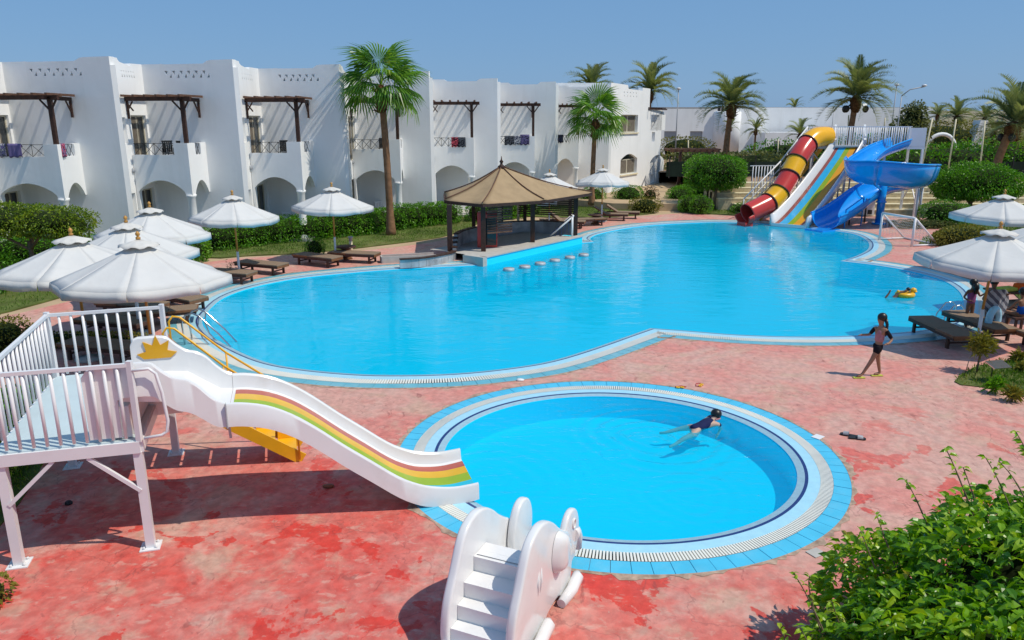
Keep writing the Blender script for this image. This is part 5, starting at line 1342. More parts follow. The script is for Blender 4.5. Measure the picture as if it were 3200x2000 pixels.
for dy in (0, -.42):
    b0 = g(600, 1062)+Vector((0, dy, 0)); pts = [(-.0, 0, 0), (-.02, 0, .55), (.08, 0, .74), (.25, 0, .80), (.42, .0, .72), (.85, .0, .28), (1.15, 0, -.1), (1.2, 0, -.5)]
    MB().path([b0+Vector(q) for q in pts], .021, 10).build('hand_rail', M['steel'], ld)
    b1 = b0+Vector((.42, 0, .72)); MB().path([b1, b1+Vector((-.05, 0, -.25)), b1+Vector((.03, 0, -.55)), b1+Vector((.35, 0, -.95))], .018, 8).build('leg_rail', M['steel'], ld)
for i in range(3):
    b0 = g(600, 1062)+Vector((.95+.08*i, 0, -.15-.28*i)); MB().beam(b0, b0+Vector((0, -.42, 0)), .09, .03).build('rung', M['steel'], ld)
ld2 = thing('pool_ladder', 'curved steel ladder rail at the right end of the pool by the standing people', 'ladder', (*g(3002, 990)[:2], 0), 0)
for dy in (0, .4):
    b0 = g(3008, 1000)+Vector((0, dy, 0)); MB().path([b0+Vector(q) for q in [(0, 0, 0), (0, 0, .3), (-.1, 0, .42), (-.3, 0, .40), (-.5, 0, .1), (-.55, 0, -.4)]], .02, 8).build('hand_rail', M['steel'], ld2)
bo = thing('bollard_light', 'short metal bollard lamp on the lawn beside the lounger by the palm', 'lamp', (*g(1098, 800)[:2], 0)); MB().tube((0, 0, 0), (0, 0, .62), .07, n=12).build('post', M['cream'], bo, world=False); MB().lathe([(.075, .62), (.075, .74), (.11, .76), (.10, .80)], n=14).build('lamp_head', M['grey'], bo, world=False)
# small pump box and post under the blue slide
pb2 = thing('pump_box', 'white pump box with dark opening behind the blue slide posts', 'box', (*g(2705, 672)[:2], 0)); MB().box((0, 0, .4), (.75, .5, .8), bev=.02).build('body', M['whitep'], pb2, world=False); MB().box((.1, -.26, .2), (.25, .03, .25)).build('vent', M['iron'], pb2, world=False)
sg = thing('sign_stand', 'small metal sign board on thin legs in the plants at the lower right', 'sign', (*g(3095, 1190)[:2], 0), .2); MB().box((0, 0, .42), (.42, .28, .02), M=Matrix.Rotation(.3, 4, 'X')).build('board', M['steel'], sg, world=False); MB().tube((0, 0, 0), (0, 0, .42), .01, n=5).build('leg', M['iron'], sg, world=False)
for i, (x, y) in enumerate([(3012, 1180), (3046, 1178)]):
    t = thing('plant_stake', ['thin dark stake left of the spiky potted shrub', 'thin dark stake right under the spiky shrub'][i], 'stake', (*g(x, y)[:2], 0), 0, 'thin stakes in the plant bed'); MB().tube((0, 0, 0), (.05, 0, .38), .008, n=5).build('rod', M['iron'], t, world=False)
# lamp posts, poles
def lamp(label, x, y0, ytop, Y, arm=0, name='street_lamp', head=True, z0=1.2, r_=.07, lean=0, mt='grey'):
    b0 = at(x, y0, Y); tz = at(x, ytop, Y).z; t = thing(name, label, 'lamp post' if head else 'pole', (b0.x, Y, z0))
    tp = Vector((lean, 0, tz-z0)); MB().tube((0, 0, 0), tp, r_, r_*.6, n=6).build('pole', M[mt], t, world=False)
    if arm: MB().path([tp, tp+Vector((arm*.35, 0, .55)), tp+Vector((arm, 0, .8))], .05, 6).build('arm', M[mt], t, world=False); 
    if head: MB().lathe([(.02, 0), (.22, .1), (.22, .2), (.02, .26)], (tp.x+arm, tp.y, tp.z+(.75 if arm else 0)), 10).build('lamp_head', M['whitep'], t, world=False)
    return t
lamp('tall grey lamp mast standing right of the end house', 2112, 440, 282, 75)
lamp('lamp mast left of the double armed mast behind the platform', 2786, 400, 270, 74)
lamp('lamp mast with a long curved arm right of the tall date palm', 2805, 400, 300, 70, arm=1.9)
lamp('small curved lamp mast between cream buildings', 2600, 400, 348, 84, arm=.8)
for i, (x0, y0, x1, y1, Yp, l_) in enumerate([(2878, 527, 2914, 370, 47, 'pale leaning pole right behind the slide platform'), (2965, 517, 2988, 372, 47, 'pale leaning pole in front of the white arch'), (3064, 518, 3078, 378, 47, 'pale leaning pole left of the right date palm'), (2430, 492, 2432, 436, 60, 'thin pole behind the yellow tube slide'), (2651, 400, 2652, 360, 60, 'thin pale pole just left of the tall date palm trunk'), (2763, 400, 2766, 368, 60, 'thin pale pole right of the tall date palm trunk'), (2151, 500, 2151, 438, 66, 'thin pale pole above the brown walkway'), (3006, 400, 3007, 400, 1, '')]):
    if not l_: continue
    a, b = at(x0, y0, Yp), at(x1, y1, Yp); t = thing('net_pole', l_, 'pole', (a.x, Yp, a.z-.3), 0, 'pale thin poles behind the slides'); MB().tube((0, 0, 0), b-a+Vector((0, 0, .3)), .05, n=6).build('shaft', M['cream'], t, world=False)
# walkway pergola right of the end house
wk = thing('walkway_pergola', 'brown slatted walkway roof on posts right of the end house', 'pergola', (17, 60, .6)); ya = 58
za_ = at(2150, 470, ya).z
wx0, wx1 = at(2088, 470, ya).x, at(2240, 470, ya).x
for i in range(9): 
    x = wx0+(wx1-wx0)*i/8; MB().beam((x, ya-1, za_+.1), (x, ya+1.4, za_+.1), .1, .1).build('rafter', M['brownlit'], wk)
MB().beam((wx0, ya-.8, za_), (wx1, ya-.8, za_), .14, .18).beam((wx0, ya+1.2, za_), (wx1, ya+1.2, za_), .14, .18).build('beam', M['brownlit'], wk)
for px_ in (2118, 2206): x = at(px_, 500, ya).x; MB().beam((x, ya-.8, .4), (x, ya-.8, za_-.09), .2, .2).beam((x, ya-.8, .4), (x, ya-.8, .9), .34, .34).build('post', M['brown'], wk)
# dark mesh fence and benches above the terraces
fn = thing('mesh_fence', 'dark green shade mesh fence running behind the terraces', 'fence', (26, 54, 1.4)); M['shade'] = mat('dark shade mesh', (.022, .035, .026), .9, .1, noise=.3, nscale=1.2)
MB().box((28, 54.6, 2.0), (34, .03, 1.05)).build('mesh', M['shade'], fn)
for i in range(12): MB().box((11.2+3.05*i, 54.5, 2.15), (.07, .07, 1.55)).build('fence_post', M['iron'], fn)
for i, (x, y) in enumerate([(2345, 562), (2372, 562), (2395, 560), (3165, 578), (3190, 575), (2890, 560)]):
    p = at(x, y, 50.2); t = thing('low_rail', ['black bent pipe rail left of the yellow stair', 'black bent pipe rail nearest the yellow stair', 'black pipe rail just behind the yellow stair', 'black pipe rail at the far right above the terraces', 'black pipe rail cut by the right edge above the terraces', 'black pipe rail behind the blue slide'][i], 'rail', (p.x, 50.2, 1.5), 0, 'black pipe rails above the terraces')
    MB().path([(-.5, 0, 0), (-.5, 0, .6), (-.42, 0, .68), (.42, 0, .68), (.5, 0, .6), (.5, 0, 0)], .03, 6).tube((-.5, 0, .3), (.5, 0, .3), .025, n=6).build('pipe', M['iron'], t, world=False)
# shoes, toys, stones, wall tile
def slipper(label, loc, rz):
    t = thing('slipper', label, 'slipper', (*loc, 0), rz, 'pair of dark slippers'); m_ = MB(); pts = smoothpoly([(-.14, 0), (-.12, .04), (0, .045), (.1, .055), (.14, .02), (.14, -.02), (.1, -.05), (0, -.035), (-.12, -.04)], 3)
    m_.add([(x, y, .003) for x, y in pts]+[(x*.98, y*.98, .028) for x, y in pts], [list(range(len(pts)))[::-1], list(range(len(pts), 2*len(pts)))]+[(i, (i+1) % len(pts), (i+1) % len(pts)+len(pts), i+len(pts)) for i in range(len(pts))]); m_.build('sole', M['iron'], t, world=False)
    vs = []
    for i in range(7):
        a = PI*i/6; vs += [(.0, math.cos(a)*.045, .025+math.sin(a)*.055), (.09, math.cos(a)*.05, .025+math.sin(a)*.045)]
    MB().add(vs, [(2*i, 2*i+2, 2*i+3, 2*i+1) for i in range(6)]).build('strap', M['grey'], t, world=False)
p = g(2652, 1362); slipper('left of the two dark slippers on the pink deck', (p.x, p.y), 2.6); p = g(2678, 1372); slipper('right of the two dark slippers on the pink deck', (p.x, p.y), -.25)
for i, (x, y, c) in enumerate([(2125, 1213, 'yellow'), (2190, 1206, 'yellow')]):
    p = g(x, y); t = thing('goggles', ['yellow swim goggles left one at the round pool rim', 'yellow swim toy right one at the round pool rim'][i], 'swim goggles', (p.x, p.y, .0), i, 'yellow swim things on the far rim')
    for k_ in (-1, 1): MB().path([(k_*.045+.035*math.cos(a), .028*math.sin(a), .02) for a in [2*PI*q/12 for q in range(12)]], .012, 6, closed=True).build('lens_ring', M['yellow'], t, world=False)
    MB().path([(.08, 0, .02), (.14, .06, .01), (.05, .12, .01), (-.08, .08, .01), (-.08, 0, .02)], .008, 5).build('strap', M['redgel'], t, world=False)
for i, (x, y, l_) in enumerate([(1026, 1522, 'small red brown stone in the shadow of the children\'s slide'), (1625, 1190, 'white crumpled cup between the two pools')]):
    p = g(x, y); t = MB(); bm = bmesh.new(); bmesh.ops.create_icosphere(bm, subdivisions=2, radius=.06)
    rr_ = random.Random(i)
    for v in bm.verts: v.co = Vector((v.co.x*1.5, v.co.y, v.co.z*.5))*rr_.uniform(.85, 1.1)
    bm.verts.index_update(); t.add([v.co for v in bm.verts], [[v.index for v in f.verts] for f in bm.faces], 0, True); bm.free(); o = t.build('stone' if i == 0 else 'paper_cup', M['teak'] if i == 0 else M['whitep']); o.location = (p.x, p.y, .02); tag(o, l_, 'stone' if i == 0 else 'litter')
for i, (x, y, sz, rz, l_) in enumerate([(2556, 1365, .19, .7, 'white loose tile on the blue rim nearest the slippers'), (2550, 1727, .2, .5, 'pale square drain cover on the deck beside the leafy shrub')]):
    p = g(x, y, .008); o = MB().box((0, 0, 0), (sz, sz*.8, .01), bev=.002).build('loose_tile' if i == 0 else 'drain_cover', M['whitep'] if i == 0 else M['concrete'], world=False); o.location = p; o.rotation_euler.z = rz; tag(o, l_, 'tile' if i == 0 else 'drain cover')
for i, (x, y, l_) in enumerate([(215, 1575, 'small black floor light under the slide platform'),]):
    p = g(x, y); t = thing('floor_plug', l_, 'drain', (p.x, p.y, 0)); MB().lathe([(.05, 0), (.05, .03), (.03, .05)], n=10).build('cap', M['iron'], t, world=False)
# ================================================================ planting
M['hedge'] = leafmat('hedge leaf', [(0, (.018, .060, .004)), (.35, (.07, .22, .006)), (.75, (.16, .39, .010)), (1, (.28, .44, .03))], .25)
M['hedgeY'] = leafmat('yellowing hedge leaf', [(0, (.03, .065, .006)), (.4, (.12, .21, .008)), (.8, (.28, .34, .02)), (1, (.36, .28, .06))], .25)
M['ficus'] = leafmat('glossy ficus leaf', [(0, (.015, .06, .003)), (.28, (.06, .19, .004)), (.6, (.17, .36, .006)), (.85, (.34, .48, .015)), (1, (.40, .36, .07))], .35, .34, .4)
M['olive'] = leafmat('dusty olive leaf', [(0, (.06, .075, .025)), (.5, (.17, .19, .06)), (1, (.30, .29, .12))], .2, .6)
M['yelbush'] = leafmat('yellow green leaf', [(0, (.05, .06, .01)), (.5, (.20, .19, .02)), (1, (.33, .29, .05))], .25, .6)
M['dry'] = leafmat('dry reddish twig leaf', [(0, (.12, .07, .04)), (.5, (.30, .18, .11)), (1, (.40, .28, .18))], .2, .7)
M['palm'] = leafmat('fan palm leaf', [(0, (.025, .075, .01)), (.45, (.075, .20, .016)), (.8, (.17, .34, .03)), (1, (.34, .38, .08))], .3, .35)
M['date'] = leafmat('date palm leaf', [(0, (.08, .11, .04)), (.5, (.20, .25, .095)), (1, (.38, .39, .18))], .2, .5)
M['grassm'] = leafmat('grass blade', [(0, (.05, .11, .01)), (.5, (.13, .24, .02)), (.85, (.20, .21, .04)), (1, (.30, .25, .09))], .3, .6)
M['core'] = mat('dark foliage core', (.018, .028, .008), .95, .1, noise=.4, nscale=5)  # for solid cores, shade between the leaves put into the colour
M['bark'] = mat('grey brown bark', (.20, .15, .10), .95, .1, noise=.3, nscale=6, bump=.6, bscale=18)
M['palmbark'] = mat('ringed palm bark', (.24, .135, .075), .95, .1, noise=.25, nscale=5, bump=.5, bscale=14)
M['husk'] = mat('brown palm fibre', (.11, .055, .025), .95, .1, noise=.45, nscale=9, bump=.8, bscale=20)

def tones(n, lo=.05, hi=.95): return np.clip(RNG.beta(1.9, 2.2, n)*(hi-lo)+lo+RNG.normal(0, .03, n), 0, 1)
def blobs(parent, name, bl, dens, size, mt, aspect=.5, box=1.0, jit=.08, inner=.25, core=True, clump=.12):
    """leaves spread through the outer shell of overlapping ellipsoids (cx,cy,cz,rx,ry,rz)"""
    CC, NN, TT = [], [], []
    loc = np.array(parent.location)
    for k, (cx, cy, cz, rx, ry, rz) in enumerate(bl):
        A = 4*PI*(((rx*ry)**1.6+(rx*rz)**1.6+(ry*rz)**1.6)/3)**(1/1.6); n = int(A*dens)
        d = RNG.normal(0, 1, (n, 3)); d /= np.linalg.norm(d, axis=1)[:, None]
        s = np.sign(d)*np.abs(d)**box; s /= (np.abs(s)**(2/box)).sum(1)[:, None]**(box/2) if box != 1 else 1
        nz = np.zeros(n); ph = RNG.uniform(0, 6, 6)
        for q, f in enumerate((3.1, 5.3, 9.7)):
            nz += np.sin(d[:, 0]*f+ph[q])*np.cos(d[:, 1]*f*1.1+ph[q+3]+d[:, 2]*f*.7)/(q+1)
        r_ = 1+clump*nz*.6+RNG.normal(0, jit, n)*.6-np.where(RNG.random(n) < inner, RNG.uniform(0, .35, n), 0)
        p = s*r_[:, None]*np.array([rx, ry, rz])+np.array([cx, cy, cz])
        ok = p[:, 2] > loc[2]+.02
        for j, (ax, ay, az, bx, by, bz) in enumerate(bl):
            if j != k: ok &= ((((p-np.array([ax, ay, az]))/np.array([bx, by, bz]))**2).sum(1) > .72)
        nn = d/np.array([rx, ry, rz]); nn /= np.linalg.norm(nn, axis=1)[:, None]
        CC.append(p[ok]); NN.append(nn[ok]); TT.append((tones(n)*.8+.16*nz.clip(-1, 1)+.06)[ok])
    C = np.concatenate(CC)-loc; N = np.concatenate(NN); T_ = np.concatenate(TT).clip(0, 1)
    V, F = leaves_geo(C, N, size, aspect)
    o = npmesh(name, V, F, M[mt], parent, np.concatenate([T_, T_]))
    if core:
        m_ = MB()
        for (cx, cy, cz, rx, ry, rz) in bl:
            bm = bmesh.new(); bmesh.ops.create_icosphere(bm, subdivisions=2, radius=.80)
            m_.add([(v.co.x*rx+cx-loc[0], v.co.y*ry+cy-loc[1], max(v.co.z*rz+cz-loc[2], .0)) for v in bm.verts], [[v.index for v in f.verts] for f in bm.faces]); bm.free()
        m_.build('dark_core', M['core'], parent, world=False)  # solid dark blobs standing in for the shade inside the foliage
    return o
def hedge(label, path, w_, h, mt='hedge', size=.085, dens=420, z0=0, step=.75, group='clipped hedges'):
    P_ = [Vector((p[0], p[1])) for p in path]; bl = []; rr_ = random.Random(len(label))
    for i in range(len(P_)-1):
        n = max(1, round((P_[i+1]-P_[i]).length/step))
        for j in range(n+(1 if i == len(P_)-2 else 0)):
            p = P_[i].lerp(P_[i+1], j/n); hh = h*rr_.uniform(.94, 1.06)
            bl.append((p.x, p.y, z0+hh*.46, w_*rr_.uniform(.95, 1.1), w_*rr_.uniform(.95, 1.1), hh*.56))
    t = thing('hedge', label, 'hedge', (P_[0].x, P_[0].y, z0), 0, group); blobs(t, 'foliage', bl, dens, size, mt, box=.75); return t
def bush(label, c, r_, mt='hedge', size=.09, dens=300, name='bush', group=None, box=.9, cat='bush', extra=()):
    t = thing(name, label, cat, (c[0], c[1], c[2] if len(c) > 2 else 0), 0, group); z0 = t.location.z
    bl = [(c[0], c[1], z0+r_[2]*.8, *r_)]+[(c[0]+a, c[1]+b, z0+q*.8, s, s, q) for a, b, s, q in extra]
    blobs(t, 'foliage', bl, dens, size, mt, box=box, clump=.18); return t
W2 = lambda x, y: tuple(g(x, y)[:2])
hedge('long clipped hedge running behind the tall fan palm in front of the hotel', [W2(690, 778), W2(850, 758), W2(1000, 744), W2(1120, 732), W2(1290, 708), W2(1400, 696)], .72, 1.12)
hedge('clipped hedge seen through the bar pavilion posts', [(-1.9, 41.3), (.2, 43.0), (1.0, 44.6)], .6, 1.05)
hedge('clipped hedge behind the flat topped tree at the left edge', [(-24, 27.6), (-19, 28.2), (-15.5, 28.5), (-12.6, 28.9)], .7, 1.05)
bush('big dark bush at the left edge under the flat topped tree', (-17.2, 23.6), (1.3, 1.0, .72), dens=420)
hedge('low curved hedge under the ball shaped tree', [W2(2120, 640), W2(2180, 628), W2(2260, 622), W2(2335, 625)], .75, 1.05, z0=.1)
bush('round clipped bush in front of the low curved hedge, left one', (*W2(2150, 662), .05), (.62, .6, .52), size=.07, dens=520, group='round clipped bushes')
bush('round clipped bush in front of the low curved hedge, right one', (*W2(2188, 668), .05), (.62, .6, .55), size=.07, dens=520, group='round clipped bushes')
bush('large round clipped bush right of the far parasol', (*W2(1962, 640), .02), (1.0, .9, .72), size=.07, dens=480, group='round clipped bushes')
bush('clipped bush just behind the far parasol pole', (*W2(1850, 640), .02), (.85, .8, .66), size=.07, dens=480, group='round clipped bushes')
bush('small round bush on the lawn edge behind the flat loungers', (*W2(985, 800), .0), (.38, .36, .40), size=.06, dens=700, group='round clipped bushes')
bush('dry reddish bush beside the sandy path', (*W2(2030, 640), 0), (.5, .5, .62), 'dry', .12, 160, box=1, extra=())
bush('loose yellow green bush below the dry reddish one', (*W2(2015, 664), 0), (.9, .7, .5), 'yelbush', .12, 170, box=1)
bush('dark bush right of the blue slide below the clipped tree', (*W2(2950, 705), 0), (1.25, 1.0, .72), dens=330)
bush('dark bush behind the upper right parasol', (26.5, 36.0, 0), (2.2, 1.2, .95), dens=260)
bush('feathery yellow green shrub on the deck left of the right parasols', (*W2(3005, 768), 0), (1.15, .8, .48), 'yelbush', .10, 380, box=1, extra=((-.7, .2, .5, .35),))
bush('low ragged shrub right of the yellow stair', (*W2(2328, 668), 0), (.8, .5, .35), 'hedge', .10, 260)
bush('ragged shrub behind the right parasol rim', (*W2(2880, 712), 0), (1.6, .6, .22), 'olive', .09, 260)
bush('long leaved shrub behind the slide platform legs at the left', (-9.2, 10.2, 0), (1.6, 2.0, .75), 'hedge', .11, 420, extra=((.9, -2.2, 1.0, .6), (.9, 1.8, .8, .5), (.6, -3.6, .8, .5)))
bush('yellowish weed cut by the left edge below the slide platform', (*W2(-30, 1885), 0), (.2, .2, .16), 'yelbush', .07, 700)
bush('small shrub at the left edge beside the deck', (*W2(-20, 1090), 0), (.75, .9, .4), 'yelbush', .07, 500)
bush('low flowering border along the lawn at the left', (-11.2, 17.6, 0), (2.6, .35, .18), 'yelbush', .07, 500)
# bushes on the open ground behind
BG = [('olive bushes right of the walkway roof', 2290, 508, 60, (4.2, 2, 1.15), 'olive'), ('rounded green bush behind the middle date palm base', 2200, 500, 64, (3.2, 2, 1.1), 'olive'),
      ('olive bush row left of the tube slide', 2400, 500, 58, (4.0, 2, 1.3), 'olive'), ('dark green bush behind the tube slide', 2440, 505, 62, (3.0, 2, 1.75), 'hedge'),
      ('bright green bush by the end house wall', 2140, 470, 85, (3.0, 2, 1.7), 'yelbush'), ('dark round bush on a stem beside the walkway', 2180, 460, 70, (1.0, 1, 1.0), 'hedge'),
      ('yellow green bushes behind the platform railing, left part', 2600, 420, 68, (4.2, 2, 1.7), 'yelbush'), ('green bushes behind the platform railing, middle part', 2700, 425, 66, (3.6, 2, 2.0), 'hedge'),
      ('dull bushes behind the platform railing, right part', 2790, 425, 64, (3.4, 2, 2.0), 'olive'), ('yellow flowering bush left of the white arch', 2935, 480, 78, (4.2, 3, 2.9), 'yelbush'),
      ('green bushes in front of the white arch', 2960, 515, 57, (4.2, 2, 1.65), 'hedge'), ('green bush mass right of the white arch', 3060, 515, 60, (4.4, 2, 1.5), 'olive'),
      ('dark green bushes behind the right date palm', 3150, 515, 58, (4.8, 2, 1.9), 'hedge'), ('dark bushes cut by the right edge', 3290, 515, 57, (4.5, 2, 1.7), 'hedge'),
      ('olive treetops near the pylon', 3010, 440, 95, (6, 3, 2.4), 'olive'), ('dark bush right under the platform end', 2850, 515, 56, (2.6, 2, 1.4), 'hedge'),
      ('olive bushes on the skyline at the right edge', 3230, 430, 90, (9, 3, 1.9), 'olive'), ('dusty bush between the platform and far houses', 2530, 440, 74, (2.2, 2, 1.5), 'hedge')]
for l_, x, y, Y_, r_, mt in BG:
    p = at(x, y, Y_); r_ = (r_[0], r_[1], r_[2]*.78); bush(l_, (p.x, Y_, 1.3), r_, mt, .24, 30, name='bush', group='bushes on the open ground', extra=((r_[0]*.55, 0, r_[2]*.6, r_[2]*.7), (-r_[0]*.55, .2, r_[2]*.5, r_[2]*.75)))
tl = thing('tree_line', None, None, (0, 0, 0)); bpy.data.objects.remove(tl)
C_l = RNG.uniform(0, 1, (9000, 3)); X_ = 40+C_l[:, 0]*190; Y_ = 120+C_l[:, 1]*150; Z_ = 1.2+(C_l[:, 2]**1.3)*(1.6+.9*np.sin(X_*.21)+.7*np.sin(X_*.53+2))
V, F = leaves_geo(np.stack([X_, Y_, Z_], 1), np.tile([0, 0, 1.0], (9000, 1)), .9, .9); o = npmesh('scrubland', V, F, M['olive'], None, np.tile(tones(9000), 2)); tag(o, 'olive scrub spreading to the horizon at the right', 'scrub', kind='stuff')

# trees with a clipped crown
def crowntree(label, base, stem_top, blobs_, r0=.09, forks=4, name='clipped_tree', mt='hedge', dens=300, size=.10, group='clipped trees', lean=(0, 0)):
    t = thing(name, label, 'tree', (base[0], base[1], base[2]), 0, group); tr = MB()
    top = Vector((lean[0], lean[1], stem_top)); tr.path([(0, 0, 0), (lean[0]*.3+.03, lean[1]*.3, stem_top*.4), tuple(top)], [r0*1.25, r0, r0*.8], 10)
    tro = tr.build('trunk', M['bark'], t, world=False)
    rr_ = random.Random(len(label)); b_ = MB()
    for i in range(forks):
        a = 2*PI*i/forks+rr_.uniform(0, 1); bb = blobs_[i % len(blobs_)]
        e = Vector((bb[0]-base[0]+math.cos(a)*bb[3]*.5, bb[1]-base[1]+math.sin(a)*bb[4]*.5, bb[2]-base[2])); b_.path([top*.8, top+Vector((e.x*.35, e.y*.35, (e.z-top.z)*.4)), e], [r0*.7, r0*.5, r0*.2], 6)
    b_.build('limb', M['bark'], t, world=False); blobs(t, 'crown', blobs_, dens, size, mt, box=.9, clump=.22, inner=.3); return t
b0 = g(2232, 655); crowntree('ball shaped clipped tree in front of the terraces', (b0.x, b0.y, 0), 1.45, [(b0.x, b0.y, 2.35, 1.75, 1.5, .98), (b0.x-.8, b0.y, 1.95, 1.0, .9, .62), (b0.x+.8, b0.y, 2.0, 1.0, .9, .65)], .10, dens=300, size=.11)
crowntree('broad clipped tree at the right, above the ruffled parasol', (26.4, 43.6, 0), .9, [(26.5, 43.6, 1.95, 2.2, 1.7, .98), (25.3, 43.4, 1.75, 1.2, 1.2, .8), (27.7, 43.4, 1.8, 1.2, 1.2, .8)], .12, dens=280, size=.12)
crowntree('flat topped umbrella tree cut by the left edge of the photo', (-15.9, 24.6, 0), 1.5, [(-16.6, 24.8, 2.18, 1.7, 1.2, .50), (-15.0, 24.6, 2.12, 1.1, 1.0, .48), (-18.2, 24.9, 2.15, 1.5, 1.1, .5), (-14.5, 24.6, 2.0, .65, .7, .45)], .08, mt='hedgeY', dens=420, size=.085)
bb_ = at(2832, 440, 72); crowntree('tall feathery dark tree behind the right end of the platform', (bb_.x, 72, 1.3), 2.2, [(bb_.x+.2, 72, 4.3, 1.7, 1.4, 1.3), (bb_.x+.4, 72, 5.7, 1.0, .9, 1.2), (bb_.x-1.0, 72, 3.7, 1.2, 1.1, 1.0)], .14, name='tree', mt='olive', dens=60, size=.30, group=None)

# ---- lawns: blades in one object per lawn
def inpoly(X, Y, P_):
    c = np.zeros(len(X), bool); n = len(P_)
    for i in range(n):
        x1, y1 = P_[i]; x2, y2 = P_[(i+1) % n]
        k_ = ((y1 > Y) != (y2 > Y)) & (X < (x2-x1)*(Y-y1)/(y2-y1+1e-12)+x1); c ^= k_
    return c
for nm, dn, hgt, lab in (('l', 120, .10, 'patchy lawn between the left parasols and the hotel'), ('c', 150, .10, 'lawn round the foot of the tall fan palm'), ('m', 140, .10, 'lawn behind the far loungers'), ('b', 110, .12, 'grass strip under the ball shaped tree'), ('r', 520, .10, 'grass patch cut by the right edge beside the slippers'), ('s', 90, .12, 'grass and weeds below the clipped tree at the right'), ('q', 420, .11, 'weedy grass left of the children\'s slide platform'), ('p', 200, .10, 'weeds behind the right hand parasols')):
    P_ = LAWNS[nm]; xs = [p[0] for p in P_]; ys = [p[1] for p in P_]; x0, x1, y0, y1 = max(min(xs), -26), min(max(xs), 34), min(ys), max(ys)
    n = int((x1-x0)*(y1-y0)*dn); X = RNG.uniform(x0, x1, n); Y = RNG.uniform(y0, y1, n); ok = inpoly(X, Y, P_)
    den = np.sin(X*1.3+nm.__hash__() % 1)*np.cos(Y*1.7)+np.sin(X*.6+Y*.8); ok &= (RNG.random(n) < .75+.25*den); X = X[ok]; Y = Y[ok]; n = len(X)
    sz = hgt*RNG.uniform(.6, 1.4, n); V, F = leaves_geo(np.stack([X, Y, np.full(n, .022)], 1), np.tile([0, 0, 1.3], (n, 1)), 1.0, .22, .1, 0)
    V = V.reshape(n, 4, 3); V = V[:, :1]+(V-V[:, :1])*sz[:, None, None]; V = V.reshape(-1, 3)
    V[:, 2] = np.maximum(V[:, 2], .024)
    T_ = np.clip(.40+.20*den[ok]*-1+RNG.normal(0, .16, n), 0, 1); o = npmesh('grass', V, F, M['grassm'], None, np.tile(T_, 2)); tag(o, lab, 'grass', kind='stuff')

# ---- palms
def fan_frond(seed):
    rr_ = random.Random(seed); V = []; F = []; sd_ = (seed % 3)*.20-.05
    pl_ = .80; pet = [(0, 0), (.25, .04), (.5, .06), (pl_, .03)]
    for i, (x, z) in enumerate(pet): V += [(x, -.018, z), (x, .018, z)]
    F += [(2*i, 2*i+2, 2*i+3, 2*i+1) for i in range(3)]
    ns = 26
    for i in range(ns):
        a = -1.75+3.5*i/(ns-1); L = (1.02-.18*abs(a)/2.0)*rr_.uniform(.85, 1.08); da = .078
        b = len(V); dr = .22+.14*abs(a)+sd_
        def pt(r_, ang, dz=0): return (pl_+math.cos(ang)*r_, math.sin(ang)*r_, .03+dz-dr*r_*r_*1.1-(.35*max(0, r_-.72)**1.4*2.2))
        z = .03 if i % 2 else -.01
        V.extend([pt(.04, a), pt(.45, a-da*.75, z), pt(.45, a+da*.75, -z), pt(.74, a-da*.42, z*.5-.02), pt(.74, a+da*.42, -z*.5-.02), pt(L, a+rr_.uniform(-.05, .05), -.12*rr_.random()-.06)])
        F.extend([(b, b+1, b+2, b+2), (b+1, b+3, b+4, b+2), (b+3, b+5, b+4, b+4)])
    return V, F
def date_frond(seed, L=2.6):
    rr_ = random.Random(seed); V = []; F = []; n = 34
    def c(t): return (L*t*(1-.10*t), 0, L*(.16*t-.52*t*t*t))
    for i in range(9):
        x, y, z = c(i/8); w_ = .03*(1-i/9); V += [(x, -w_, z), (x, w_, z)]
    F += [(2*i, 2*i+2, 2*i+3, 2*i+1) for i in range(8)]
    for i in range(n):
        t = .10+.90*i/n; x, y, z = c(t); l_ = .52*math.sin(PI*min(1, t*.9+.12))**.6*rr_.uniform(.85, 1.1)
        for s in (-1, 1):
            b = len(V); fw = .45+.35*t; up_ = .25*rr_.uniform(.2, 1.2)
            V.extend([(x-.02, s*.01, z), (x+.035, s*.02, z), (x+fw*l_, s*l_*.72, z+up_*l_-.1*l_)]); V[b] = (x-.05, s*.01, z); V[b+1] = (x+.07, s*.02, z)
            F.append((b, b+1, b+2, b+2))
    return V, F
def frondmesh(name, VF, mt, seed):
    V, F = VF; me = bpy.data.meshes.new(name); me.from_pydata(V, [], [tuple(dict.fromkeys(f)) for f in F]); me.materials.append(M[mt])
    a = me.attributes.new('tone', 'FLOAT', 'FACE'); r_ = np.random.default_rng(seed); base = r_.uniform(.25, .75); a.data.foreach_set('value', np.clip(base+r_.normal(0, .13, len(F)), 0, 1).astype(np.float32)); me.update(); return me
FANS = [frondmesh('fan_frond', fan_frond(i), 'palm', i) for i in range(6)]
DATES = [frondmesh('date_frond', date_frond(i), 'date', i) for i in range(6)]
FARD = DATES
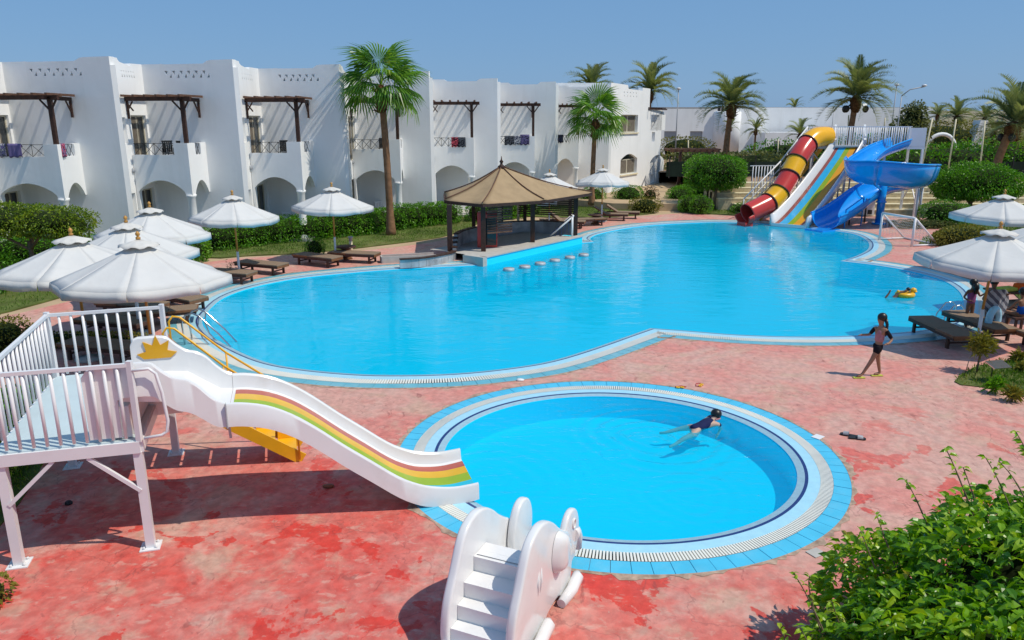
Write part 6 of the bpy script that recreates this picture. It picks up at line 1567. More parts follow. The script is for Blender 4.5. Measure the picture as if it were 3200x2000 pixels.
def palm(name, label, base, htop, kind, nf, scale=1, lean=(0, 0), r0=.2, wind=0, group='date palms beyond the slides', seed=1, fruit=0):
    t = thing(name, label, 'palm', base, 0, group); rr_ = random.Random(seed)
    top = Vector((lean[0], lean[1], htop)); tr = MB(); n = 26; pts = []; rad = []
    for i in range(n+1):
        f = i/n; p = Vector((lean[0]*f*f, lean[1]*f*f, htop*f)); pts.append(p); rad.append(r0*(1.32-.45*min(1, f*6)-.12*f)*(1+.045*(i % 2)+(.25 if f > .90 and kind == 'date' else 0)))
    tr.path(pts, rad, 12); tr.build('trunk', M['palmbark'], t, world=False)
    hk = MB(); hk.lathe([(r0*.9, -.75*scale), (r0*1.45, -.45*scale), (r0*1.6, -.1), (r0*1.1, .2), (.05, .35)], tuple(top), 12)
    for i in range(22):
        a = rr_.uniform(0, 2*PI); z = rr_.uniform(-.75, .1)*scale; d = Vector((math.cos(a), math.sin(a), rr_.uniform(.2, .9))); p = top+Vector((d.x*r0*1.1, d.y*r0*1.1, z)); hk.tube(p, p+d*rr_.uniform(.12, .28)*scale, .035*scale, .012, 5)
    hk.build('fibre_crown', M['husk'], t, world=False)
    for i in range(fruit):
        a = rr_.uniform(0, 6.3); p = top+Vector((math.cos(a)*.75, math.sin(a)*.5, -.7)); b_ = MB(); bm = bmesh.new(); bmesh.ops.create_icosphere(bm, subdivisions=2, radius=.22)
        b_.add([(v.co.x*rr_.uniform(.8, 1.1)+p.x, v.co.y+p.y, v.co.z*1.25+p.z) for v in bm.verts], [[v.index for v in f.verts] for f in bm.faces]); bm.free(); b_.tube(top, p, .03, n=5); b_.build('fruit_bag', M['iron'], t, world=False)
    ms = FANS if kind == 'fan' else DATES
    for i in range(nf):
        f = (i+.5)/nf; el = 1.30-1.75*f**.95 if kind == 'fan' else 1.38-1.75*f**.9
        a = i*2.39996+rr_.uniform(-.4, .4); el += rr_.uniform(-.2, .2)
        o = bpy.data.objects.new('frond', ms[rr_.randrange(6)]); COL.objects.link(o); o.parent = t
        d = Vector((math.cos(a)*math.cos(el), math.sin(a)*math.cos(el), math.sin(el)))+Vector((wind, 0, wind*.1)); d.normalize()
        x = d; up_ = Vector((0, 0, 1)); y = up_.cross(x).normalized(); z = x.cross(y); Mx = Matrix((x, y, z)).transposed()
        Mx = Mx @ Matrix.Rotation(rr_.uniform(-.35, .35), 3, 'X'); s = scale*rr_.uniform(.86, 1.08)
        o.matrix_local = Matrix.Translation(top+Vector((0, 0, .05+.25*(1-f)*scale))) @ (Mx.to_4x4()) @ Matrix.Scale(s, 4)
    return t
pb_ = g(1222, 735); palm('fan_palm', 'tall fan palm with a thick ringed trunk in front of the hotel row', (pb_.x, pb_.y, 0), 6.6, 'fan', 25, 1.25, lean=(-.18, 0), r0=.195, group='fan palms by the hotel', seed=3)
palm('fan_palm', 'shorter fan palm beside the end house', (5.05, 48.0, .2), 4.95, 'fan', 25, 1.25, r0=.18, group='fan palms by the hotel', seed=8, lean=(.1, 0))
def dp(label, x, ybase, ytop, Y_, nf=42, sc=1.0, wind=0, seed=1, fruit=0, lean=0, r0=.26, z0=1.25):
    a = at(x, ytop, Y_); palm('date_palm', label, (a.x-lean, Y_, z0), a.z-z0, 'date', nf, sc, lean=(lean, 0), r0=r0, wind=wind, seed=seed, fruit=fruit)
dp('date palm crown rising behind the hotel roof, left one', 1848, 480, 285, 78, sc=1.2, wind=.05, seed=11)
dp('date palm crown rising behind the end house roof', 2030, 480, 290, 72, sc=1.25, wind=.12, seed=12)
dp('middle date palm standing alone between the end house and the slides', 2286, 480, 335, 60, sc=1.18, wind=.08, seed=13, lean=.25)
dp('tallest date palm with dark fruit bags behind the slide platform', 2676, 430, 310, 58, nf=50, sc=1.3, wind=.22, seed=14, fruit=3, lean=.25)
dp('date palm with a thick orange brown trunk at the right edge', 3166, 545, 395, 50, nf=46, sc=1.25, wind=.10, seed=15, fruit=2, lean=.75, r0=.30)
dp('small distant date palm left of the leaning pole', 2930, 430, 362, 95, nf=24, sc=.75, wind=.2, seed=16, r0=.15)
dp('distant wind blown date palm above the white arch', 2990, 460, 368, 80, nf=30, sc=.95, wind=.2, seed=17, r0=.18)
dp('distant date palm left of the right edge palm', 3078, 460, 372, 82, nf=26, sc=.7, wind=.15, seed=18, r0=.16)
dp('short distant palm between the two right palms', 3105, 460, 415, 90, nf=24, sc=.8, wind=.1, seed=19, r0=.16)
dp('date palm cut by the right edge of the photo', 3190, 460, 385, 74, nf=30, sc=.9, wind=.1, seed=20, r0=.18)
dp('small young palm by the low annex', 2362, 460, 408, 76, nf=20, sc=.62, wind=.05, seed=21, r0=.12)
dp('low palm behind the middle date palm trunk', 2282, 440, 400, 84, nf=18, sc=.55, seed=22, r0=.12)
dp('drooping palm left of the tube slide top', 2500, 470, 425, 66, nf=20, sc=.7, wind=-.1, seed=23, r0=.14)
dp('tiny palm top on the far roofline', 2484, 400, 338, 140, nf=16, sc=.9, seed=24, r0=.12)

# ---- big leafy shrub at the lower right corner
fs_ = thing('ficus_shrub', 'large glossy green ficus shrub filling the lower right corner', 'shrub', (5.2, 5.6, 0)); loc = np.array(fs_.location)
FB = [(5.35, 5.55, .35, 2.45, 1.75, 1.55), (3.55, 5.45, .05, 1.0, 1.2, 1.15), (4.3, 6.2, .35, 1.25, 1.0, 1.15), (5.3, 6.6, .65, 1.3, .9, 1.10), (6.4, 6.4, .75, 1.3, 1.0, 1.2), (7.6, 6.0, .8, 1.5, 1.1, 1.25), (3.0, 4.9, -.1, .8, 1.0, .95), (4.4, 5.0, .65, 1.3, 1.0, 1.1)]
def bigleaf(C, D, S_, roll):
    """8-vert curved folded leaf"""
    n = len(C); D = D/np.linalg.norm(D, axis=1)[:, None]; r_ = roll; sd = np.cross(D, r_); sd /= np.linalg.norm(sd, axis=1)[:, None]+1e-9; up_ = np.cross(sd, D)
    up_ = np.where(up_[:, 2:3] < 0, -up_, up_); s = S_[:, None]; out = []
    dn = np.array([0, 0, -1.0])
    for t, w_, dr in ((0, .02, 0), (.28, .185, .01), (.62, .155, .13), (1.0, .0, .42)):
        ctr_ = C+D*s*t*(1-.12*t)+dn*s*dr
        if w_ < .01: out += [ctr_]
        elif t == 0: out += [ctr_]
        else: out += [ctr_+sd*s*w_+up_*s*.05, ctr_, ctr_-sd*s*w_+up_*s*.05]
    V = np.stack(out, 1)  # 0 base,1 l,2 m,3 r,4 l,5 m,6 r,7 tip
    i = np.arange(n)*8
    F = np.concatenate([np.stack([i+a, i+b, i+c, i+d], 1) for a, b, c, d in ((1, 4, 5, 2), (2, 5, 6, 3))]); 
    T_ = np.concatenate([np.stack([i+a, i+b, i+c], 1) for a, b, c in ((0, 1, 2), (0, 2, 3), (4, 7, 5), (5, 7, 6))])
    return V.reshape(-1, 3), F, T_
CC = []; NN = []; TT = []
for k, (cx, cy, cz, rx, ry, rz) in enumerate(FB):
    n = int(4300*(rx*ry+rx*rz+ry*rz)/3*1.35); d = RNG.normal(0, 1, (n, 3)); d /= np.linalg.norm(d, axis=1)[:, None]; ph = RNG.uniform(0, 6, 6)
    nz = sum(np.sin(d[:, 0]*f+ph[q])*np.cos(d[:, 1]*f+ph[q+3]+d[:, 2]*f*.8)/(1+q*.7) for q, f in enumerate((4, 8, 15)))
    r_ = 1+.12*nz-np.where(RNG.random(n) < .35, RNG.uniform(0, .3, n), 0)+RNG.normal(0, .03, n)
    p = d*r_[:, None]*np.array([rx, ry, rz])+np.array([cx, cy, cz]); ok = (p[:, 2] > .1)
    for j, b in enumerate(FB):
        if j != k: ok &= ((((p-np.array(b[:3]))/np.array(b[3:]))**2).sum(1) > .80)
    CC.append(p[ok]); NN.append(d[ok]); TT.append((tones(n)*.8+.16*nz.clip(-1.5, 1.5)+.1)[ok])
C = np.concatenate(CC); N = np.concatenate(NN); TT = np.concatenate(TT).clip(0, 1)
S_ = RNG.uniform(.10, .19, len(C)); D = N*np.array([1, 1, .35])+RNG.normal(0, .6, N.shape)+np.array([0, 0, .22])
tw = MB()
# shoots standing out of the crown with paired leaves
rr_ = random.Random(5); ex = []
tipsp = [(2437, 1965), (2480, 1790), (2530, 1800), (2740, 1610), (2830, 1500), (2955, 1400), (3080, 1430), (3120, 1440), (3175, 1350), (3195, 1400), (2600, 1880), (2500, 1960), (2690, 1660), (3010, 1460)]
for (tx, ty) in tipsp:
    Yt = 5.6+1.1*min(1, (2000-ty)/500); tp = at(tx, ty, Yt); bs0 = tp+Vector((rr_.uniform(.12, .4), rr_.uniform(-.2, .1), -rr_.uniform(.45, .65))); md_ = tp.lerp(bs0, .5)+Vector((-.03, 0, .06))
    bs0 = bs0+Vector((.12, -.05, -.30)); pts = spl([bs0, md_, tp], 5); tw.path(pts, [.008]*6+[.005]*(len(pts)-6), 5)
    for i, p in enumerate(pts[4:]):
        for s in (-1, 1):
            a = rr_.uniform(0, 6.3); ex.append((tuple(p), (math.cos(a), math.sin(a)*.8, .35), rr_.uniform(.07, .12)))
C = np.concatenate([C, np.array([e[0] for e in ex])]); D = np.concatenate([D, np.array([e[1] for e in ex])]); S_ = np.concatenate([S_, np.array([e[2] for e in ex])]); TT = np.concatenate([TT, RNG.uniform(.5, .95, len(ex))])
roll = RNG.normal(0, .75, D.shape)+np.array([0, 0, 1.0]); cp_ = np.array([0, 0, CAM_H]); V, Fq, Ft = bigleaf(C-loc, D, S_, roll)
# the largest 300 in view are single leaves
dist = np.linalg.norm(C-cp_, axis=1); sx = (C[:, 0]/(C[:, 1]*math.cos(PITCH)+(CAM_H-C[:, 2])*math.sin(PITCH))); vis = (N[:, 1] < .55) if False else np.ones(len(C), bool)
outn = np.zeros(len(C)); outn[:len(N)] = N[:, 2]*.8-N[:, 1]*.5; sc_ = S_/dist*(outn > .55)*(sx < .66)*(C[:, 2] > .6); big_ = np.argsort(-sc_)[:300]; mask = np.ones(len(C), bool); mask[big_] = False
n_ = len(C); fq = np.tile(mask, 2); ft = np.tile(mask, 4); me = bpy.data.meshes.new('foliage')
Vall = V; faces = [tuple(f) for f in Fq[fq]]+[tuple(f) for f in Ft[ft]]; me.from_pydata([tuple(v) for v in Vall], [], faces); me.materials.append(M['ficus'])
a = me.attributes.new('tone', 'FLOAT', 'FACE'); a.data.foreach_set('value', np.concatenate([np.tile(TT, 2)[fq], np.tile(TT, 4)[ft]]).astype(np.float32)); o = bpy.data.objects.new('foliage', me); COL.objects.link(o); o.parent = fs_; o['kind'] = 'stuff'
bm = bmesh.new(); bm.from_mesh(me); bmesh.ops.delete(bm, geom=[v for v in bm.verts if not v.link_faces], context='VERTS'); bm.to_mesh(me); bm.free()
for i in big_:
    vv = V[i*8:i*8+8]; me = bpy.data.meshes.new('leaf'); o_ = vv[0]; me.from_pydata([tuple(v-o_) for v in vv], [], [(1, 4, 5, 2), (2, 5, 6, 3), (0, 1, 2), (0, 2, 3), (4, 7, 5), (5, 7, 6)]); me.materials.append(M['ficus'])
    a = me.attributes.new('tone', 'FLOAT', 'FACE'); a.data.foreach_set('value', np.full(6, TT[i], np.float32)); o = bpy.data.objects.new('leaf', me); COL.objects.link(o); o.parent = fs_; o.location = tuple(float(q) for q in o_)
for k in range(26):
    a = rr_.uniform(0, 6.3); b = FB[k % len(FB)]; e = Vector((b[0]+math.cos(a)*b[3]*.75, b[1]+math.sin(a)*b[4]*.75, b[2]+b[5]*rr_.uniform(.2, .7))); tw.path([(5.2+rr_.uniform(-.3, .3), 5.6, 0), (5.2*.4+e.x*.6, 5.6*.4+e.y*.6, e.z*.5), tuple(e)], [.05, .03, .008], 6)
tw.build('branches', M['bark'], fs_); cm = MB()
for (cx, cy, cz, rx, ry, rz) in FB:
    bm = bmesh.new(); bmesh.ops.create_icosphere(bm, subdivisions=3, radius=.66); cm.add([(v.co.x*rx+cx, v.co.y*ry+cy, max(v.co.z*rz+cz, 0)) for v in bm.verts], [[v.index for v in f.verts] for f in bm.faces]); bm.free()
cm.build('dark_core', M['core'], fs_)  # same solid dark blobs in place of shade within the shrub
# spiky shrub by the loungers, weeds
def spiky(label, c, h, n, mt='yelbush', z0=0, sz=.16, stem=0):
    t = thing('spiky_shrub', label, 'shrub', (c[0], c[1], z0)); P0 = RNG.normal(0, 1, (n, 3)); P0 /= np.linalg.norm(P0, axis=1)[:, None]; P0 *= RNG.uniform(.2, 1, (n, 1)); P0 = P0*np.array([h*.42, h*.38, h*.45])+np.array([0, 0, stem+h*.5])
    V, F = leaves_geo(P0, np.array([0, 0, .5])+P0*np.array([1.6, 1.6, .4]), sz, .2, .3); npmesh('foliage', V, F, M[mt], t, np.tile(tones(n, .2, 1), 2)); MB().tube((0, 0, 0), (0, 0, stem+h*.5), .02, n=6).build('stem', M['bark'], t, world=False); return t
spiky('spiky yellow green shrub on a stem in front of the flat lounger', tuple(g(3052, 1165)[:2]), .62, 520, stem=.32)
spiky('low spiky weed cut by the right edge beside the raised lounger', tuple(g(3180, 1135)[:2]), .3, 200)
spiky('second low weed on the sand at the right edge', tuple(g(3190, 1165)[:2]), .22, 150)
spiky('thin dry plant beside the parasol pole by the flat lounger', tuple(g(722, 860)[:2]), .6, 60, 'dry', sz=.1)
spiky('leafy clump on the grass patch at the right edge', tuple(g(3110, 1230)[:2]), .34, 260, 'hedge')
spiky('yellowish clump in the grass patch at the right edge', tuple(g(3160, 1255)[:2]), .32, 240, 'yelbush')
# ================================================================ people and floats
def skinm(n_, c): return mat(n_, c, .55, .35, noise=.05, nscale=6)
M['skinA'] = skinm('tan skin', (.33, .17, .10)); M['skinB'] = skinm('brown skin', (.20, .10, .06)); M['skinW'] = skinm('fair skin', (.50, .33, .25))
M['hair'] = mat('black hair', (.008, .007, .008), .4, .5, noise=.3, nscale=30)
for nm, c in (('pinktop', (.45, .20, .22)), ('blackcl', (.012, .012, .016)), ('navycl', (.015, .02, .07)), ('purple', (.30, .09, .25)), ('limefl', (.48, .50, .08)), ('bluecl', (.01, .10, .48)), ('whitecl', (.65, .62, .62))): M[nm] = mat('cloth '+nm, c, .85, .15, noise=.15, nscale=10)
def skin(name, V, E_, Rd, mt, parent=None, sub=2, origin=(0, 0, 0)):
    me = bpy.data.meshes.new(name); me.from_pydata([tuple(Vector(v)-Vector(origin)) for v in V], E_, []); me.materials.append(M[mt])
    o = bpy.data.objects.new(name, me); COL.objects.link(o); o.location = origin
    if parent is not None: o.parent = parent
    m1 = o.modifiers.new('skin', 'SKIN'); m1.use_smooth_shade = True
    if not me.skin_vertices: me.skin_vertices.new() if hasattr(me.skin_vertices, 'new') else None
    sv_ = me.skin_vertices[0].data
    for i, r_ in enumerate(Rd):
        sv_[i].radius = r_ if isinstance(r_, tuple) else (r_, r_); sv_[i].use_root = (i == 0)
    m2 = o.modifiers.new('sub', 'SUBSURF'); m2.levels = sub; m2.render_levels = sub
    return o
def figure(label, base, J, mt, height=1.4, hands=True):
    """J: joints in metres relative to base. one continuous skinned body"""
    s = height/1.4
    names = ['pel', 'wst', 'chs', 'nck', 'hd0', 'hd1', 'hd2']; rad = [(.105, .085), (.085, .07), (.105, .08), .038, .062, .082, .055]
    V = [J[k] for k in names]; E_ = [(i, i+1) for i in range(6)]; Rd = list(rad)
    for sd in ('l', 'r'):
        b = len(V); V += [J[sd+'hip'], J[sd+'kne'], J[sd+'ank'], J[sd+'toe']]; E_ += [(0, b), (b, b+1), (b+1, b+2), (b+2, b+3)]; Rd += [.068, .046, .030, .026]
        b = len(V); V += [J[sd+'sho'], J[sd+'elb'], J[sd+'wri'], J[sd+'hnd']]; E_ += [(2, b), (b, b+1), (b+1, b+2), (b+2, b+3)]; Rd += [.040, .030, .022, .024]
    V = [Vector(v)*s for v in V]; Rd = [tuple(q*s for q in r_) if isinstance(r_, tuple) else r_*s for r_ in Rd]
    o = skin('person', V, E_, Rd, mt); o.location = base; tag(o, label, 'person')
    rr_ = random.Random(3)
    for sd in ('l', 'r'):
        w_, h_ = Vector(J[sd+'wri'])*s, Vector(J[sd+'hnd'])*s; d = (h_-w_).normalized(); sdv = d.cross(Vector((.2, .3, 1))).normalized()
        f = MB()
        for k in range(4):
            a = h_+sdv*(.011*(k-1.5)); l_ = (.045, .055, .052, .042)[k]; f.path([a, a+d*l_*.5+Vector((0, 0, -.004)), a+d*l_+Vector((0, 0, -.014))], [.008, .007, .005], 5)
        a = w_+d*.02; f.path([a, a+sdv*.03+d*.02, a+sdv*.035+d*.045], [.009, .008, .006], 5); f.build('fingers', M[mt], o, world=False)
    return o, s
def ellip(name, c, r_, mt, par, rot=None, sub=3):
    bm = bmesh.new(); bmesh.ops.create_icosphere(bm, subdivisions=sub, radius=1); m_ = MB(); T_ = Matrix.Translation(Vector(c)) @ (rot.to_4x4() if rot else Matrix.Identity(4)) @ Matrix.Diagonal((*r_, 1))
    m_.add([v.co for v in bm.verts], [[v.index for v in f.verts] for f in bm.faces], 0, True, T_); bm.free(); return m_.build(name, M[mt], par, world=False)
def cloth(par, name, pts, rad, mt, s=1, edges=None):
    o = skin(name, [Vector(p)*s for p in pts], edges or [(i, i+1) for i in range(len(pts)-1)], [tuple(q*s for q in r_) if isinstance(r_, tuple) else r_*s for r_ in rad], mt, par, 2); return o
# girl walking to the left on the pink deck
J = dict(pel=(.11, 0, .70), wst=(.115, 0, .82), chs=(.12, 0, 1.0), nck=(.12, 0, 1.13), hd0=(.105, 0, 1.19), hd1=(.10, 0, 1.28), hd2=(.10, 0, 1.35),
         lhip=(.09, -.055, .66), lkne=(-.02, -.06, .39), lank=(-.19, -.07, .08), ltoe=(-.31, -.08, .035), rhip=(.13, .055, .66), rkne=(.17, .06, .37), rank=(.25, .07, .07), rtoe=(.12, .06, .035),
         lsho=(.18, -.10, 1.06), lelb=(.31, -.13, .86), lwri=(.22, -.20, .80), lhnd=(.15, -.22, .79), rsho=(.05, .11, 1.06), relb=(-.04, .14, .89), rwri=(-.19, .10, .90), rhnd=(-.25, .09, .90))
gb = g(2716, 1178); pr, s = figure('dark haired girl walking left across the pink deck in a patterned top and black shorts', (gb.x, gb.y, 0), J, 'skinA', 1.42)
cloth(pr, 'top', [(.11, 0, .76), (.115, 0, .86), (.12, 0, 1.0), (.12, 0, 1.07)], [(.115, .10), (.105, .09), (.122, .10), (.07, .06)], 'pinktop', s)
cloth(pr, 'sleeve', [(.17, -.09, 1.06), (.245, -.115, .96), (.30, -.13, .88)], [.052, .045, .04], 'blackcl', s); cloth(pr, 'sleeve', [(.06, .10, 1.06), (0, .125, .96), (-.03, .14, .90)], [.05, .044, .038], 'blackcl', s)
cloth(pr, 'shorts', [(.11, 0, .76), (.11, 0, .68), (.08, -.058, .62), (.035, -.06, .52), (.14, .058, .62), (.155, .06, .52)], [(.11, .09), (.12, .10), .085, .078, .085, .078], 'blackcl', s, [(0, 1), (1, 2), (2, 3), (1, 4), (4, 5)])
ellip('hair', (.118*s, 0, 1.305*s), (.098, .092, .098), 'hair', pr); MB().path([(.17*s, -.05, 1.27*s), (.20*s, -.07, 1.17*s), (.19*s, -.10, 1.02*s), (.18*s, -.11, .92*s)], [.04, .032, .028, .012], 8).build('braid', M['hair'], pr, world=False)
ellip('nose', (.018*s, -.03, 1.255*s), (.014, .012, .016), 'skinA', pr, sub=2)
for y in (-.055, .0): ellip('eye', (.030*s, y, 1.275*s), (.008, .012, .008), 'hair', pr, sub=1)
for nm, x, y in (('l', -.25, -.075), ('r', .19, .065)): MB().box((x*s, y*s, .012), (.25, .09, .022), .05, bev=.008).build('flip_flop', M['limefl'], pr, world=False)
# swimmer in the round pool
def gp_(x, y, z): return g(x, y, z)
hd = gp_(2238, 1296, .10); b0 = gp_(2165, 1345, -.06)
def rl(x, y, z): return tuple(gp_(x, y, z)-b0)
J2 = dict(pel=(0, 0, 0), wst=rl(2182, 1336, -.03), chs=rl(2208, 1322, -.01), nck=rl(2230, 1310, .04), hd0=rl(2235, 1303, .07), hd1=rl(2238, 1296, .11), hd2=rl(2240, 1288, .15),
          lhip=rl(2163, 1335, -.09), lkne=rl(2125, 1340, -.14), lank=rl(2080, 1352, -.20), ltoe=rl(2060, 1354, -.24), rhip=rl(2172, 1356, -.09), rkne=rl(2135, 1372, -.15), rank=rl(2108, 1390, -.22), rtoe=rl(2090, 1398, -.26),
          lsho=rl(2212, 1308, -.02), lelb=rl(2225, 1300, -.12), lwri=rl(2250, 1300, -.22), lhnd=rl(2262, 1302, -.26), rsho=rl(2246, 1326, -.02), relb=rl(2252, 1338, -.12), rwri=rl(2246, 1352, -.2), rhnd=rl(2240, 1362, -.25))
sw_, s = figure('child in a dark swimsuit floating face down in the round pool', tuple(b0), J2, 'skinW', 1.4)
cloth(sw_, 'swimsuit', [rl(2160, 1346, -.07), rl(2172, 1341, -.05), rl(2190, 1332, -.02), rl(2212, 1320, .0), rl(2228, 1312, .02)], [(.10, .10), (.115, .10), (.10, .085), (.125, .095), (.06, .05)], 'navycl')
cloth(sw_, 'sleeve', [rl(2214, 1308, -.01), rl(2222, 1302, -.08)], [.05, .045], 'navycl'); cloth(sw_, 'sleeve', [rl(2244, 1324, -.01), rl(2252, 1334, -.08)], [.05, .045], 'navycl')
c = hd-b0; ellip('hair', (c.x, c.y+.0, c.z+.02), (.10, .10, .095), 'hair', sw_); MB().path([(c.x-.07, c.y-.07, c.z-.02), (c.x-.02, c.y-.10, c.z-.06), (c.x+.06, c.y-.08, c.z-.04)], [.014, .016, .012], 8).build('hair_band', M['pinktop'], sw_, world=False)
# swimmer with a yellow duck shaped ring in the big pool: only a leg shows
db = g(2828, 922, 0); dk = thing('duck_float', 'yellow inflatable ring with round head floating in the main pool', 'pool float', (db.x, db.y, -.02), .2); dk.scale = (.62,)*3
MB().path([(.36*math.cos(a), .30*math.sin(a), .06) for a in [2*PI*i/20 for i in range(20)]], .135, 12, closed=True).build('ring', M['yellow'], dk, world=False)
ellip('head', (.42, -.05, .26), (.16, .15, .15), 'yellow', dk); ellip('tail', (-.42, 0, .20), (.09, .09, .12), 'yellow', dk, sub=2); ellip('beak', (.44, -.20, .23), (.08, .07, .035), 'orange', dk, sub=2); ellip('valve_patch', (.10, -.30, .10), (.10, .05, .05), 'blackcl', dk, sub=2)
lb = g(2782, 925, 0); J3 = None
k_ = skin('person', [(.40, .10, .10), (.25, .08, -.10), (.02, .0, -.25), (-.22, -.02, -.10), (-.06, .0, .14), (-.02, .0, .28), (.62, .0, .20), (.72, .0, .28)], [(0, 1), (1, 2), (2, 3), (3, 4), (4, 5), (0, 6), (6, 7)], [.09, .10, .06, .05, .04, .03, .05, .08], 'skinB'); k_.scale = (.72,)*3; k_.location = (lb.x, lb.y, 0); tag(k_, 'swimmer lying on the yellow ring with one lower leg raised from the water', 'person')
ellip('hair', (.76, .02, .30), (.09, .09, .085), 'hair', k_)
# people by the right hand parasol
def stand(label, bx, by, h, skin_, face=0, arm=(0, 0), lean=0):
    p = g(bx, by); J = dict(pel=(0, 0, .70), wst=(0, 0, .82), chs=(lean, 0, 1.0), nck=(lean, 0, 1.13), hd0=(lean, 0, 1.19), hd1=(lean, -.01, 1.28), hd2=(lean, 0, 1.35), lhip=(-.06, 0, .66), lkne=(-.07, -.02, .38), lank=(-.07, .01, .07), ltoe=(-.08, -.10, .035), rhip=(.06, 0, .66), rkne=(.07, -.01, .38), rank=(.08, .02, .07), rtoe=(.09, -.09, .035),
         lsho=(-.12, 0, 1.06), lelb=(-.21, .02, .86), lwri=(-.16, -.10, .80), lhnd=(-.10, -.16, .80), rsho=(.12, 0, 1.06), relb=(.2, -.04, .90), rwri=(.25, -.14, 1.0), rhnd=(.26, -.2, 1.04))
    return (*figure(label, (p.x, p.y, 0), J, skin_, h), p)
w_, s, p = stand('long haired child in a purple top standing by the pool with its back turned', 3022, 1022, 1.32, 'skinB')
cloth(w_, 'top', [(0, 0, .66), (0, 0, .8), (0, 0, .98), (0, 0, 1.08)], [(.135, .10), (.115, .09), (.135, .095), (.07, .06)], 'purple', s); ellip('hair', (0, .015, 1.29*s), (.10, .10, .105), 'hair', w_); MB().path([(0, -.07, 1.28*s), (.02, -.10, 1.15*s), (.02, -.10, .98*s)], [.08, .075, .04], 8).build('long_hair', M['hair'], w_, world=False)
m_, s, p = stand('tanned person wrapped in a grey and white striped towel under the parasol rim', 3082, 1042, 1.48, 'skinB')
ellip('hair', (0, .01, 1.29*s), (.098, .10, .10), 'hair', m_); cloth(m_, 'swim_trunks', [(0, 0, .76), (0, 0, .68), (-.065, 0, .56), (.065, 0, .56)], [(.115, .09), (.12, .10), .085, .085], 'blackcl', s, [(0, 1), (1, 2), (1, 3)])
# striped towel hanging from the shoulder
def stripes(name, a_, b_, sc_, rot):
    m, n, b = newmat(name); tc = n.nodes.new('ShaderNodeTexCoord'); mp = n.nodes.new('ShaderNodeMapping'); mp.inputs['Rotation'].default_value = (0, rot, 0); wv = n.nodes.new('ShaderNodeTexWave'); wv.inputs['Scale'].default_value = sc_; wv.bands_direction = 'X'
    cr = n.nodes.new('ShaderNodeValToRGB'); cr.color_ramp.interpolation = 'CONSTANT'; cr.color_ramp.elements[0].color = (*a_, 1); cr.color_ramp.elements[1].position = .5; cr.color_ramp.elements[1].color = (*b_, 1)
    n.links.new(tc.outputs['Object'], mp.inputs[0]); n.links.new(mp.outputs[0], wv.inputs[0]); n.links.new(wv.outputs[0], cr.inputs[0]); n.links.new(cr.outputs[0], b.inputs['Base Color']); b.inputs['Roughness'].default_value = .9; return m
M['striped'] = stripes('striped towel', (.42, .42, .44), (.12, .12, .15), 2.2, .8)
vs = []; nx, nz = 12, 14
for i in range(nx+1):
    for j in range(nz+1):
        f = j/nz; wd_ = .16+.17*math.sin(PI*min(1, f*1.1))**.7*(1-.35*f); x = (i/nx-.5)*2*wd_; vs.append((x+.03, -.16-.04*math.cos(x*8)-.02*math.sin(i*2.1+f*3), 1.14*s-f*.78))
o = MB().add(vs, [(i*(nz+1)+j, (i+1)*(nz+1)+j, (i+1)*(nz+1)+j+1, i*(nz+1)+j+1) for i in range(nx) for j in range(nz)]).build('striped_towel', M['striped'], world=False, smooth=True); o.location = (p.x, p.y, 0); sd = o.modifiers.new('t', 'SOLIDIFY'); sd.thickness = .015; tag(o, 'grey striped towel hanging in front of the tanned person', 'towel')
rf = thing('swim_ring', 'pale blue white swim ring held between the two standing people', 'pool float', (g(3045, 1030).x+.02, p.y-.28, .42), .5); MB().path([(.20*math.cos(a), 0, .30*math.sin(a)) for a in [2*PI*i/24 for i in range(24)]], .085, 12, closed=True).build('tube', M['pale'], rf, world=False)
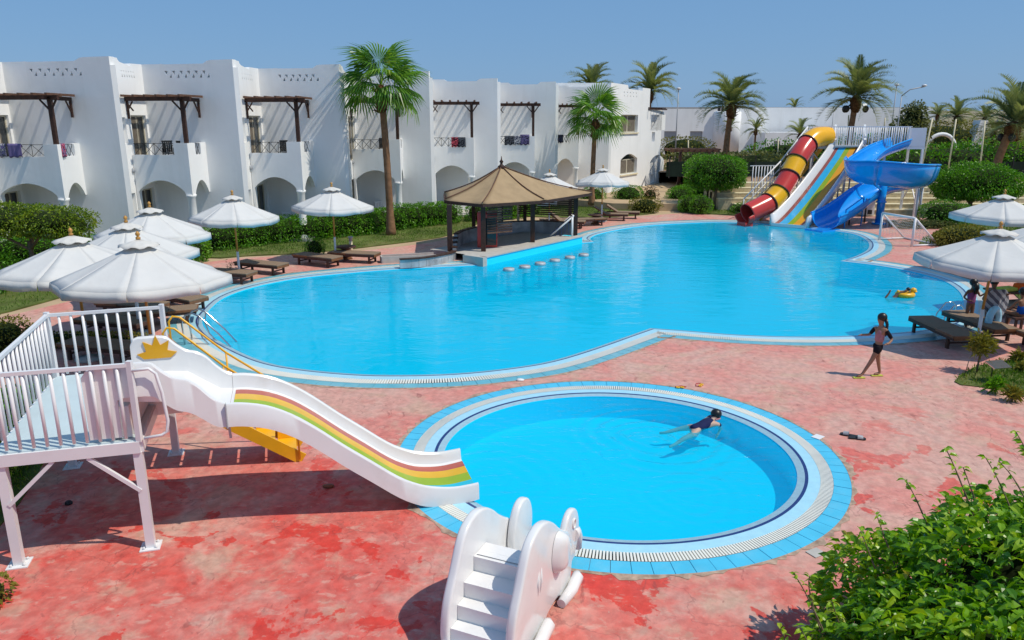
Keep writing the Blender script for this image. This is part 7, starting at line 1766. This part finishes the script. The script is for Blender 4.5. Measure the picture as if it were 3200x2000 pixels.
# seated person in blue
sb_ = g(3178, 1040); J = dict(pel=(0, .0, .48), wst=(0, -.03, .60), chs=(-.01, -.04, .78), nck=(-.02, -.02, .92), hd0=(-.03, 0, .98), hd1=(-.03, 0, 1.06), hd2=(-.03, 0, 1.13), lhip=(-.07, .03, .46), lkne=(-.24, .30, .50), lank=(-.26, .42, .12), ltoe=(-.28, .54, .07), rhip=(.07, .03, .46), rkne=(.05, .38, .50), rank=(.06, .48, .12), rtoe=(.06, .60, .07),
     lsho=(-.14, -.03, .84), lelb=(-.24, .06, .62), lwri=(-.20, .24, .58), lhnd=(-.18, .31, .57), rsho=(.12, -.03, .84), relb=(.2, .08, .62), rwri=(.14, .26, .58), rhnd=(.12, .33, .57))
sp_, s = figure('person in a blue swimsuit seated with their back to the camera at the right edge', (sb_.x, sb_.y, 0), J, 'skinA', 1.45)
cloth(sp_, 'swimsuit', [(0, 0, .48), (0, -.03, .60), (-.01, -.04, .76)], [(.13, .11), (.112, .09), (.12, .09)], 'bluecl', s); ellip('hair', (-.03*s, -.01, 1.07*s), (.10, .105, .11), 'hair', sp_)
st_ = thing('stool', 'dark wooden seat under the person in blue', 'stool', (sb_.x, sb_.y, 0)); MB().box((0, 0, .42), (.5, .45, .05)).build('seat', M['teakdark'], st_, world=False)
for x in (-.2, .2):
    for y in (-.18, .18): MB().box((x, y, .2), (.05, .05, .40)).build('leg', M['teakdark'], st_, world=False)
# table with bags behind the right parasol
tb = g(3165, 975); t = thing('deck_table', 'dark table with colourful towels behind the right hand parasol pole', 'table', (tb.x, tb.y, 0)); MB().box((0, 0, .62), (1.5, .7, .05)).build('table_top', M['teakdark'], t, world=False)
for x in (-.65, .65): MB().box((x, 0, .3), (.08, .55, .6)).build('leg', M['teakdark'], t, world=False)
for i, (dx, c, l_, sz) in enumerate([(-.30, 'limefl', 'yellow green towel folded on the dark deck table', (.5, .35, .10)), (.12, 'orangecl', 'bright orange bag lying on the dark deck table', (.45, .3, .22)), (-.62, 'bluecl2', 'light blue towel hanging beside the parasol pole', (.30, .1, .6))]):
    if c not in M: M[c] = mat('cloth '+c, (.75, .12, .02) if i == 1 else (.16, .38, .60), .85, .1)
    o = MB().box((0, 0, 0), sz, .3, bev=min(sz)*.35).build(['towel', 'beach_bag', 'towel'][i], M[c], world=False); o.location = (tb.x+dx, tb.y-.05 if i < 2 else tb.y-.4, .645+sz[2]/2 if i < 2 else .36); tag(o, l_, ['towel', 'bag', 'towel'][i])
